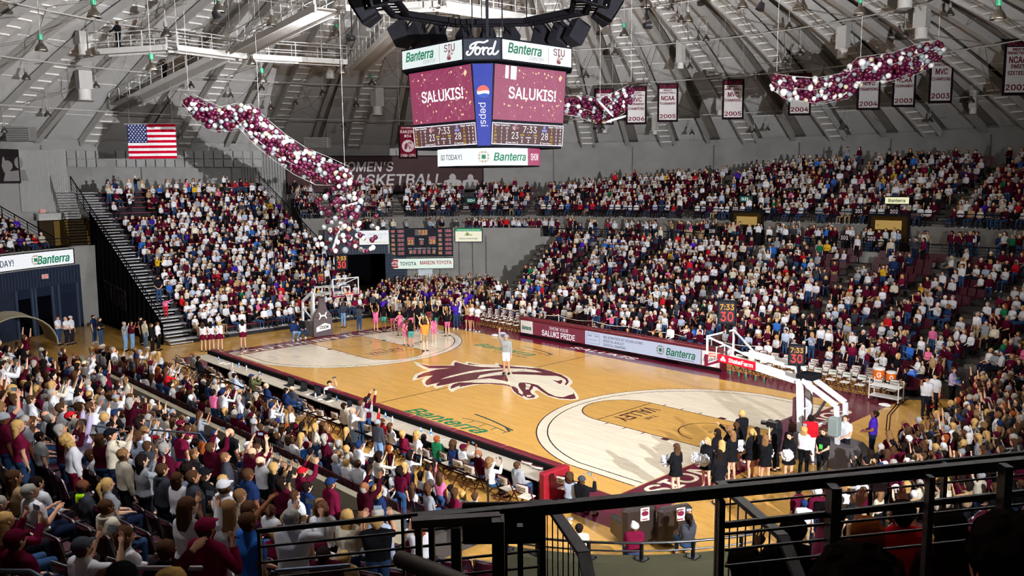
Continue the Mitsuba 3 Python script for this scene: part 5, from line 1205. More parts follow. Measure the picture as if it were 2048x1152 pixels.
# ---------------------------------------------------------------- chairs of the two benches and behind the press tables
CHAIRPOS = []
for i, x in enumerate(np.arange(-12.6, 13.4, .76)):
    if -2.3 < x < .2: continue
    folding_chair(x+.05*math.sin(i*3), -10.35-.12*math.sin(i*2.1), .18*math.sin(i*1.7), 'cream folding chair with maroon legs behind the press tables', 'folding chairs behind the press tables')
for i, (px, py) in enumerate(((1062, 972), (1082, 982), (1108, 994), (1132, 1004), (1152, 1014))):
    x, y, _ = at(px, py, z=.0); folding_chair(x, y, .15+.05*i, 'cream folding chair at the near end past the press tables', 'folding chairs past the end of the press tables')
for r, (y, x0, x1) in enumerate(((9.55, 8.0, 16.4), (10.35, 8.0, 15.6), (11.15, 8.4, 14.2))):
    for i, x in enumerate(np.arange(x0, x1, .70)):
        folding_chair(x, y+.04*math.sin(i*2+r), math.pi+.06*math.sin(i), 'white folding chair in the %s row of the near bench on the far sideline' % ('front', 'middle', 'rear')[r], 'white chairs of the near bench', '#dcdad2', '#4a1620', ('Banterra',), '#4a7a62' if r == 0 else '#6a3a42')
for r, (y, x0, x1) in enumerate(((9.55, -14.4, -7.7), (10.35, -14.0, -7.7), (11.15, -13.4, -9))):
    for i, x in enumerate(np.arange(x0, x1, .70)):
        folding_chair(x, y+.04*math.sin(i*2+r), math.pi+.06*math.sin(i), 'white folding chair in the %s row of the far bench left of the courtside board' % ('front', 'middle', 'rear')[r], 'white chairs of the far bench', '#dcdad2', '#4a1620', ('Banterra',), '#6a3a42')
# ---------------------------------------------------------------- coolers, bins, bottles and bags of the bench
for px, py, s, lb in ((1757, 758, 1.0, 'larger orange drink cooler with a white lid on the cart'), (1782, 762, .82, 'smaller orange drink cooler beside the larger one')):
    x, y, _ = at(px, py, z=.75); key = thing('drink_cooler', lb, 'cooler'); M = put(x, y, .72, 0, s*.95)
    part(key, 'tank', lathe([(0, 0), (.24, 0), (.26, .05), (.27, .5), (0, .5)], 20), lin('#e8701c'), 'gloss', 40, M=M); part(key, 'lid', lathe([(0, .5), (.28, .5), (.28, .58), (.22, .61), (0, .61)], 20), lin('#e6e6e4'), 'gloss', 40, M=M); part(key, 'base_ring', lathe([(.25, 0), (.27, .0), (.27, .05), (.26, .06)], 20), lin('#e6e6e4'), 'gloss', M=M)
    part(key, 'letter', move(frame(text('G', .22, .2, .01), [0, 0, 0], [1, 0, 0], [0, 0, 1]), 0, -.275, .28), lin('#f2f0ee'), M=M @ T().rotate([0, 0, 1], 25))
x, y, _ = at(1768, 775, z=.6)
key = thing('cart', 'white wheeled cart holding the orange drink coolers', 'cart')
part(key, 'shelf', cbox(x-.55, x+.75, y-.3, y+.3, .66, .71, .02), lin('#d4d4d2')); part(key, 'shelf', cbox(x-.55, x+.75, y-.3, y+.3, .2, .25, .02), lin('#d4d4d2'))
for a in (-.53, .73):
    for b in (-.27, .27): part(key, 'post', bar([x+a, y+b, .06], [x+a, y+b, .95], .04), lin('#dcdcda')); part(key, 'wheel', move(lathe([(0, -.02), (.05, -.02), (.05, .02), (0, .02)], 12), x+a, y+b, .05), lin('#2a2a2a'))
x, y, _ = at(1813, 790, z=0.0)
key = thing('recycling_bin', 'blue recycling bin behind the drink coolers', 'bin'); part(key, 'body', lathe([(0, 0), (.27, 0), (.34, .85), (0, .85)], 4), lin('#1b4fae'), 'gloss', M=put(x, y+.4, 0, .8)); part(key, 'lid', lathe([(.37, .85), (.37, .93), (.20, 1.08), (0, 1.08)], 4), lin('#2560c4'), 'gloss', M=put(x, y+.4, 0, .8)); part(key, 'badge', move(extrude(Point(0, 0).buffer(.09), .01), x, y+.4, 1.081), lin('#d8dce4'))
for px, py in ((1478, 752), (1492, 756), (1511, 760), (1528, 764), (1790, 800), (1460, 748)):
    x, y, _ = at(px, py, z=.0); key = thing('sports_bottle', 'green sports bottle with an orange cap on the floor before the near bench', 'bottle', 'sports bottles before the near bench')
    part(key, 'bottle', lathe([(0, 0), (.04, 0), (.04, .17), (.03, .2), (0, .2)], 12), lin('#1e9a62'), 'gloss', M=put(x, y, 0)); part(key, 'cap', lathe([(.035, .2), (.035, .23), (.012, .26), (0, .26)], 10), lin('#f07a1e'), 'gloss', M=put(x, y, 0))
for px, py, c, lb in ((1770, 812, '#e8e6e6', 'crumpled white towel under the near bench'), (990, 672, '#d8d8e4', 'crumpled white towel before the far bench'), (1005, 668, '#b8bcd8', 'blue white towel before the far bench')):
    x, y, _ = at(px, py, z=0.0); m = sphere(.22, 2, s=(1.2, .9, .35)); v = m[0]*(1+.5*(meshkit.noise(m[0]*14)-.5))[:, None]; v[:, 2] = np.maximum(v[:, 2], -.03)+.04
    key = thing('towel', lb, 'towel'); scene[key] = shape((v+[x, y, 0], m[1]), lin(c), 'cloth', True)
for px, py, lb in ((1822, 785, 'black duffel bag on the floor beside the blue bin'), (1835, 792, 'black backpack on the floor beside the duffel bag')):
    x, y, _ = at(px, py, z=0.0); m = sphere(.32, 2, s=(1.3, .7, .65)); v = m[0]*(1+.25*(meshkit.noise(m[0]*8)-.5))[:, None]; v[:, 2] = np.maximum(v[:, 2], -.19)+.19
    key = thing('bag', lb, 'bag'); part(key, 'body', (v+[x, y, 0], m[1]), lin('#17171a'), 'cloth', True); t = np.linspace(0, math.pi, 9); part(key, 'handle', tube(np.stack([x+.18*np.cos(t), np.full(9, y), .36+.16*np.sin(t)], 1), .02, 6), lin('#101012'))
for px, py in ((1856, 835), (1872, 812)):
    x, y, _ = at(px, py, z=0.0); key = thing('camp_stool', 'red folding stool with black crossed legs on the floor beyond the near baseline', 'stool', 'red folding stools'); part(key, 'seat', cbox(x-.2, x+.2, y-.16, y+.16, .45, .49, .015), lin('#c8202a'), 'gloss')
    for s in (-1, 1):
        for d in (-1, 1): part(key, 'leg', bar([x-.18*d, y+.15*s, 0], [x+.18*d, y+.15*s, .45], .025), lin('#1a1a1c'))
x, y, _ = at(1052, 946, z=.2)
bk = thing('basketball', 'orange basketball on the press table end', 'ball'); scene[bk] = shape(sphere(.12, 3, (at(1044, 941, z=.2)[0], at(1044, 941, z=.2)[1], .2)), lin('#d86a24'), 'gloss', True)
# ---------------------------------------------------------------- rope posts behind the press tables and on the far side
def rope_line(pts, label, rope, group, h=1.0, z=0.0):
    keys = []
    for i, (x, y) in enumerate(pts):
        key = thing('barrier_post', label, 'barrier post', group); keys.append(key)
        part(key, 'post', lathe([(0, 0), (.03, 0), (.03, h), (.034, h), (.034, h+.04), (0, h+.05)], 10), lin('#18181b') if rope != 'w' else lin('#d0cec8'), 'gloss', M=put(x, y, z)); part(key, 'foot', lathe([(0, 0), (.17, 0), (.17, .02), (.04, .05), (0, .05)], 16), lin('#18181b'), 'gloss', M=put(x, y, z))
        if i:
            a, b = pts[i-1], (x, y); t = np.linspace(0, 1, 9)
            P_ = np.stack([a[0]+(b[0]-a[0])*t, a[1]+(b[1]-a[1])*t, z+h-.05-(.12 if rope == 'w' else .03)*np.sin(math.pi*t)], 1)
            part(key, 'rope' if rope == 'w' else 'belt', tube(P_, .018, 6) if rope == 'w' else bar(P_[0], P_[-1], .01, .05), lin('#dcd8cc') if rope == 'w' else lin('#1a0e12'), 'cloth')
rope_line([(x, -11.35) for x in np.arange(-10.8, 13.5, 2.6)], 'black belt post on the floor behind the press table chairs', 'b', 'belt posts behind the press tables')
rope_line([(x, 11.95) for x in np.arange(-12.5, 8.2, 2.9)], 'white rope post in front of the far floor seats', 'w', 'rope posts on the far side')
for i, (px, py) in enumerate(((610, 880),)): pass
# microphone of the far court, cables at the near corner
for j, o in enumerate((0, .35)):
    pts_ = [at(px, py, z=.012) for px, py in ((1830, 780+8*j), (1800, 800+8*j), (1775+6*j, 830), (1772+6*j, 860), (1790, 885))]
    key = thing('floor_cable', ('black cable', 'dark red cable')[j] + ' curving over the floor past the near bench', 'cable'); scene[key] = shape(tube(np.array(pts_), .018, 5), (lin('#141416'), lin('#3a1a1e'))[j])
# couch at the near corner, seen from behind
cx, cy, _ = at(1310, 1060, z=0.0)
for i, (px, lb) in enumerate(((1268, 'dark brown leather recliner at the near corner, left of the pair'), (1338, 'dark brown leather recliner at the near corner, right of the pair'))):
    p = at(px, 1072, z=0.15); key = thing('recliner', lb, 'armchair'); M = put(p[0], p[1], 0, math.radians(65))
    part(key, 'backrest', cbox(-.50, .50, -.42, -.12, .1, 1.12, .10), lin('#2d2422'), 'gloss', 30, M=M); part(key, 'seat', cbox(-.42, .42, -.2, .5, .15, .5, .08), lin('#33292a'), 'gloss', M=M)
    for s in (-1, 1): part(key, 'armrest', cbox(.38*s-.12, .38*s+.12, -.3, .5, .1, .66, .06), lin('#2d2422'), 'gloss', M=M)
    part(key, 'notice', frame(box(-.13, .13, -.18, .18, 0, .006), [.1, -.425, .92], [1, 0, 0], [0, 0, 1]), lin('#d8cdb8'), M=M); part(key, 'notice_print', frame(join([extrude(affinity.scale(Point(0, .02).buffer(.1), 1, .7), .004), box(-.08, .08, .11, .14, 0, .004), box(-.08, .08, -.15, -.12, 0, .004)]), [.1, -.431, .92], [1, 0, 0], [0, 0, 1]), lin('#6a2238'), M=M)
# ---------------------------------------------------------------- people
def rotm(ax, a):
    c, s = math.cos(a), math.sin(a)
    return np.array({'y': [[c, 0, s], [0, 1, 0], [-s, 0, c]], 'z': [[c, -s, 0], [s, c, 0], [0, 0, 1]], 'x': [[1, 0, 0], [0, c, -s], [0, s, c]]}[ax])
ARMS = {   # (upper arm, forearm) of the left arm; y is mirrored for the right
 'down': ((.06, .14, -1), (.22, .04, -1)), 'lap': ((.22, .10, -1), (.9, -.25, -.22)), 'clap': ((.30, .12, -.9), (.75, -.42, .50)),
 'phone': ((.75, .28, -.25), (.35, -.22, .9)), 'phonehigh': ((.62, .30, .62), (.35, -.28, .9)), 'up': ((.25, .35, .9), (.15, -.02, 1)), 'point': ((.75, .25, .45), (.85, .1, .5)), 'ahead': ((.95, .1, -.05), (1, .02, .06)),
 'cross': ((.18, .16, -.95), (.40, -.9, .08)), 'hips': ((-.15, .65, -.78), (.28, -.62, -.62)), 'clasp': ((.15, .14, -.95), (.70, -.38, -.25)), 'out': ((.1, .95, .15), (.3, .85, .4)), 'rail': ((.5, .35, -.75), (.75, .35, -.5)), 'write': ((.55, .12, -.8), (.85, -.1, -.25)), 'pom': ((.1, .2, -.95), (.62, -.15, -.05)), 'shoulder': ((.25, .4, -.6), (.2, -.3, .9))}
def skeleton(sex, legs, la, ra, pitch=0.0, yaw=0.0, lean=0.0):
    f = sex == 'f'; sh = .148 if f else .178; hp = .088 if f else .08; q = .88 if f else 1.0
    J = {}; base = .50 if legs in ('sit', 'squat') else .93
    def up(x, y, z):       # torso point: lean about the pelvis
        return np.array([0, 0, base]) + rotm('y', lean) @ np.array([x, y, z])
    B = []                 # hulls: (list of (centre, radius), region, axis a, axis b)
    def hull(pts, reg, a, b): B.append((pts, reg, np.asarray(a, float), np.asarray(b, float)))
    lv = [(0.02, hp, .118 if f else .112), (.16, .052 if f else .075, .100 if f else .110), (.34, .082 if f else .10, .112 if f else .118), (.475, sh-.02, .062 if f else .07)]
    for i, (a, b) in enumerate(zip(lv[:-1], lv[1:])):
        hull([(up(0 if z < .4 else -.015, s*y, z), r) for z, y, r in (a, b) for s in (-1, 1)], 'pelvis' if i == 0 else 'torso', up(0, 0, a[0]), up(0, 0, b[0]))
    if f: hull([(up(.075, .068, .33), .062), (up(.075, -.068, .33), .062), (up(0, 0, .36), .09)], 'torso', up(.05, -.07, .33), up(.05, .07, .33))
    neck = up(.0, 0, .60); hull([(up(-.02, 0, .50), .062*q), (neck, .05*q)], 'neck', up(-.02, 0, .5), neck)
    hull([(up(-.02, sh*.75, .48), .06*q), (up(-.02, -sh*.75, .48), .06*q), (up(-.015, 0, .54), .055*q)], 'torso', up(0, -.1, .48), up(0, .1, .48))
    R = rotm('z', yaw) @ rotm('y', lean*.4+pitch); hc = neck + rotm('y', lean*.4) @ np.array([.01, 0, .0])
    H = lambda x, y, z: hc + R @ np.array([x, y, z])
    J['head'] = (hc, R)
    hull([(H(-.012, 0, .125), .097), (H(.018, 0, .105), .088), (H(.038, 0, .035), .052), (H(.02, 0, .03), .055)], 'head', H(-.01, 0, .05), H(0, 0, .13))
    hull([(H(.098, 0, .085), .010), (H(.114, 0, .062), .015), (H(.09, 0, .06), .016)], 'head', H(.1, 0, .08), H(.11, 0, .06))
    for s in (-1, 1): hull([(H(-.005, s*.094, .085), .018), (H(-.012, s*.1, .11), .016)], 'head', H(0, s*.09, .08), H(0, s*.1, .1))
    hands = []
    for s, arm in ((1, la), (-1, ra)):
        U, F = [np.array(v, float)*[1, s, 1] for v in ARMS[arm]]; U = rotm('y', lean*.5) @ U/np.linalg.norm(U); F = F/np.linalg.norm(F)
        S0 = up(-.015, s*sh, .465); E = S0 + U*(.27 if f else .285); Wr = E + F*(.235 if f else .255)
        hull([(S0, .058*q), (S0+(E-S0)*.4, .054*q), (E, .041*q)], 'uarm', S0, E); hull([(E, .041*q), (E+(Wr-E)*.3, .043*q), (Wr, .027*q)], 'farm', E, Wr)
        side = np.cross(F, [0, 0, 1.0] if abs(F[2]) < .9 else [1.0, 0, 0]); side /= np.linalg.norm(side); nrm = np.cross(side, F)
        K = Wr + F*.085*q; hull([(Wr, .025*q), (K+side*.025, .015*q), (K-side*.025, .015*q), (Wr+F*.04+side*.018, .017*q), (Wr+F*.04-side*.018, .017*q)], 'hand', Wr, K)
        hands.append((Wr, K, F, side*s, nrm, q)); J['hand'+('L' if s > 0 else 'R')] = K + F*.04
    for s in (1, -1):
        h = np.array([0, s*hp, base]) if legs != 'sit' else np.array([.02, s*hp, base])
        if legs == 'stand': k, a = np.array([.02, s*(hp+.015), .50]), np.array([-.02, s*(hp+.03), .085])
        elif legs == 'stride': k, a = np.array([.10*s+.04, s*hp, .50]), np.array([.2*s-.06, s*hp, .085])
        elif legs == 'squat': k, a = np.array([.40, s*.2, .52]), np.array([.12, s*.16, .085])
        else: k, a = np.array([.43, s*.13, .50]), np.array([.44, s*.13, .085])
        hull([(h, .098*q+(.008 if f else 0)), (h+(k-h)*.45, .083*q), (k, .057*q)], 'thigh', h, k); hull([(k, .057*q), (k+(a-k)*.3-np.array([.012, 0, 0]), .056*q), (a, .038*q)], 'calf', k, a)
        hull([(a, .040*q), (a+[-.045, 0, -.045], .034*q), (a+[.06, 0, -.05], .036*q), (a+[.155, s*.015, -.055], .028*q)], 'foot', a+[-.03, 0, -.05], a+[.15, 0, -.05])
    return B, J, hands
def sph(c, r, n): return m3.Manifold.sphere(r, n).translate(list(map(float, c)))
def mhull(pts, n): return m3.Manifold.batch_hull([sph(c, r, n) for c, r in pts])
_tpl = {}
def head_piece(kind, J, n):
    hc, R = J['head']; H = lambda x, y, z: hc + R @ np.array([x, y, z])
    cut = lambda m, nx, nz, off: m.trim_by_plane([float(x) for x in R @ np.array([nx, 0, nz])/math.hypot(nx, nz)], float((R @ np.array([nx, 0, nz])/math.hypot(nx, nz)) @ hc + off))
    cap = lambda r: mhull([(H(-.018, 0, .128), r), (H(.012, 0, .118), r-.008), (H(-.03, 0, .06), r-.03)], n)
    if kind == 'short': return cut(cap(.104), -.72, .70, .035)
    if kind == 'bald': return cut(mhull([(H(-.022, 0, .09), .098), (H(-.03, 0, .06), .09)], n), -1, -.25, .022)
    if kind == 'long': return m3.Manifold.batch_boolean([cut(cap(.108), -.80, .60, .030), mhull([(H(-.06, .05, .08), .06), (H(-.06, -.05, .08), .06), (H(-.085, .06, -.10), .05), (H(-.085, -.06, -.10), .05)], n), mhull([(H(-.085, .06, -.10), .05), (H(-.085, -.06, -.10), .05), (H(-.11, .03, -.24), .035), (H(-.11, -.03, -.24), .035)], n)], m3.OpType.Add)
    if kind == 'bob': return m3.Manifold.batch_boolean([cut(cap(.110), -.80, .60, .030), mhull([(H(-.04, .06, .08), .06), (H(-.04, -.06, .08), .06), (H(-.045, .065, -.02), .045), (H(-.045, -.065, -.02), .045)], n)], m3.OpType.Add)
    if kind == 'curly': return m3.Manifold.batch_boolean([cut(mhull([(H(-.03, 0, .13), .125), (H(.01, 0, .13), .11)], n), -.80, .60, .030), mhull([(H(-.05, .05, .06), .085), (H(-.05, -.05, .06), .085), (H(-.06, .05, -.04), .07), (H(-.06, -.05, -.04), .07)], n)], m3.OpType.Add)
    if kind == 'pony': return m3.Manifold.batch_boolean([cut(cap(.106), -.76, .65, .030), mhull([(H(-.115, 0, .15), .035), (H(-.16, 0, .08), .04)], n), mhull([(H(-.16, 0, .08), .04), (H(-.14, 0, -.14), .018)], n)], m3.OpType.Add)
    if kind == 'braid': return m3.Manifold.batch_boolean([cut(cap(.106), -.76, .65, .030)] + [sph(H(-.115-.004*i, .008*(-1)**i, .06-.042*i), .030-.0012*i, n) for i in range(10)], m3.OpType.Add)
    if kind == 'cap': return m3.Manifold.batch_boolean([cut(cap(.112), .05, 1, .122), mhull([(H(.085, .045, .135), .012), (H(.085, -.045, .135), .012), (H(.165, .03, .125), .008), (H(.165, -.03, .125), .008)], n)], m3.OpType.Add)
    if kind == 'beanie': return cut(cap(.116), .12, 1, .108)
def template(sex, legs, la, ra, pitch, yaw, lean, sleeve, trouser, hair, cap, hood, level):
    """the parts of a figure: one continuous body, clothes as shells over it, hair, hat, shoes. level 0: near, 1: middle distance"""
    key = (sex, legs, la, ra, pitch, yaw, lean, sleeve, trouser, hair, cap, hood, level)
    if key in _tpl: return _tpl[key]
    B, J, hands = skeleton(sex, legs, la, ra, pitch, yaw, lean)
    bkey = (sex, legs, la, ra, pitch, yaw, lean, level)
    if ('body',)+bkey not in _tpl:
        n = 14 if level == 0 else 10
        m = m3.Manifold.batch_boolean([mhull(p, n) for p, *_ in B], m3.OpType.Add).refine_to_length(.034 if level == 0 else .055)
        v, f = mf(m); tm = trimesh.Trimesh(v, f, process=False); trimesh.smoothing.filter_taubin(tm, lamb=.5, nu=.53, iterations=6 if level == 0 else 4)
        v = np.array(tm.vertices); c = v[f].mean(1); best = np.full(len(c), 9e9); reg = np.zeros(len(c), int); tt = np.zeros(len(c))
        names = ['pelvis', 'torso', 'neck', 'head', 'uarm', 'farm', 'hand', 'thigh', 'calf', 'foot']
        for pts, r_, a, b in B:
            ab = b-a; t = np.clip(((c-a) @ ab)/(ab @ ab), 0, 1); rad = np.mean([r for _, r in pts]) + (0.05 if r_ in ('pelvis', 'torso') else 0)
            d = np.linalg.norm(c-a-t[:, None]*ab, axis=1)/rad; w = d < best; best[w] = d[w]; reg[w] = names.index(r_); tt[w] = t[w]
        nv = np.array(tm.vertex_normals)
        # five separate fingers on each hand, rooted in the palm
        fg = []; k = 6
        for Wr, K, F, sd, nr, q in hands:
            for i, (o, l) in enumerate(((-.030, .066), (-.010, .078), (.010, .074), (.029, .058))):
                p0 = K + sd*o - F*.008; p1 = K + sd*o*1.12 + F*l*.55*q - nr*.006; p2 = p1 + F*l*.45*q - nr*.016
                fg.append(mhull([(p0, .0095), (p1, .0085)], k) + mhull([(p1, .0085), (p2, .007)], k))
            p0 = Wr + F*.03*q - sd*.022; p1 = p0 + F*.035 - sd*.030; p2 = p1 + F*.032 - sd*.006; fg.append(mhull([(p0, .012), (p1, .010)], k) + mhull([(p1, .010), (p2, .0085)], k))
        try:
            body = m3.Manifold(m3.Mesh(v.astype(np.float32), f.astype(np.uint32)))
            full = mf(m3.Manifold.batch_boolean([body]+fg, m3.OpType.Add)) if body.status() == m3.Error.NoError else join([(v, f)]+fg)
        except Exception:
            full = join([(v, f)]+fg)
        _tpl[('body',)+bkey] = (v, f, nv, reg, tt, full)
    v, f, nv, reg, tt, full = _tpl[('body',)+bkey]
    out = {'body': full}
    def shell(mask, off):
        ff = f[mask]; used, inv = np.unique(ff, return_inverse=True)
        wr = .006*(meshkit.noise(v[used]*16)-.3)[:, None]
        return v[used] + nv[used]*(off+wr), inv.reshape(-1, 3)
    sl = {'long': 9, 'short': .62, 'none': -1}[sleeve]
    shirt = (reg == 1) | ((reg == 0) & (tt > (.25 if sleeve != 'crop' else 1))) | ((reg == 4) & (tt < sl)) | ((reg == 5) & (sl > 1) & (tt < .94)) | ((reg == 2) & (tt < .12))
    pc = {'long': 9, 'shorts': .8, 'skirt': .25}[trouser]
    pants = ((reg == 0) & (tt <= .45)) | ((reg == 7) & (tt < pc)) | ((reg == 8) & (pc > 1) & (tt < .93))
    out['shirt'] = shell(shirt, .017); out['trousers' if trouser == 'long' else ('shorts' if trouser == 'shorts' else 'skirt')] = shell(pants, .010)
    if trouser == 'skirt':
        a = lathe([(.135, 1.04), (.165, .93), (.225, .72)], 20); out['skirt'] = join([out['skirt'], a])
    out['shoes'] = shell(reg == 9, .008)
    n = 12 if level == 0 else 8
    h = 'short' if hair == 'none' else hair
    hm = head_piece(h, J, 16 if level == 0 else 10)
    if level == 0 or h in ('curly',):
        hm = hm.refine_to_length(.03 if level == 0 else .05); hv, hf = mf(hm); hv = hv + (meshkit.noise(hv*(70 if h == 'curly' else 45))-.5)[:, None]*(.035 if h == 'curly' else .012)*(hv-J['head'][0]-[0, 0, .1])/.1
        out['hair'] = (hv, hf)
    else: out['hair'] = mf(hm)
    if cap: out['cap'] = mf(head_piece(cap, J, 16 if level == 0 else 10))
    if hood:
        hc, R = J['head']; P = lambda x, y, z: hc + rotm('y', lean) @ np.array([x, y, z])
        out['hood'] = mf(m3.Manifold.batch_boolean([mhull([(P(-.06, .09, -.06), .045), (P(-.11, 0, -.06), .05)], n), mhull([(P(-.06, -.09, -.06), .045), (P(-.11, 0, -.06), .05)], n), mhull([(P(-.11, 0, -.06), .05), (P(-.13, 0, -.15), .035)], n)], m3.OpType.Add))
    hc, R = J['head']; H = lambda x, y, z: hc + R @ np.array([x, y, z])
    ft = []
    for s in (-1, 1):
        e = sphere(1, 1, s=(.008, .015, .008)); ft.append(((e[0] @ R.T) + H(.094, s*.034, .095), e[1])); e = sphere(1, 1, s=(.007, .02, .005)); ft.append(((e[0] @ R.T) + H(.096, s*.035, .116), e[1]))
    e = sphere(1, 1, s=(.008, .026, .007)); ft.append(((e[0] @ R.T) + H(.086, 0, .028), e[1]))
    out['facial_features'] = join(ft)
    _tpl[key] = (out, J)
    return _tpl[key]
SKINS = [lin(c) for c in ('#d9a98a', '#cf9c7e', '#e0b496', '#c48d6c', '#8a5a40', '#6a4230')]
SKW = [.3, .26, .22, .1, .07, .05]
HAIRC = {'brown': '#4a3324', 'dark': '#211a17', 'blond': '#b8935a', 'grey': '#9a958e', 'white': '#cfcac2', 'red': '#8a4522', 'light brown': '#7a5a3c'}
SHIRTC = {'white': '#d4d4d8', 'maroon': '#4c1024', 'black': '#18181b', 'grey': '#8f9298', 'dark grey': '#3c3e45', 'navy': '#1f2f55', 'cream': '#cfc5b0', 'red': '#b81e28', 'green': '#1f6a46', 'pink': '#d86a92', 'yellow': '#d6a82a', 'blue': '#2f64b4', 'light blue': '#aab6cc', 'orange': '#ee8a3a', 'purple': '#43279a', 'beige': '#a89a84', 'olive': '#565a3c', 'teal': '#2f9a8a', 'lavender': '#b3a6c6', 'dark red': '#360c18', 'tan': '#a88a66', 'wine': '#681631', 'rust': '#a8562e', 'silver': '#8d8d8b'}
LEGC = {'jeans': '#2f4668', 'light jeans': '#6f8fb4', 'black': '#17171a', 'khaki': '#a08c6c', 'grey': '#6d6f74', 'navy': '#1c2338', 'white': '#e6e6e8', 'maroon': '#5e1228', 'dark': '#22222a', 'red': '#b8202a', 'rainbow': '#c8688a', 'teal': '#4a9a90', 'silver': '#8d8d8b'}
POSEW = {'down': 'with arms down', 'lap': 'with hands in the lap', 'clap': 'clapping', 'phone': 'holding up a phone', 'phonehigh': 'holding a phone overhead', 'up': 'with an arm raised', 'point': 'pointing', 'ahead': 'reaching out an arm', 'cross': 'with folded arms', 'hips': 'with hands on hips', 'clasp': 'with clasped hands', 'out': 'with arms spread', 'rail': 'leaning on a rail', 'write': 'writing', 'pom': 'holding poms', 'shoulder': 'with a hand raised to the face'}
NPERS = 0
def phone_at(p, fwd, label):
    key = thing('phone', label, 'phone', 'raised phones'); M = T().translate([float(x) for x in p]).rotate([0, 0, 1], math.degrees(fwd))
    part(key, 'case', cbox(.0, .01, -.075, .075, -.038, .038, .004), lin('#15161a'), 'gloss', M=M, share='phonecase'); part(key, 'screen', box(-.0015, .0, -.068, .068, -.033, .033), lin('#8fa6b8'), M=M, share='phonescreen')
def person(x, y, z, face, where, sex='m', legs='stand', la='down', ra=None, shirt='white', leg='jeans', hair='short', hc='brown', cap=None, capc='maroon', sleeve='short', trouser='long', hood=False, pitch=-.15, yaw=0.0, lean=0.0, size=1.0, level=1, skin=None, group=None, note='', garment=None, label=None, phone=None, hoodc=None):
    """face: heading in radians"""
    global NPERS
    NPERS += 1
    ra = ra or la
    if legs == 'sit' and lean == 0: lean = -.06
    tp, J = template(sex, legs, la, ra, pitch, yaw, lean, sleeve, trouser, hair, cap, hood, level)
    key = numbered('person')
    hw = {'short': 'short %s hair', 'bald': 'thin %s hair', 'long': 'long %s hair', 'bob': 'chin length %s hair', 'curly': 'curly %s hair', 'pony': '%s ponytail', 'braid': '%s braid', 'none': 'short %s hair'}[hair] % hc
    g = garment or ({'long': 'sweatshirt', 'short': 'T-shirt', 'none': 'top'}[sleeve] if not hood else 'hooded sweatshirt')
    lw_ = {'long': '', 'shorts': ' and %s shorts' % leg, 'skirt': ' and %s skirt' % leg}[trouser]
    pw = POSEW[ra if la == 'down' else la]
    lb = label or ('person in %s %s%s%s, %s %s %s' % (shirt, g, lw_, (', %s %s' % (capc, 'cap' if cap == 'cap' else 'beanie')) if cap else ', '+hw, {'sit': 'seated', 'stand': 'standing', 'stride': 'stepping', 'squat': 'crouching'}[legs], '' if (cap or la in ('down', 'lap') and ra == la) else pw, where))
    lb = ' '.join(lb.split()); w = lb.split()
    tag(key, ' '.join(w[:16]), 'person', group or 'people in the arena')
    M = T().translate([float(x), float(y), float(z)]).rotate([0, 0, 1], math.degrees(face)).scale(size)
    sk = SKINS[skin] if skin is not None else SKINS[rng.choice(6, p=SKW)]
    si = int(np.argmin([abs(sk-s).sum() for s in SKINS]))
    cols = {'body': (sk, 'paint', 'k%d' % si), 'shirt': (lin(SHIRTC[shirt]), 'cloth', shirt), 'hood': (lin(hoodc) if hoodc else lin(SHIRTC[shirt])*.9, 'cloth', hoodc or shirt), 'trousers': (lin(LEGC[leg]), 'cloth', leg), 'shorts': (lin(LEGC[leg]), 'cloth', leg), 'skirt': (lin(LEGC[leg]), 'cloth', leg),
            'shoes': (lin('#d8d8d8') if rng.random() < .4 else lin('#1c1a1a'), 'paint', None), 'hair': (lin(HAIRC[hc]), 'cloth', hc), 'cap': (lin(SHIRTC[capc]), 'cloth', capc), 'facial_features': (lin('#3a2622'), 'paint', 'ff')}
    tid = id(tp)
    for nm, mesh in tp.items():
        if not len(mesh[1]): continue
        col, mat, ck = cols[nm]
        if ck is None: ck = 'l' if col[0] > .2 else 'd'
        part(key, nm, mesh, col, mat, True, M=M, share=('P', tid, nm, ck))
    if (la in ('phone', 'phonehigh') or ra in ('phone', 'phonehigh')) and phone is not False and z > -9:
        hd = (J['handL']+J['handR'])/2 if la == ra else (J['handL'] if la in ('phone', 'phonehigh') else J['handR'])
        c, s = math.cos(face), math.sin(face); hd = hd*size + np.array([.02, 0, .03]); p = np.array([x+hd[0]*c-hd[1]*s, y+hd[0]*s+hd[1]*c, z+hd[2]])
        phone_at(p, face, ' '.join(('raised phone of the person in %s %s' % (shirt, where)).split()[:16]))
    return key, J, M
def hand_world(J, which, x, y, z, face, size=1.0):
    h = J['hand'+which]*size; c, s = math.cos(face), math.sin(face); return np.array([x+h[0]*c-h[1]*s, y+h[0]*s+h[1]*c, z+h[2]])

# ---- people on the floor, placed by their feet
def floor_person(px, py, look, where='', **k):
    """look: the floor point the person faces"""
    x, y, _ = at(px, py, z=0.0); a = math.atan2(look[1]-y, look[0]-x)
    r = person(x, y, 0.0, a, where, **k); return r, (x, y, a)
C0 = (0, 0)
(_, J, M), (x, y, a) = floor_person(851, 702, (-30, 10), 'on the far key of the court', la='phonehigh', shirt='orange', leg='khaki', trouser='shorts', hc='brown', level=0, label='person in an orange T-shirt and khaki shorts filming on the far key of the court', size=1.02)
(_, J, M), (x, y, a) = floor_person(1013, 748, (8, -12), '', la='down', ra='up', shirt='silver', leg='white', trouser='shorts', sleeve='long', hood=True, hair='short', hc='grey', cap='beanie', capc='silver', level=0, size=1.16, skin=3, label='performer in a plain grey suit and white shorts on the hound emblem, one arm raised')
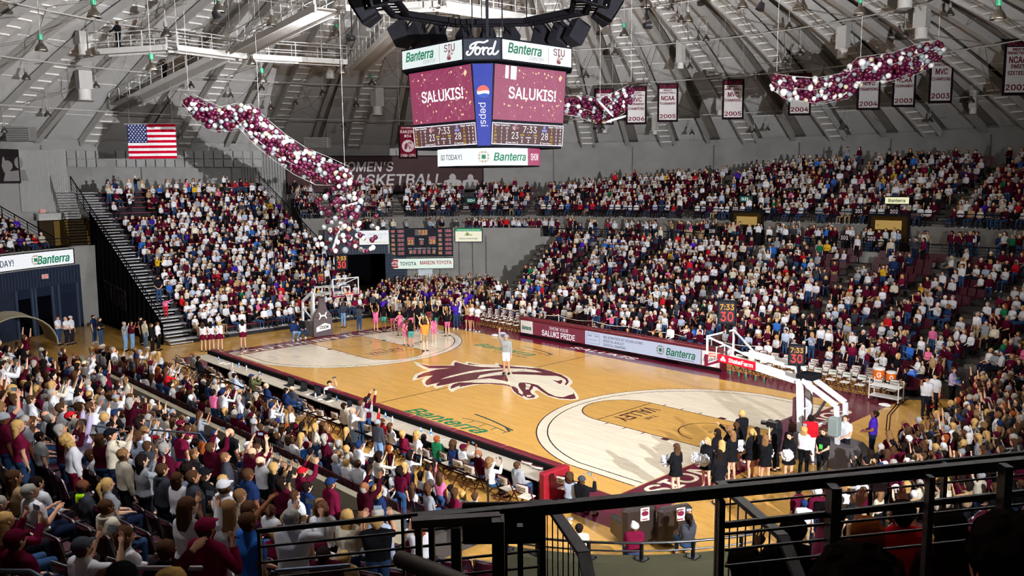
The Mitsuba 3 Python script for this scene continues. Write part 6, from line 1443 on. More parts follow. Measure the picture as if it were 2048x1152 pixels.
# dance girls, band and staff at the far corner of the court
def rgirl(i, px, py, la, ra=None):
    floor_person(px, py, (-28+rng.normal(), 12), 'among the dance team at the far corner', sex='f', la=la, ra=ra, shirt=('pink', 'black', 'black')[i % 3], leg=('rainbow', 'teal', 'rainbow')[i % 3], trouser='shorts', sleeve='none', hair=('pony', 'long', 'pony')[i % 3], hc=('brown', 'dark', 'light brown', 'blond')[i % 4], size=.88+.03*(i % 3), garment='dance top', group='dance team at the far corner', label=['dance girl in a pink top', 'dance girl in a black top', 'dance girl in a black top'][i % 3] + ' and bright shorts, %s, %s' % (POSEW[la], ['left of the group', 'in the middle of the group', 'right of the group', 'nearest the court'][i*4//15]))
for i, (px, py, la) in enumerate([(752, 664, 'up'), (768, 660, 'down'), (786, 664, 'up'), (800, 671, 'hips'), (808, 662, 'up'), (822, 663, 'down'), (826, 655, 'up'), (842, 653, 'down'), (858, 650, 'up'), (868, 684, 'down'), (872, 662, 'up'), (846, 684, 'point'), (812, 690, 'down'), (822, 692, 'hips'), (895, 672, 'up')]):
    rgirl(i, px, py, la, 'down' if la in ('up', 'point') and i % 2 else None)
for px, py, k in [(719, 663, dict(shirt='dark grey', sleeve='long', leg='jeans', la='phone', hc='dark', label='person in a dark grey sweater and jeans filming behind the far basket')), (687, 655, dict(shirt='dark grey', sleeve='long', leg='light jeans', la='phone', hc='brown', label='tall person in a dark grey sweater and jeans behind the far backboard')),
   (836, 662, dict(shirt='black', leg='black', la='down', hc='dark', label='person in black T-shirt and trousers before the dance team')), (797, 650, dict(shirt='grey', leg='black', sleeve='long', hc='blond', la='down', label='person in a grey sweater and black trousers among the dance team')),
   (893, 666, dict(sex='f', shirt='black', leg='black', sleeve='long', hair='bob', hc='blond', la='down', legs='stride', label='person in a long black coat striding past the dance team')), (782, 640, dict(shirt='white', cap='beanie', capc='cream', leg='dark', la='down', sleeve='long', label='person in a white shirt and cream hat behind the dance team')),
   (917, 654, dict(sex='f', shirt='white', leg='jeans', sleeve='long', hair='long', hc='light brown', la='down', label='person with long light brown hair in a white top before the far bench')), (912, 658, dict(sex='f', shirt='purple', leg='jeans', sleeve='long', hair='bob', hc='brown', la='up', label='person in a purple top raising both arms before the far bench')),
   (936, 660, dict(sex='f', shirt='tan', leg='maroon', trouser='skirt', sleeve='none', hair='pony', hc='dark', la='up', label='cheerleader with raised arms and maroon skirt beside the far bench')), (945, 661, dict(sex='f', shirt='white', leg='maroon', trouser='skirt', sleeve='short', hair='long', hc='blond', la='clasp', label='blond cheerleader in white top and maroon skirt beside the far bench')),
   (956, 664, dict(sex='f', shirt='white', leg='maroon', trouser='skirt', sleeve='short', hair='pony', hc='light brown', la='down', label='cheerleader with light brown ponytail nearest the far bench'))]:
    floor_person(px, py, (-25, 14) if px < 910 else (-8, 2), **k)
# cheer squad and others at the far left corner
for px, py, k in [(408, 703, dict(sex='f', hair='long', hc='brown', la='down', label='cheerleader with long brown hair, first from the aluminium stairs')), (424, 702, dict(sex='f', hair='long', hc='dark', la='hips', label='cheerleader with long dark hair, second from the aluminium stairs')), (441, 701, dict(sex='f', hair='pony', hc='blond', la='ahead', ra='down', label='blond cheerleader stretching an arm, third from the aluminium stairs')), (487, 697, dict(sex='f', hair='long', hc='dark', la='clasp', label='cheerleader with dark hair standing alone at the far left court corner'))]:
    floor_person(px, py, (-24, -2), shirt='white', leg='maroon', trouser='skirt', sleeve='none', skin=0, **k)
for px, py, k in [(252, 702, dict(shirt='grey', sleeve='long', leg='light jeans', la='phone', hc='grey', label='person in grey sweater filming beside the black drape')), (266, 700, dict(shirt='maroon', leg='light jeans', la='phone', hc='dark', label='person in maroon shirt and jeans beside the black drape')), (292, 697, dict(shirt='cream', sleeve='long', leg='light jeans', hc='dark', label='person in a cream shirt and jeans at the foot of the drape')), (284, 690, dict(shirt='black', leg='dark', hc='dark', label='person in black beside the foot of the drape')), (306, 706, dict(sex='f', shirt='black', sleeve='long', leg='black', hair='bob', hc='brown', label='person in black coat and boots at the foot of the bleacher stairs')), (318, 701, dict(sex='f', shirt='white', sleeve='long', leg='black', hair='long', hc='dark', label='person in white top and black trousers at the foot of the bleacher stairs')),
   (203, 692, dict(shirt='black', leg='jeans', la='cross', sex='f', hair='pony', hc='brown', label='person in black T-shirt with folded arms before the navy entrance')), (190, 686, dict(shirt='navy', leg='jeans', hc='dark', label='person in navy shirt before the navy entrance')), (119, 690, dict(shirt='white', leg='jeans', hc='brown', la='clasp', label='bearded person in white T-shirt before the navy entrance', size=1.03)), (135, 690, dict(shirt='white', leg='dark', hair='bald', hc='grey', la='clasp', label='person in white T-shirt with thin hair before the navy entrance')), (145, 688, dict(shirt='white', leg='dark', cap='cap', capc='white', label='person in white T-shirt and white cap before the navy entrance'))]:
    floor_person(px, py, (-4, 6), **k)
floor_person(588, 681, (10, -2), sex='m', legs='squat', la='shoulder', ra='lap', shirt='navy', sleeve='long', leg='light jeans', hc='dark', cap='cap', capc='navy', label='photographer in navy sweater crouching left of the far basket')
floor_person(603, 676, (10, -2), legs='squat', la='lap', shirt='black', sleeve='long', leg='jeans', hc='brown', label='person in black jacket crouching beside the padded far basket')
x, y, z = -22.3, BY0+.8, .28+BRISE*3; person(x, y, z, 2.9, '', sex='f', la='down', ra='out', shirt='pink', sleeve='long', hood=True, leg='red', hair='long', hc='dark', size=.72, legs='stride', label='child in pink hooded top and red trousers climbing the aluminium stairs')
person(-23.6, BY0+.9, .28+BRISE*5, -.3, '', la='clasp', shirt='black', leg='jeans', hc='dark', label='person in black T-shirt and jeans standing on the aluminium stairs')
# catwalk technicians
q0 = at(238, 100, z=18.05); person(q0[0], q0[1], q0[2], -2.6, '', la='rail', shirt='black', sleeve='long', leg='black', hc='brown', label='technician in black leaning on the rail at the end of the long catwalk', pitch=.3)
tq = P18(440, 116)*.5 + np.array([-38.6, -4.0, 15.6])*.5; person(tq[0], tq[1], tq[2]+.05, -1.2, '', la='clasp', shirt='black', sleeve='long', leg='black', hc='brown', label='technician in black on the gangway sloping down to the flag')

# near baseline: cheer squad, staff, camera crew
def pom(p, label, s=1.0, c='#e4e4e6'):
    key = thing('pom_pom', label, 'pom-pom', 'pom-poms of the cheer squad'); m = trimesh.creation.icosphere(3, .15*s); v = np.array(m.vertices); v *= (.72+.75*rng.random(len(v)))[:, None]
    scene[key] = {**shape((v, np.array(m.faces)), lin(c), 'gloss', share='pom%d' % rng.integers(3)), 'to_world': put(*p)}
HOOPN = (13, 0)
CH = [((1351, 993), (8, -4), dict(hair='long', hc='brown', la='pom', label='cheerleader in black standing alone on the painted baseline band'), 'L'), ((1412, 979), (16, -26), dict(hair='long', hc='blond', la='pom', label='blond cheerleader at the left end of the squad, facing the stand'), 'LR'),
      ((1432, 958), (9, -4), dict(hair='long', hc='dark', la='pom', label='dark haired cheerleader at the back left of the squad'), 'L'), ((1455, 950), (6, -6), dict(hair='long', hc='light brown', la='down', ra='point', label='cheerleader pointing across the key with one arm'), ''), ((1470, 942), (9, 5), dict(hair='pony', hc='brown', la='down', label='cheerleader with white bow and brown ponytail beside the person in black'), 'R'),
      ((1462, 962), (10, -2), dict(hair='long', hc='light brown', la='pom', label='cheerleader with light brown hair in the middle of the squad'), 'L'), ((1441, 985), (9, 3), dict(hair='long', hc='blond', la='pom', label='cheerleader with wavy blond hair seen from behind in the squad'), 'L'), ((1436, 1008), (10, 0), dict(hair='long', hc='dark', la='down', label='cheerleader with black hair and white bow nearest the dark railing'), ''),
      ((1501, 958), (8, -3), dict(hair='pony', hc='blond', la='pom', label='blond cheerleader with ponytail, right of the squad, holding a pom'), 'L'), ((1511, 954), (9, 9), dict(hair='long', hc='dark', la='pom', label='dark haired cheerleader looking up beside the camera operator'), ''), ((1529, 972), (14, 12), dict(hair='long', hc='light brown', la='clasp', label='cheerleader with white head bow looking up, right of the squad'), 'L'), ((1576, 968), (18, -26), dict(hair='long', hc='dark', la='pom', label='dark haired cheerleader facing the near stand with a large pom'), 'L')]
for (px, py), look, k, poms in CH:
    r, (x, y, a) = floor_person(px, py, look, sex='f', shirt='black', leg='black', trouser='skirt', sleeve='long', level=0, size=.97, skin=int(rng.choice([0, 1, 2])), group='cheer squad at the near baseline', **k)
    for w in poms: pom(hand_world(r[1], w, x, y, 0, a, .97), 'white metallic pom-pom held by a cheerleader')
pom((at(1418, 986, z=.15)[0], at(1418, 986, z=.15)[1], .15), 'white pom-pom lying on the floor at the baseline')
CREW = [((1481, 926), (-5, 4), dict(shirt='black', leg='black', hc='blond', la='clasp', label='tall person in black T-shirt and trousers with blond hair beside the squad', size=1.07)), ((1551, 941), (0, -2), dict(shirt='black', leg='black', la='shoulder', hc='dark', label='camera operator in black with a large camera on the shoulder')), ((1606, 955), (17, 10), dict(sex='f', shirt='white', leg='black', sleeve='long', hair='long', hc='blond', la='phone', ra='down', label='person in white sweater and black trousers with wavy blond hair beside the basket base', pitch=-.4)),
   ((1618, 928), (10, 10), dict(shirt='red', sleeve='long', leg='white', hc='dark', label='person in a red jacket beside the basket base', pitch=-.3)), ((1643, 962), (19, -26), dict(sex='f', shirt='black', leg='black', hair='long', hc='brown', la='clasp', label='person in black shirt with a green lanyard card')), ((1687, 930), (16, -20), dict(shirt='white', leg='dark', hc='brown', la='clasp', label='person in white T-shirt with a red print by the maroon floor band', pitch=-.35)), ((1743, 925), (16, 0), dict(shirt='purple', leg='navy', hc='dark', la='clasp', label='person in a purple T-shirt looking up beside the student crowd', pitch=-.5, size=1.06)),
   ((1850, 838), (20, 4), dict(shirt='white', leg='dark', hc='dark', la='down', ra='point', label='person in white T-shirt pointing, next to the red stools')), ((1866, 830), (17, 0), dict(shirt='white', leg='dark', hc='dark', la='down', label='person in white T-shirt standing behind the pointing person')), ((1902, 815), (26, 10), dict(sex='f', shirt='lavender', sleeve='long', leg='black', hair='bob', hc='brown', la='clasp', label='person in lavender quilted coat carrying a child in a green cap')), ((1875, 795), (10, 6), dict(shirt='wine', leg='jeans', hc='brown', label='person in wine red shirt and jeans beyond the red stools'))]
for (px, py), look, k in CREW:
    r, (x, y, a) = floor_person(px, py, look, level=0, **k)
    if 'camera operator' in k['label']:
        cam_ = thing('video_camera', 'large black broadcast camera on the operator\'s shoulder', 'camera'); M = put(x+.05*math.cos(a), y+.05*math.sin(a), 1.52, a)
        part(cam_, 'body', cbox(-.18, .22, .06, .24, -.02, .20, .02), lin('#1a1a1c'), 'gloss', M=M); part(cam_, 'lens', frame(lathe([(0, 0), (.07, 0), (.085, .2), (0, .2)], 16), [0, 0, 0], [0, 1, 0], [0, 0, 1]) if False else tube([[.22, .15, .08], [.42, .15, .08]], [.06, .08], 14), lin('#101012'), 'gloss', M=M); part(cam_, 'viewfinder', cbox(.1, .24, .0, .06, .12, .2, .01), lin('#141416'), M=M); part(cam_, 'battery', cbox(-.28, -.18, .08, .22, 0, .18, .01), lin('#202024'), M=M)
    if 'lanyard' in k['label']:
        ln = thing('lanyard_card', 'green pass card hanging on the person in black', 'pass'); d = np.array([math.cos(a), math.sin(a)]); scene[ln] = shape(move(cbox(.145, .155, -.06, .06, 0, .16, .003), x, y, 1.1, a), lin('#4cb848'))
    if 'carrying a child' in k['label']:
        person(x+.22*math.cos(a+.9), y+.22*math.sin(a+.9), .62, a+2.6, '', sex='m', legs='sit', la='lap', shirt='blue', leg='jeans', hair='short', cap='cap', capc='green', size=.52, label='small child in a bright green cap carried on the arm')
for px, py, z, k in [(1158, 1052, 1.25, dict(legs='sit', la='phone', ra='lap', shirt='cream', sleeve='long', hc='dark', label='person in cream sweater with black hair filming beside the recliners')), (1268, 1052, 1.2, dict(legs='sit', la='lap', shirt='wine', cap='cap', capc='white', hc='light brown', label='person in wine red shirt and white cap seated before the recliners', pitch=-.35)), (1376, 1032, 1.25, dict(legs='sit', la='lap', ra='phone', sex='f', shirt='dark grey', sleeve='long', hood=True, hair='pony', hc='dark', label='person in dark grey hooded top with hair bun right of the recliners'))]:
    p = at(px, py, z=z); person(p[0], p[1], .02, math.atan2(-p[1], 4-p[0]), '', level=0, **k)
# people at the press tables and just behind them
def head_person(px, py, hz, face, z0=0.0, where='', **k):
    p = at(px, py, z=z0+hz*k.get('size', 1.0)); return person(p[0], p[1], z0, face, where, **k)
N_ = math.pi/2
PT = [(398, 716, 'sit', dict(shirt='black', hc='dark', leg='black', sleeve='long')), (386, 709, 'sit', dict(shirt='grey', hc='grey', hair='bald', sleeve='long')), (466, 737, 'sit', dict(shirt='white', hc='grey')), (470, 750, 'sit', dict(shirt='light blue', hc='dark', sleeve='long', la='write')), (505, 752, 'sit', dict(shirt='olive', sleeve='long', cap='cap', capc='navy', la='phone')), (535, 770, 'sit', dict(shirt='navy', sleeve='long', hair='bald', hc='light brown')), (573, 780, 'sit', dict(shirt='navy', sleeve='long', hc='dark', la='write')), (586, 776, 'sit', dict(shirt='dark grey', sleeve='long', hair='bald', hc='brown', la='write', garment='suit jacket')),
  (480, 784, 'stand', dict(shirt='dark grey', sleeve='long', cap='cap', capc='tan', la='phone', leg='dark', garment='jacket')), (548, 806, 'stand', dict(sex='f', shirt='white', sleeve='long', hair='pony', hc='brown', hood=True, leg='dark')), (689, 812, 'stand', dict(shirt='cream', hc='dark', leg='black', sleeve='long')), (706, 822, 'stand', dict(shirt='white', hair='bald', hc='grey', leg='light jeans', la='phone', garment='jersey')), (733, 800, 'stand', dict(shirt='maroon', sleeve='long', hc='dark', leg='jeans', la='phonehigh', garment='track jacket')), (722, 806, 'stand', dict(shirt='grey', sleeve='long', hc='brown', leg='jeans', la='phone')), (756, 846, 'stand', dict(shirt='dark grey', sleeve='long', cap='beanie', capc='grey', leg='light jeans', garment='quilted vest')),
  (766, 842, 'sit', dict(shirt='red', hc='brown', sleeve='long', la='up', ra='lap')), (783, 850, 'sit', dict(sex='f', shirt='white', hair='long', hc='brown', sleeve='long')), (808, 865, 'sit', dict(sex='f', shirt='wine', hair='bob', hc='blond', sleeve='long')), (836, 868, 'sit', dict(sex='f', shirt='white', hair='curly', hc='blond', sleeve='long')), (850, 872, 'sit', dict(sex='f', shirt='black', hair='long', hc='dark', size=.85)), (876, 876, 'sit', dict(shirt='green', hc='red', sleeve='long')), (908, 886, 'sit', dict(sex='f', shirt='navy', hair='curly', hc='brown', sleeve='long')), (929, 893, 'sit', dict(shirt='white', cap='cap', capc='maroon', la='phone', skin=4)), (960, 905, 'sit', dict(shirt='dark red', hair='bald', hc='grey', sleeve='long')), (981, 922, 'sit', dict(sex='f', shirt='white', hair='curly', hc='light brown', sleeve='long', la='phone')), (1037, 928, 'sit', dict(shirt='grey', hc='brown', sleeve='long', hood=True)),
  (1142, 950, 'sit', dict(sex='f', shirt='light blue', hair='curly', hc='brown', sleeve='long')), (1165, 958, 'sit', dict(shirt='black', sleeve='long', cap='beanie', capc='dark grey', la='phone', garment='leather jacket', leg='light jeans'))]
for i, (px, py, lg, k) in enumerate(PT):
    head_person(px, py, 1.22 if lg == 'sit' else 1.62, N_+.2*math.sin(i), 0, 'at the press tables' if lg == 'sit' else 'behind the press tables', legs=lg, level=0 if px > 450 else 1, pitch=-.25 if i % 3 else 0.0, group='people at the press tables', **{'la': 'lap' if lg == 'sit' else 'down', **k})
head_person(659, 772, 1.1, -.4, 0, '', legs='squat', la='phonehigh', ra='lap', shirt='white', hc='dark', level=0, label='person in white T-shirt crouching at the court edge with a raised phone')
FRONT = [(1050+39*i, 0) for i in range(0)]
# ---------------------------------------------------------------- people in the stands
def px_of(p):
    d = np.asarray(p, float)-CAM; z = d @ _f
    return 1024+FOC*(d @ CR)/z, 576-FOC*(d @ CU)/z, z
def bowl_d(x, y):
    c = bowl_centre(x, y); r = math.hypot(x-c[0], y-c[1]); return r + (NY if (y <= 0 and x > NX) else 0)
def inward(x, y):
    n = bowl_centre(x, y)-np.array([x, y]); return math.atan2(n[1], n[0])
def seat_slots(nm, sp=.51, gap=.62):
    u0, u1, side, rows = TIERS[nm]; out = []
    ais = AIS.get(nm, [])
    for k, (d, z) in enumerate(rows):
        L0 = []
        us = np.linspace(u0, u1, 900); P_ = np.array([bowl_pt(u, d+.40, side) for u in us]); cum = np.r_[0, np.cumsum(np.linalg.norm(np.diff(P_, axis=0), axis=1))]
        n = int(cum[-1]/sp)
        for i in range(n):
            s = (i+.5)*cum[-1]/n; p = np.array([np.interp(s, cum, P_[:, 0]), np.interp(s, cum, P_[:, 1])]); u = np.interp(s, cum, us)
            if any(np.linalg.norm(p-bowl_pt(a, d+.4, side)) < gap for a in ais): continue
            out.append((p[0], p[1], z, inward(*p), u, k))
    return out
_slots = {nm: seat_slots(nm) for nm in TIERS}
PLACED = []
ORD = ['front', 'second', 'third', 'fourth', 'fifth', 'sixth', 'seventh', 'eighth', 'ninth', 'tenth', 'eleventh', 'twelfth', 'thirteenth', 'fourteenth', 'fifteenth', 'sixteenth', 'seventeenth', 'eighteenth', 'nineteenth', 'twentieth', 'upper', 'upper', 'upper']
def stand_person(px, py, lg, tiername='near_lower', face=None, **k):
    _, _, side, rows = TIERS[tiername]; best = None; h = (1.18 if lg == 'sit' else 1.62)*k.get('size', 1.0)
    for i, (d, z) in enumerate(rows):
        p = at(px, py, z=z+h); e = abs(bowl_d(p[0], p[1])-(d+.45))
        if best is None or e < best[0]: best = (e, i, p, z)
    e, i, p, z = best
    PLACED.append((p[0], p[1], z))
    dist = np.linalg.norm(p-CAM)
    a = inward(p[0], p[1]) + k.pop('turn', 0.0)
    return person(p[0], p[1], z, a if face is None else face, 'in the %s row of the near stand' % ORD[i] if tiername == 'near_lower' else 'in the floor rows before the concrete parapet', legs=lg, level=0 if dist < 21 else 1, group='people in the near stand', **{'la': 'lap' if lg == 'sit' else 'down', **k})
S, D = 'sit', 'stand'
W = dict
NEAR = [(37, 853, D, W(sex='f', shirt='wine', leg='jeans', hair='long', hc='blond')), (8, 838, D, W(shirt='maroon', leg='jeans', cap='beanie', capc='grey')), (50, 842, D, W(shirt='grey', hc='grey', leg='jeans')), (80, 874, D, W(shirt='silver', hc='dark', leg='black', size=.86)), (143, 876, D, W(sex='f', shirt='white', sleeve='long', hair='curly', hc='blond', pitch=-.7, leg='maroon')), (166, 850, D, W(sex='f', shirt='lavender', sleeve='long', hair='long', hc='brown', la='up', leg='jeans')), (205, 860, S, W(shirt='yellow', cap='cap', capc='olive', la='ahead', ra='phonehigh')), (187, 882, S, W(shirt='white', hc='brown')), (247, 910, D, W(shirt='cream', sleeve='long', hc='light brown', leg='dark', garment='plaid shirt')), (285, 922, D, W(sex='f', shirt='grey', sleeve='long', hair='long', hc='dark', la='phone', leg='dark')), (232, 893, S, W(shirt='black', hc='dark', sleeve='long', la='shoulder')),
 (78, 966, S, W(shirt='white', sleeve='long', hc='dark', leg='dark', turn=.3)), (171, 972, S, W(shirt='dark grey', sleeve='long', hair='bald', hc='dark', skin=5, leg='dark', hood=True, hoodc='#b8ee20', garment='sweatshirt with a neon hood')), (218, 1014, S, W(shirt='cream', sleeve='long', hood=True, hc='brown', leg='jeans')), (18, 1042, S, W(sex='f', shirt='wine', sleeve='long', hair='long', hc='blond', la='phone', leg='jeans')), (40, 1080, S, W(shirt='maroon', sleeve='long', cap='cap', capc='maroon', leg='jeans')), (172, 1094, S, W(shirt='white', cap='cap', capc='dark grey', la='phone', leg='white')), (4, 1008, S, W(shirt='maroon', hc='grey', leg='dark')), (35, 955, S, W(sex='f', shirt='tan', hair='long', hc='brown')),
 (325, 940, D, W(shirt='dark grey', sleeve='long', hood=True, hc='brown', leg='dark')), (377, 938, D, W(sex='f', shirt='light blue', sleeve='long', hair='curly', hc='dark', leg='jeans')), (410, 950, D, W(shirt='black', cap='cap', capc='black', leg='khaki', size=1.05)), (449, 974, D, W(shirt='white', sleeve='long', cap='cap', capc='white', leg='black', size=1.05)), (481, 992, D, W(sex='f', shirt='beige', sleeve='long', hair='short', hc='light brown', leg='navy', garment='fleece')), (497, 950, D, W(shirt='navy', hc='brown', leg='dark', size=1.08)), (498, 1018, D, W(sex='f', shirt='maroon', sleeve='short', hair='bob', hc='brown', leg='jeans', garment='quilted vest')), (493, 1078, D, W(sex='f', shirt='maroon', hair='braid', hc='light brown', leg='dark', la='rail', size=.85)), (413, 1058, D, W(shirt='wine', sleeve='long', cap='cap', capc='wine', la='down', ra='shoulder', leg='light jeans')), (583, 1036, D, W(shirt='white', sleeve='long', hc='grey', la='phone', leg='khaki', size=1.06)), (640, 1010, D, W(sex='f', shirt='grey', sleeve='long', hair='long', hc='light brown', leg='jeans')), (662, 967, D, W(shirt='wine', sleeve='long', cap='cap', capc='navy', leg='jeans', size=1.06)), (615, 975, D, W(shirt='navy', hc='dark', leg='dark')),
 (605, 945, D, W(shirt='wine', sleeve='long', cap='cap', capc='red', la='phonehigh', leg='dark')), (730, 975, D, W(shirt='dark red', sleeve='long', hair='bald', hc='grey', la='phonehigh', leg='black', size=1.05)), (757, 980, D, W(sex='f', shirt='navy', sleeve='long', hair='curly', hc='blond', leg='dark', garment='vest')), (757, 1030, D, W(shirt='light blue', sleeve='long', hair='short', hc='grey', leg='jeans', size=1.05)), (728, 1036, D, W(sex='f', shirt='grey', sleeve='long', hair='long', hc='light brown', leg='dark')), (716, 1028, S, W(shirt='white', hc='dark', pitch=-.6)), (676, 1060, S, W(sex='f', shirt='black', hair='long', hc='red', la='phone')), (642, 1090, S, W(shirt='dark', hc='brown', size=.8) if False else W(shirt='black', hc='brown', size=.8, sleeve='long')), (715, 1100, S, W(shirt='grey', hc='brown', size=.75, sleeve='long')), (735, 1120, S, W(shirt='white', hc='light brown', size=.72)),
 (548, 935, D, W(sex='f', shirt='black', sleeve='long', hair='bob', hc='blond', la='phone', leg='dark')), (522, 945, S, W(sex='f', shirt='white', hair='long', hc='brown')), (500, 890, D, W(shirt='light blue', cap='cap', capc='white', pitch=-.6, leg='dark')), (475, 896, S, W(shirt='maroon', hair='curly', hc='white', turn=.5)), (488, 908, D, W(shirt='white', hc='light brown', size=.7)), (520, 912, S, W(sex='f', shirt='dark red', hair='long', hc='dark', sleeve='long')), (365, 935, S, W(shirt='white', cap='cap', capc='wine', hood=True, sleeve='long')), (392, 908, S, W(sex='f', shirt='dark grey', hair='bob', hc='light brown')), (430, 925, S, W(sex='f', shirt='white', hair='long', hc='brown')), (428, 890, S, W(shirt='dark red', sleeve='long', hair='bald', hc='grey')), (410, 895, S, W(sex='f', shirt='black', hair='curly', hc='red')), (380, 872, S, W(shirt='white', cap='cap', capc='wine')), (396, 885, S, W(sex='f', shirt='white', hair='pony', hc='dark')), (356, 885, S, W(shirt='grey', cap='cap', capc='navy')), (330, 895, S, W(sex='f', shirt='white', hair='curly', hc='brown')), (364, 848, S, W(shirt='wine', sleeve='long', cap='cap', capc='wine', leg='orange' if False else 'jeans')), (350, 842, S, W(sex='f', shirt='cream', hair='long', hc='brown', sleeve='long')), (334, 835, S, W(shirt='cream', hc='dark')), (322, 828, S, W(shirt='white', hc='dark', la='up')), (447, 915, S, W(sex='f', shirt='grey', hair='bob', hc='grey')), (450, 960, S, W(sex='f', shirt='white', hair='long', hc='blond')),
 (325, 868, S, W(sex='f', shirt='white', hair='bob', hc='grey', sleeve='long')), (310, 880, S, W(shirt='white', cap='cap', capc='red', sleeve='long', la='phone')), (263, 860, S, W(shirt='grey', hc='dark', sleeve='long')), (287, 870, S, W(sex='f', shirt='dark grey', hair='long', hc='brown', la='clap', sleeve='long')), (96, 832, S, W(shirt='white', sleeve='long', hair='bald', hc='light brown')), (68, 845, S, W(sex='f', shirt='maroon', hair='curly', hc='brown')), (270, 826, S, W(shirt='maroon', sleeve='long', hc='grey', la='cross')), (210, 832, S, W(sex='f', shirt='white', hair='curly', hc='grey', sleeve='long')), (187, 818, S, W(shirt='cream', hc='grey', sleeve='long')), (198, 797, S, W(sex='f', shirt='dark grey', hair='long', hc='blond', sleeve='long')), (247, 802, S, W(shirt='grey', hc='red', sleeve='long')), (225, 790, S, W(shirt='maroon', hair='bald', hc='light brown')), (257, 785, S, W(shirt='dark grey', hc='grey', sleeve='long')), (237, 780, S, W(sex='f', shirt='maroon', hair='long', hc='dark')), (276, 803, S, W(sex='f', shirt='white', hair='bob', hc='grey')), (300, 815, S, W(sex='f', shirt='purple', hair='long', hc='blond', sleeve='long')), (132, 762, D, W(shirt='white', hc='dark', la='phone', leg='grey', size=1.05)), (158, 785, D, W(shirt='white', hood=True, sleeve='long', hc='dark', la='clap', leg='white')), (112, 800, S, W(shirt='black', hc='dark', sleeve='long')), (65, 800, S, W(shirt='white', hc='brown', la='up', ra='lap')), (37, 812, S, W(shirt='navy', cap='cap', capc='white')), (63, 756, S, W(shirt='navy', hc='dark', sleeve='long', garment='suit jacket')), (105, 770, D, W(sex='f', shirt='cream', sleeve='long', hair='long', hc='blond', la='phone', leg='dark')), (178, 765, S, W(shirt='white', hc='grey', sleeve='long')), (215, 765, S, W(shirt='white', hc='brown', la='ahead', sleeve='long')), (245, 750, D, W(shirt='white', hc='dark', leg='navy', size=.7)), (170, 757, S, W(shirt='yellow', hc='dark')), (150, 712, D, W(shirt='maroon', sleeve='long', hair='bald', hc='grey', leg='black', la='rail')), (157, 728, D, W(sex='f', shirt='tan', hair='long', hc='blond', leg='dark')), (170, 728, D, W(shirt='white', sleeve='long', cap='cap', capc='cream', la='phonehigh', leg='dark')), (5, 780, S, W(shirt='white', hc='red', la='up', sleeve='short')), (60, 715, S, W(shirt='dark red', hc='dark')), (15, 720, S, W(shirt='cream', cap='cap', capc='cream', sleeve='long')), (45, 738, S, W(shirt='white', hair='bald', hc='light brown'))]
for px, py, lg, k in NEAR: stand_person(px, py, lg, **k)
# three spectators close below the camera, and one whose raised arm points at the court
for px, py, k in [(352, 1146, W(sex='f', shirt='dark grey', hair='bob', hc='blond', sleeve='long', label='person with streaked blond bobbed hair close below the near aisle')), (228, 1142, W(shirt='dark red', sleeve='long', hc='brown', label='person with brown hair close below the near aisle')), (253, 1132, W(shirt='dark red', sleeve='long', cap='beanie', capc='black', la='lap', ra='point', label='person in black beanie and dark red plaid sleeve pointing at the court'))]:
    q = far_at(px, py+18, 5.6 if px == 352 else 6.4); person(q[0], q[1], q[2]-1.2, inward(q[0], q[1]), '', legs='sit', level=0, group='people in the near stand', **{'la': 'lap', **k}); PLACED.append((q[0], q[1], q[2]-1.2))
# random spectators: choose looks so that the whole crowd reads like the photograph's
CW = [('white', .42), ('maroon', .20), ('wine', .05), ('dark red', .05), ('black', .12), ('dark grey', .05), ('grey', .06), ('navy', .03), ('cream', .06), ('light blue', .025), ('red', .012), ('pink', .008), ('green', .006), ('blue', .012), ('purple', .008), ('tan', .012), ('yellow', .006)]
CWN, CWP = [c for c, _ in CW], np.array([p for _, p in CW])/sum(p for _, p in CW)
def random_look(r):
    f = r.random() < .46; k = dict(sex='f' if f else 'm', shirt=CWN[r.choice(len(CWN), p=CWP)], sleeve='long' if r.random() < .55 else 'short', leg=['jeans', 'black', 'dark', 'khaki', 'navy', 'grey'][r.choice(6, p=[.4, .22, .15, .1, .08, .05])])
    k['hair'] = (['long', 'bob', 'pony', 'curly'] if f else ['short', 'short', 'bald', 'short'])[r.choice(4, p=[.5, .2, .15, .15])]; k['hc'] = ['brown', 'dark', 'blond', 'grey', 'light brown', 'red', 'white'][r.choice(7, p=[.33, .2, .14, .15, .1, .03, .05])]
    if r.random() < (.10 if f else .28): k['cap'] = 'cap'; k['capc'] = ['maroon', 'white', 'black', 'grey', 'navy', 'red'][r.choice(6)]
    return k
RP = np.random.default_rng(21)
cands = []
for nm in ('near_floor', 'near_lower'):
    for (x, y, z, a, u, k) in _slots[nm]:
        px, py, dep = px_of((x, y, z+1.15))
        if dep < 8.5 or px < -15 or px > 1130 or py > 1165: continue
        if px < 330 and py > 930 and RP.random() < .82: continue
        if k == 0 and nm == 'near_lower' and px > 520: continue
        if px > 860 and nm == 'near_lower': continue
        occ = .95 if nm == 'near_floor' else .9
        if RP.random() > occ: continue
        if any((x-q[0])**2+(y-q[1])**2 < .40**2 for q in PLACED): continue
        cands.append((dep, nm, x, y, z, a, k))
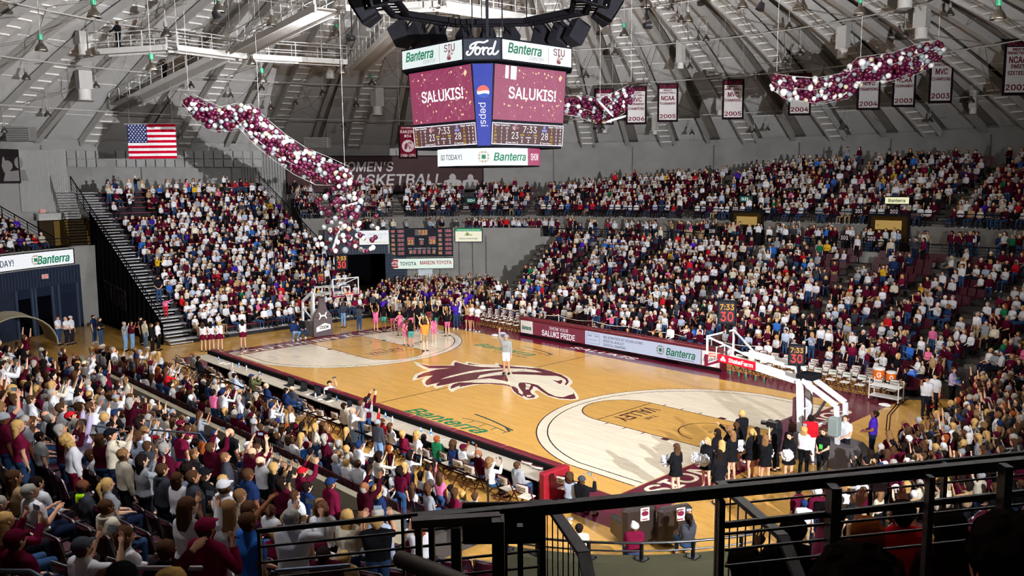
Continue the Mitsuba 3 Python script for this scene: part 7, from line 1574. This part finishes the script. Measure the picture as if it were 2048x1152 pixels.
# students packed on the floor beyond the near baseline
from shapely.prepared import prep
SPOLY = prep(Polygon([(1800, 845), (1770, 885), (1690, 960), (1585, 978), (1600, 1000), (1780, 990), (2060, 965), (2060, 745), (1960, 745), (1910, 800), (1850, 845)]))
studs = []
for _ in range(26000):
    x, y = RP.uniform(16.6, 25), RP.uniform(-9, 16); px, py, dep = px_of((x, y, 1.6))
    if SPOLY.contains(Point(px, py)) and all((x-q[0])**2+(y-q[1])**2 > .40**2 for q in studs) and not any((x-at(a_, b_, z=0)[0])**2+(y-at(a_, b_, z=0)[1])**2 < .5 for (a_, b_), *_r in CREW): studs.append((x, y, dep))
pool = [(d*(.8 if nm == 'near_lower' else 1), nm, x, y, z, a, k) for d, nm, x, y, z, a, k in cands] + [(d*.95, 'students', x, y, 0.0, math.atan2(1.5-y, 2-x), 0) for x, y, d in studs]
pool.sort(key=lambda c: c[0])
print('people by hand', NPERS, 'pool', len(pool))
left = []
for dep, nm, x, y, z, a, k in pool:
    if NPERS >= 297: left.append((x, y, z, a, nm)); continue
    kk = random_look(RP); st = nm == 'students' or RP.random() < (.45 if nm == 'near_lower' and x > 6 else .25)
    arms = (['down', 'phone', 'up', 'clasp', 'point', 'phonehigh'] if st else ['lap', 'clap', 'phone', 'lap', 'cross', 'shoulder'])[RP.choice(6, p=[.42, .26, .03, .21, .04, .04])]
    if nm == 'students' and kk['shirt'] == 'white' and RP.random() < .4: kk['shirt'] = 'maroon'
    rowname = {'near_lower': 'in the %s row of the near stand' % ORD[k], 'near_floor': 'in the %s floor row before the concrete parapet' % ORD[k], 'students': 'in the student crowd beyond the near baseline'}[nm]
    person(x+RP.normal(0, .04), y+RP.normal(0, .04), z, a+RP.choice([-.35, 0, .25, .5]), rowname, legs='stand' if st else 'sit', la=arms, ra=(None if arms not in ('up', 'point') or RP.random() < .3 else ('down' if st else 'lap')), pitch=float(RP.choice([-.5, -.3, -.1])), size=float(RP.choice([.94, .98, 1.02, 1.05])), level=1, group='students beyond the near baseline' if nm == 'students' else 'people in the near stand', **kk)
print('people', NPERS)
# ---------------------------------------------------------------- the rest of the crowd: one low mesh
LOWREG = {'pelvis': 2, 'thigh': 2, 'calf': 2, 'foot': 4, 'torso': 1, 'uarm': 1, 'farm': 1, 'neck': 0, 'head': 0, 'hand': 0}
def low_template(sex, legs, la, ra, hair, bare, pitch):
    B, J, _h = skeleton(sex, legs, la, ra, pitch, 0, -.06 if legs == 'sit' else 0)
    vs, fs, rs, n = [], [], [], 0
    for pts, reg, a, b in B:
        if reg == 'head' and pts[0][1] < .05: continue
        m = mf(mhull(pts, 8 if reg in ('head', 'torso') else 4)); r = LOWREG[reg]
        if reg == 'farm' and bare: r = 0
        vs.append(m[0]); fs.append(m[1]+n); rs.append(np.full(len(m[0]), r)); n += len(m[0])
    m = mf(head_piece(hair, J, 8)); vs.append(m[0]); fs.append(m[1]+n); rs.append(np.full(len(m[0]), 3))
    return np.vstack(vs), np.vstack(fs), np.concatenate(rs)
LT = {}
for sex, hair in (('m', 'short'), ('f', 'long'), ('m', 'cap'), ('f', 'bob')):
    for legs, arms in (('sit', [('lap', 'lap'), ('clap', 'clap'), ('phone', 'phone'), ('cross', 'cross')]), ('stand', [('down', 'down'), ('phone', 'phone'), ('up', 'down'), ('clasp', 'clasp'), ('up', 'up')])):
        for i, (la, ra) in enumerate(arms):
            LT[(sex, hair, legs, i)] = low_template(sex, legs, la, ra, 'short' if hair == 'cap' else hair, (i+len(hair)) % 2, (-.35, -.05, -.2, -.1, -.4)[i])
LK = list(LT); crowd = []
def add_low(x, y, z, a, stand_p=.12, palette=None):
    legs = 'stand' if RP.random() < stand_p else 'sit'
    ks = [k for k in LK if k[2] == legs]; w = np.array([(.5, .22, .06, .18, .04)[k[3]] for k in ks]); k = ks[RP.choice(len(ks), p=w/w.sum())]
    sh = lin(SHIRTC[(palette or CWN)[RP.choice(len(palette or CWN), p=None if palette else CWP)]])*RP.uniform(.8, 1.1)
    hc = lin(HAIRC[['brown', 'dark', 'blond', 'grey', 'light brown', 'red', 'white'][RP.choice(7, p=[.33, .22, .13, .14, .1, .03, .05])]])
    if k[1] == 'cap': hc = lin(SHIRTC[['maroon', 'white', 'black', 'navy', 'grey'][RP.integers(5)]])
    lg = lin(LEGC[['jeans', 'black', 'dark', 'khaki', 'navy'][RP.choice(5, p=[.42, .22, .2, .08, .08])]]); sk = SKINS[RP.choice(6, p=SKW)]
    crowd.append((k, x+RP.normal(0, .05), y+RP.normal(0, .05), z, a+RP.normal(0, .3), RP.uniform(.92, 1.05), np.array([sk, sh, lg, hc, lin('#d0d0d0') if RP.random() < .35 else lin('#1c1a1a')])))
for x, y, z, a, nm in left: add_low(x, y, z, a, 1.0 if nm == 'students' else .3, ['maroon', 'white', 'black', 'cream', 'dark grey', 'maroon', 'tan', 'grey', 'dark red', 'black'] if nm == 'students' else None)
OCC = {}
def fill(nm, occ, stand_p):
    for (x, y, z, a, u, k) in _slots[nm]:
        px, py, dep = px_of((x, y, z+1.1))
        if not (-20 < px < 2070 and -10 < py < 1160): continue
        o = occ(x, y, u, k, px, py) if callable(occ) else occ
        if RP.random() < o: add_low(x, y, z, a, stand_p)
fill('far_floor', .94, .45)
clump = lambda x, y, s=2.2: float(meshkit.noise(np.array([[x/s, y/s, 3.3]]))[0])
fill('far_lower', lambda x, y, u, k, px, py: .97 if px < 1620 else (.93 if px < 1800 and k < 7 else (.92 if clump(x, y) > .48 or k < 4 else .38)), .15)
for nm in [n for n in TIERS if n.startswith('far_upper')]:
    fill(nm, lambda x, y, u, k, px, py: .97 if clump(x, y, 1.8) > .30 else .60, .10)
fill('left_upper', .7, .1)
for k in range(BN-1):      # end bleachers
    x = BX0-BRUN*k-.45; z = .28+BRISE*k
    for y in np.arange(BY0+1.9, BY1-.2, .50):
        o = .97 if k < 17 else (.85 if k < 21 else .55)
        if k > 16 and y < -3.5: o *= .45
        if RP.random() < o: add_low(x, y, z, 0.15, .12)
for i in range(170):       # standing along the cross aisles
    u = RP.uniform(-62, 40); d = RP.uniform(26.2, 27.6)
    p = bowl_pt(u if RP.random() < .7 else RP.uniform(0, 1), d, 1); px, py, dep = px_of((*p, 5.5))
    if px < 2060 and (px < 760 or px > 905 or RP.random() < .6): add_low(*p, 4.75, inward(*p), .95)
for i in range(14):
    u = RP.uniform(-138, -113); p = bowl_pt(u, RP.uniform(26.0, 27.8), 1); add_low(*p, 4.75, inward(*p), .2)
n0 = 0; occd = []
BPOLY = prep(Polygon([(735, 620), (790, 585), (870, 560), (985, 580), (1010, 640), (950, 648), (880, 640), (800, 648), (745, 640)]))
for _ in range(4000):      # band, dance team and guests standing at the far corner of the floor
    x, y = RP.uniform(-30, -8), RP.uniform(6, 22); px, py, dep = px_of((x, y, 0))
    if BPOLY.contains(Point(px, py)) and all((x-q[0])**2+(y-q[1])**2 > .5**2 for q in occd) and n0 < 260:
        occd.append((x, y)); n0 += 1; add_low(x, y, 0, math.atan2(-y, -x+3), .85, ['black', 'maroon', 'white', 'black', 'dark grey', 'purple', 'tan', 'maroon', 'cream'])
for x in np.arange(-12, 9, .62):     # officials and guests right behind the courtside board
    if RP.random() < .55: add_low(x, 10.15 if x > -7.3 and x < 7.6 else 11.9, 0, -N_, .15)
GP = {}
for c in crowd: GP.setdefault(c[0], []).append(c)
CV, CF, CU_, nb = [], [], [], 0
for k, cs in GP.items():
    v, f, r = LT[k]; n = len(cs)
    ang = np.array([c[4] for c in cs]); s = np.array([c[5] for c in cs]); pos = np.array([[c[1], c[2], c[3]] for c in cs]); col = np.array([c[6] for c in cs])
    co, si = np.cos(ang)*s, np.sin(ang)*s
    X = v[None, :, 0]*co[:, None]-v[None, :, 1]*si[:, None]+pos[:, :1]; Y = v[None, :, 0]*si[:, None]+v[None, :, 1]*co[:, None]+pos[:, 1:2]; Z = v[None, :, 2]*s[:, None]+pos[:, 2:]
    CV.append(np.stack([X, Y, Z], -1).reshape(-1, 3)); CF.append((f[None]+(np.arange(n)*len(v))[:, None, None]).reshape(-1, 3)+nb); CU_.append(enc(col[:, r].reshape(-1, 3))); nb += n*len(v)
CV, CF, CU_ = np.vstack(CV), np.vstack(CF), np.vstack(CU_)
scene['crowd'] = mikit.ply((CV, CF), 'cloth', smooth=True, uv=CU_)
tag('crowd', 'thousands of seated and standing spectators filling the far stands and the end bleachers', 'crowd', None, 'stuff')
print('crowd', len(crowd), 'triangles', len(CF))
# ---------------------------------------------------------------- arena seats
PANM = cbox(.02, .44, -.22, .22, .40, .45, .02)
def seat_back():
    v, f = mf(fine(cbox(-.035, .035, -.225, .225, .46, .86, .03), .14)); v = v.copy(); v[:, 0] += -.05-.16*(v[:, 2]-.46)+.05*(v[:, 1]/.22)**2; return v, f
BACKM = seat_back()
RIMM = tube([[.0, -.235, .50], [-.09, -.235, .84], [-.10, -.2, .875], [-.10, .2, .875], [-.09, .235, .84], [.0, .235, .50]], .016, 6)
ARMM = [join([bar([-.02, s*.255, .60], [.30, s*.255, .62], .05, .03), bar([.05, s*.255, .06], [.05, s*.255, .60], .035, .05)]) for s in (-1, 1)]
LOWSEAT = join([box(.02, .40, -.22, .22, .40, .45), (np.array([[-.06, -.22, .45], [-.02, -.22, .45], [-.02, .22, .45], [-.06, .22, .45], [-.13, -.22, .86], [-.09, -.22, .86], [-.09, .22, .86], [-.13, .22, .86]]), BOXF)])
SEATC = lin('#3c0f1c'); ns = 0; low = []
near_slots = sorted([(px_of((x, y, z+.6))[2], x, y, z, a, k) for (x, y, z, a, u, k) in _slots['near_lower']+_slots['near_right']+_slots['near_top'] if 4 < px_of((x, y, z+.6))[2] and -60 < px_of((x, y, z+.6))[0] < 2110 and px_of((x, y, z+.6))[1] < 1200])
def weight(s):
    px, py, d = px_of((s[1], s[2], s[3]+.6)); return d - (60 if px < 420 and py > 915 else 0)
near_slots.sort(key=weight)
for d, x, y, z, a, k in near_slots:
    bx, by = x-.14*math.cos(a), y-.14*math.sin(a)
    if ns < 296:
        key = thing('arena_seat', 'maroon padded arena seat with grey metal rim in the %s row of the near stand' % ORD[min(k, 22)], 'seat', 'arena seats of the near stand, %s row' % ORD[min(k, 22)]); M = put(bx, by, z, a)
        part(key, 'seat_pan', PANM, SEATC, 'gloss', M=M, share='pan'); part(key, 'backrest', BACKM, SEATC*.9, 'gloss', M=M, share='sback'); part(key, 'rim', RIMM, lin('#9a979c'), 'metal', M=M, share='srim')
        for i in (0, 1): part(key, 'armrest', ARMM[i], lin('#1c1a1c'), 'paint', M=M, share='sarm%d' % i)
        ns += 1
    else: low.append((bx, by, z, a))
for nm in TIERS:
    if nm in ('near_lower', 'near_right', 'near_top'): continue
    for (x, y, z, a, u, k) in _slots[nm]:
        px, py, dep = px_of((x, y, z+.6))
        if -20 < px < 2070 and py < 1160 and dep > 2: low.append((x-.14*math.cos(a), y-.14*math.sin(a), z, a))
v, f = LOWSEAT; n = len(low); A_ = np.array(low); co, si = np.cos(A_[:, 3]), np.sin(A_[:, 3])
V = np.stack([v[None, :, 0]*co[:, None]-v[None, :, 1]*si[:, None]+A_[:, :1], v[None, :, 0]*si[:, None]+v[None, :, 1]*co[:, None]+A_[:, 1:2], np.broadcast_to(v[None, :, 2], (n, len(v)))+A_[:, 2:3]], -1).reshape(-1, 3)
scene['arena_seating'] = shape((V, (f[None]+(np.arange(n)*len(v))[:, None, None]).reshape(-1, 3)), SEATC*1.1, 'gloss'); tag('arena_seating', 'rows of dark maroon arena seats in the far stands', 'seats', None, 'stuff')
# ---------------------------------------------------------------- rails, stair walls and viewers close to the camera
IRON = lin('#111113')
def fbar(key, name, a, b, da, db, w, h=None, col=IRON, mat='gloss', up=(0, 0, 1)):
    return part(key, name, bar(far_at(*a, da), far_at(*b, db), w, h or w, up), col, mat)
def down(px, py, d, length, w, key, name='post'):
    p = far_at(px, py, d); return part(key, name, bar(p, p-[0, 0, length], w, w*.6, (CREX[0], CREX[1], 0)), IRON, 'gloss')
k1 = thing('guard_rail', 'black iron guard rail running across the right foreground over the student crowd', 'railing')
fbar(k1, 'top_rail', (836, 1041), (2075, 922), 4.6, 5.0, .055, .062)
for px, py, w in ((1443, 1000, .055), (1668, 972, .095), (1861, 952, .055), (2012, 930, .075)): down(px, py, 4.75, 1.3, w, k1)
fbar(k1, 'lower_rail', (1450, 1050), (2075, 982), 4.75, 5.0, .022, .035)
for a, b in (((1450, 1068), (2075, 1006)), ((1450, 1100), (2075, 1035)), ((1450, 1132), (2075, 1066))): fbar(k1, 'mid_rail', a, b, 4.75, 5.0, .012, .014)
k2 = thing('guard_rail', 'short bronze topped guard rail with wide black bars at the lower middle', 'railing')
fbar(k2, 'top_rail', (823, 1046), (1000, 1035), 4.4, 4.5, .06, .045, lin('#3a322f'))
for px, w in ((837, .055), (863, .05), (912, .085), (1040, .05)): down(px, 1050, 4.42, .9, w, k2, 'bar')
down(996, 1036, 4.45, .9, .11, k2)
k3 = thing('stair_rail', 'black sloping stair rail with thin balusters at the lower middle', 'railing')
fbar(k3, 'hand_rail', (1094, 1003), (1168, 1108), 7.0, 5.6, .085, .035, lin('#26262a')); fbar(k3, 'hand_rail', (1168, 1108), (1186, 1200), 5.6, 5.3, .085, .035, lin('#1e1e22')); down(1084, 1003, 7.0, 1.2, .095, k3)
for i in range(7):
    t = (i+.6)/7; px, py, d = 1094+74*t-6, 1003+105*t+10, 7.0-1.4*t; down(px, py, d, .95, .014, k3, 'baluster')
k4 = thing('stair_rail', 'black sloping stair rail with thin balusters in front of the dark seats', 'railing')
fbar(k4, 'hand_rail', (1440, 966), (1566, 1074), 6.6, 5.5, .075, .035, lin('#2e2e33')); fbar(k4, 'hand_rail', (1566, 1074), (1604, 1170), 5.5, 5.2, .075, .035, lin('#222226')); down(1436, 966, 6.6, 1.2, .05, k4)
for i in range(8):
    t = (i+.5)/8; down(1440+126*t-3, 966+108*t+8, 6.6-1.1*t, .95, .013, k4, 'baluster')
k5 = thing('guard_rail', 'thin black rail parallel behind the main guard rail at the right', 'railing')
fbar(k5, 'top_rail', (1440, 968), (2075, 905), 7.6, 8.0, .04, .05)
for px, py in ((1676, 945), (1890, 925)): down(px, py, 7.75, 1.05, .06, k5)
for dy in (42, 84): fbar(k5, 'mid_rail', (1440, 968+dy), (2075, 905+dy), 7.6, 8.0, .014, .016)
k6 = thing('guard_rail', 'black rail with five bars in front of the standing people at the lower left middle', 'railing')
fbar(k6, 'top_rail', (515, 1062), (1088, 1004), 8.2, 8.2, .035, .045); down(518, 1060, 8.2, 1.1, .05, k6); down(805, 1031, 8.2, 1.1, .05, k6); down(1076, 1005, 8.2, 1.1, .04, k6)
for dy in (32, 64, 96, 128): fbar(k6, 'mid_rail', (518, 1062+dy), (1088, 1004+dy), 8.2, 8.2, .018, .022)
k7 = thing('hand_rail', 'brushed grey tube rail at the bottom edge beside the wide black bars', 'railing')
part(k7, 'tube', tube([far_at(801, 1118, 3.4), far_at(880, 1148, 3.1), far_at(940, 1175, 2.9)], .035, 12), lin('#5a5450'), 'metal', True); part(k7, 'bracket', bar(far_at(860, 1140, 3.18), far_at(860, 1175, 3.18), .02), IRON)
k8 = thing('display_screen', 'dark back of a display screen mounted on the rail at the lower middle', 'screen'); qs = far_at(1003, 1048, 7.6)
part(k8, 'back_cover', frame(cbox(-.36, .36, -.2, .2, -.05, 0, .015), qs, CREX, [0, 0, 1]), lin('#0e0f11'), 'gloss'); part(k8, 'mount', frame(cbox(-.05, .05, -.55, -.2, -.06, -.02, .005), qs, CREX, [0, 0, 1]), IRON)
# seat-row tube rails among the near seats
for i, (pts_, d) in enumerate((([(0, 1143), (60, 1143), (84, 1156)], 6.6), ([(245, 1136), (405, 1136)], 7.0), ([(552, 1142), (700, 1130)], 8.6), ([(165, 848), (235, 858), (243, 886)], 19.0), ([(303, 868), (306, 860), (400, 867), (413, 886)], 19.6))):
    key = thing('tube_rail', ['grey tube rail at the bottom left corner', 'white lit tube rail beneath the pointing person', 'grey tube rail beneath the person in the white shirt', 'grey tube rail among the near seats behind the yellow shirt', 'grey tube rail in front of the concrete parapet'][i], 'railing')
    part(key, 'tube', tube([far_at(x, y, d) for x, y in pts_], .022, 8), lin('#6a7484') if i != 1 else lin('#b8b4bc'), 'metal', True); p = far_at(*pts_[0], d); part(key, 'post', bar(p, p-[0, 0, .6], .03), lin('#3a4048'))
# concrete wall of the near corner with its rail on base plates
WC = ring_wall('wall_near_corner', 26, 66, -1, 15.75, 0, 1.72, .4, lin('#4a4838'))
wcr = thing('guard_rail', 'black rail on bolted base plates along the low concrete wall of the near corner', 'railing')
a_, us_ = bowl_path(27, 66, 15.95, -1, 4.0)
part(wcr, 'top_rail', tube([[*p, 2.08] for p in a_], .03, 8), IRON, 'gloss'); part(wcr, 'mid_rail', tube([[*p, 1.90] for p in a_], .018, 6), IRON, 'gloss')
for p in a_[::2]:
    part(wcr, 'base_plate', cbox(p[0]-.13, p[0]+.13, p[1]-.13, p[1]+.13, 1.72, 1.745, .006), IRON, 'gloss'); part(wcr, 'post', bar([*p, 1.74], [*p, 2.08], .06), IRON, 'gloss')
    for sx, sy in ((-1, -1), (1, 1)): part(wcr, 'bolt', move(lathe([(0, 0), (.015, 0), (.015, .02), (0, .025)], 6), p[0]+.1*sx, p[1]+.1*sy, 1.745), IRON)
# steel barricades at the edge of the student floor
for i, (px, py, a) in enumerate(((1640, 1000, .25), (1712, 990, .3), (1778, 982, .35), (1850, 975, .4), (1995, 800, 1.2))):
    p = at(px, py, z=.0) if i < 4 else at(px, py, z=0.5); key = thing('crowd_barrier', 'steel crowd barrier with vertical bars %s' % ['behind the cheer squad', 'left of the pink topped person', 'in the middle of the student floor edge', 'at the right of the student floor edge', 'beside the far students'][i], 'barrier', 'crowd barriers round the student floor'); M = put(p[0], p[1], 0, a+math.pi/2)
    part(key, 'frame', tube([[-.9, 0, .1], [-.9, 0, 1.0], [-.8, 0, 1.08], [.8, 0, 1.08], [.9, 0, 1.0], [.9, 0, .1], [.8, 0, .16], [-.8, 0, .16], [-.9, 0, .2]], .022, 8), lin('#4a4640'), 'metal', M=M)
    for j in range(12): part(key, 'upright', bar([-.75+.136*j, 0, .16], [-.75+.136*j, 0, 1.08], .016), lin('#4a4640'), 'paint', M=M)
    for s in (-.7, .7): part(key, 'foot', bar([s, -.3, .02], [s, .3, .02], .05, .03), lin('#2e2c2a'), M=M)
# people in the dark rows right below the camera
def fore(px, py, d, label, **k):
    q = far_at(px, py, d); return person(q[0], q[1], q[2]-1.24*k.get('size', 1.0), inward(q[0], q[1])+k.pop('turn', 0), '', legs='sit', level=0, label=label, group='viewers close to the camera', **k)
fore(1690, 1140, 2.35, 'person with dark curly hair at the bottom edge, close to the camera', sex='f', la='lap', shirt='black', sleeve='long', hair='curly', hc='dark', turn=.2)
fore(1995, 1085, 2.15, 'person with big dark curly hair and glasses on the head at the lower right', sex='f', la='lap', shirt='dark red', sleeve='long', hair='curly', hc='dark', turn=.4)
fore(1728, 1050, 5.9, 'person with red brown hair and pink top filming with a phone below the guard rail', sex='f', la='phone', ra='lap', shirt='pink', sleeve='long', hair='bob', hc='red', phone=True)
fore(1582, 1045, 6.6, 'person with short dark hair seated beside the sloping stair rail', la='shoulder', ra='lap', shirt='black', sleeve='long', hc='dark')
fore(1800, 1012, 7.2, 'person in red jersey with raised phone in the dark rows', la='phone', shirt='red', sleeve='short', hc='dark')
fore(1890, 1035, 5.6, 'person in dark red draped top in the dark rows', sex='f', la='lap', shirt='dark red', sleeve='long', hair='long', hc='dark')
fore(1480, 1110, 6.0, 'person in blue jeans seated low beside the balusters', la='lap', shirt='black', sleeve='long', leg='light jeans', hc='dark')
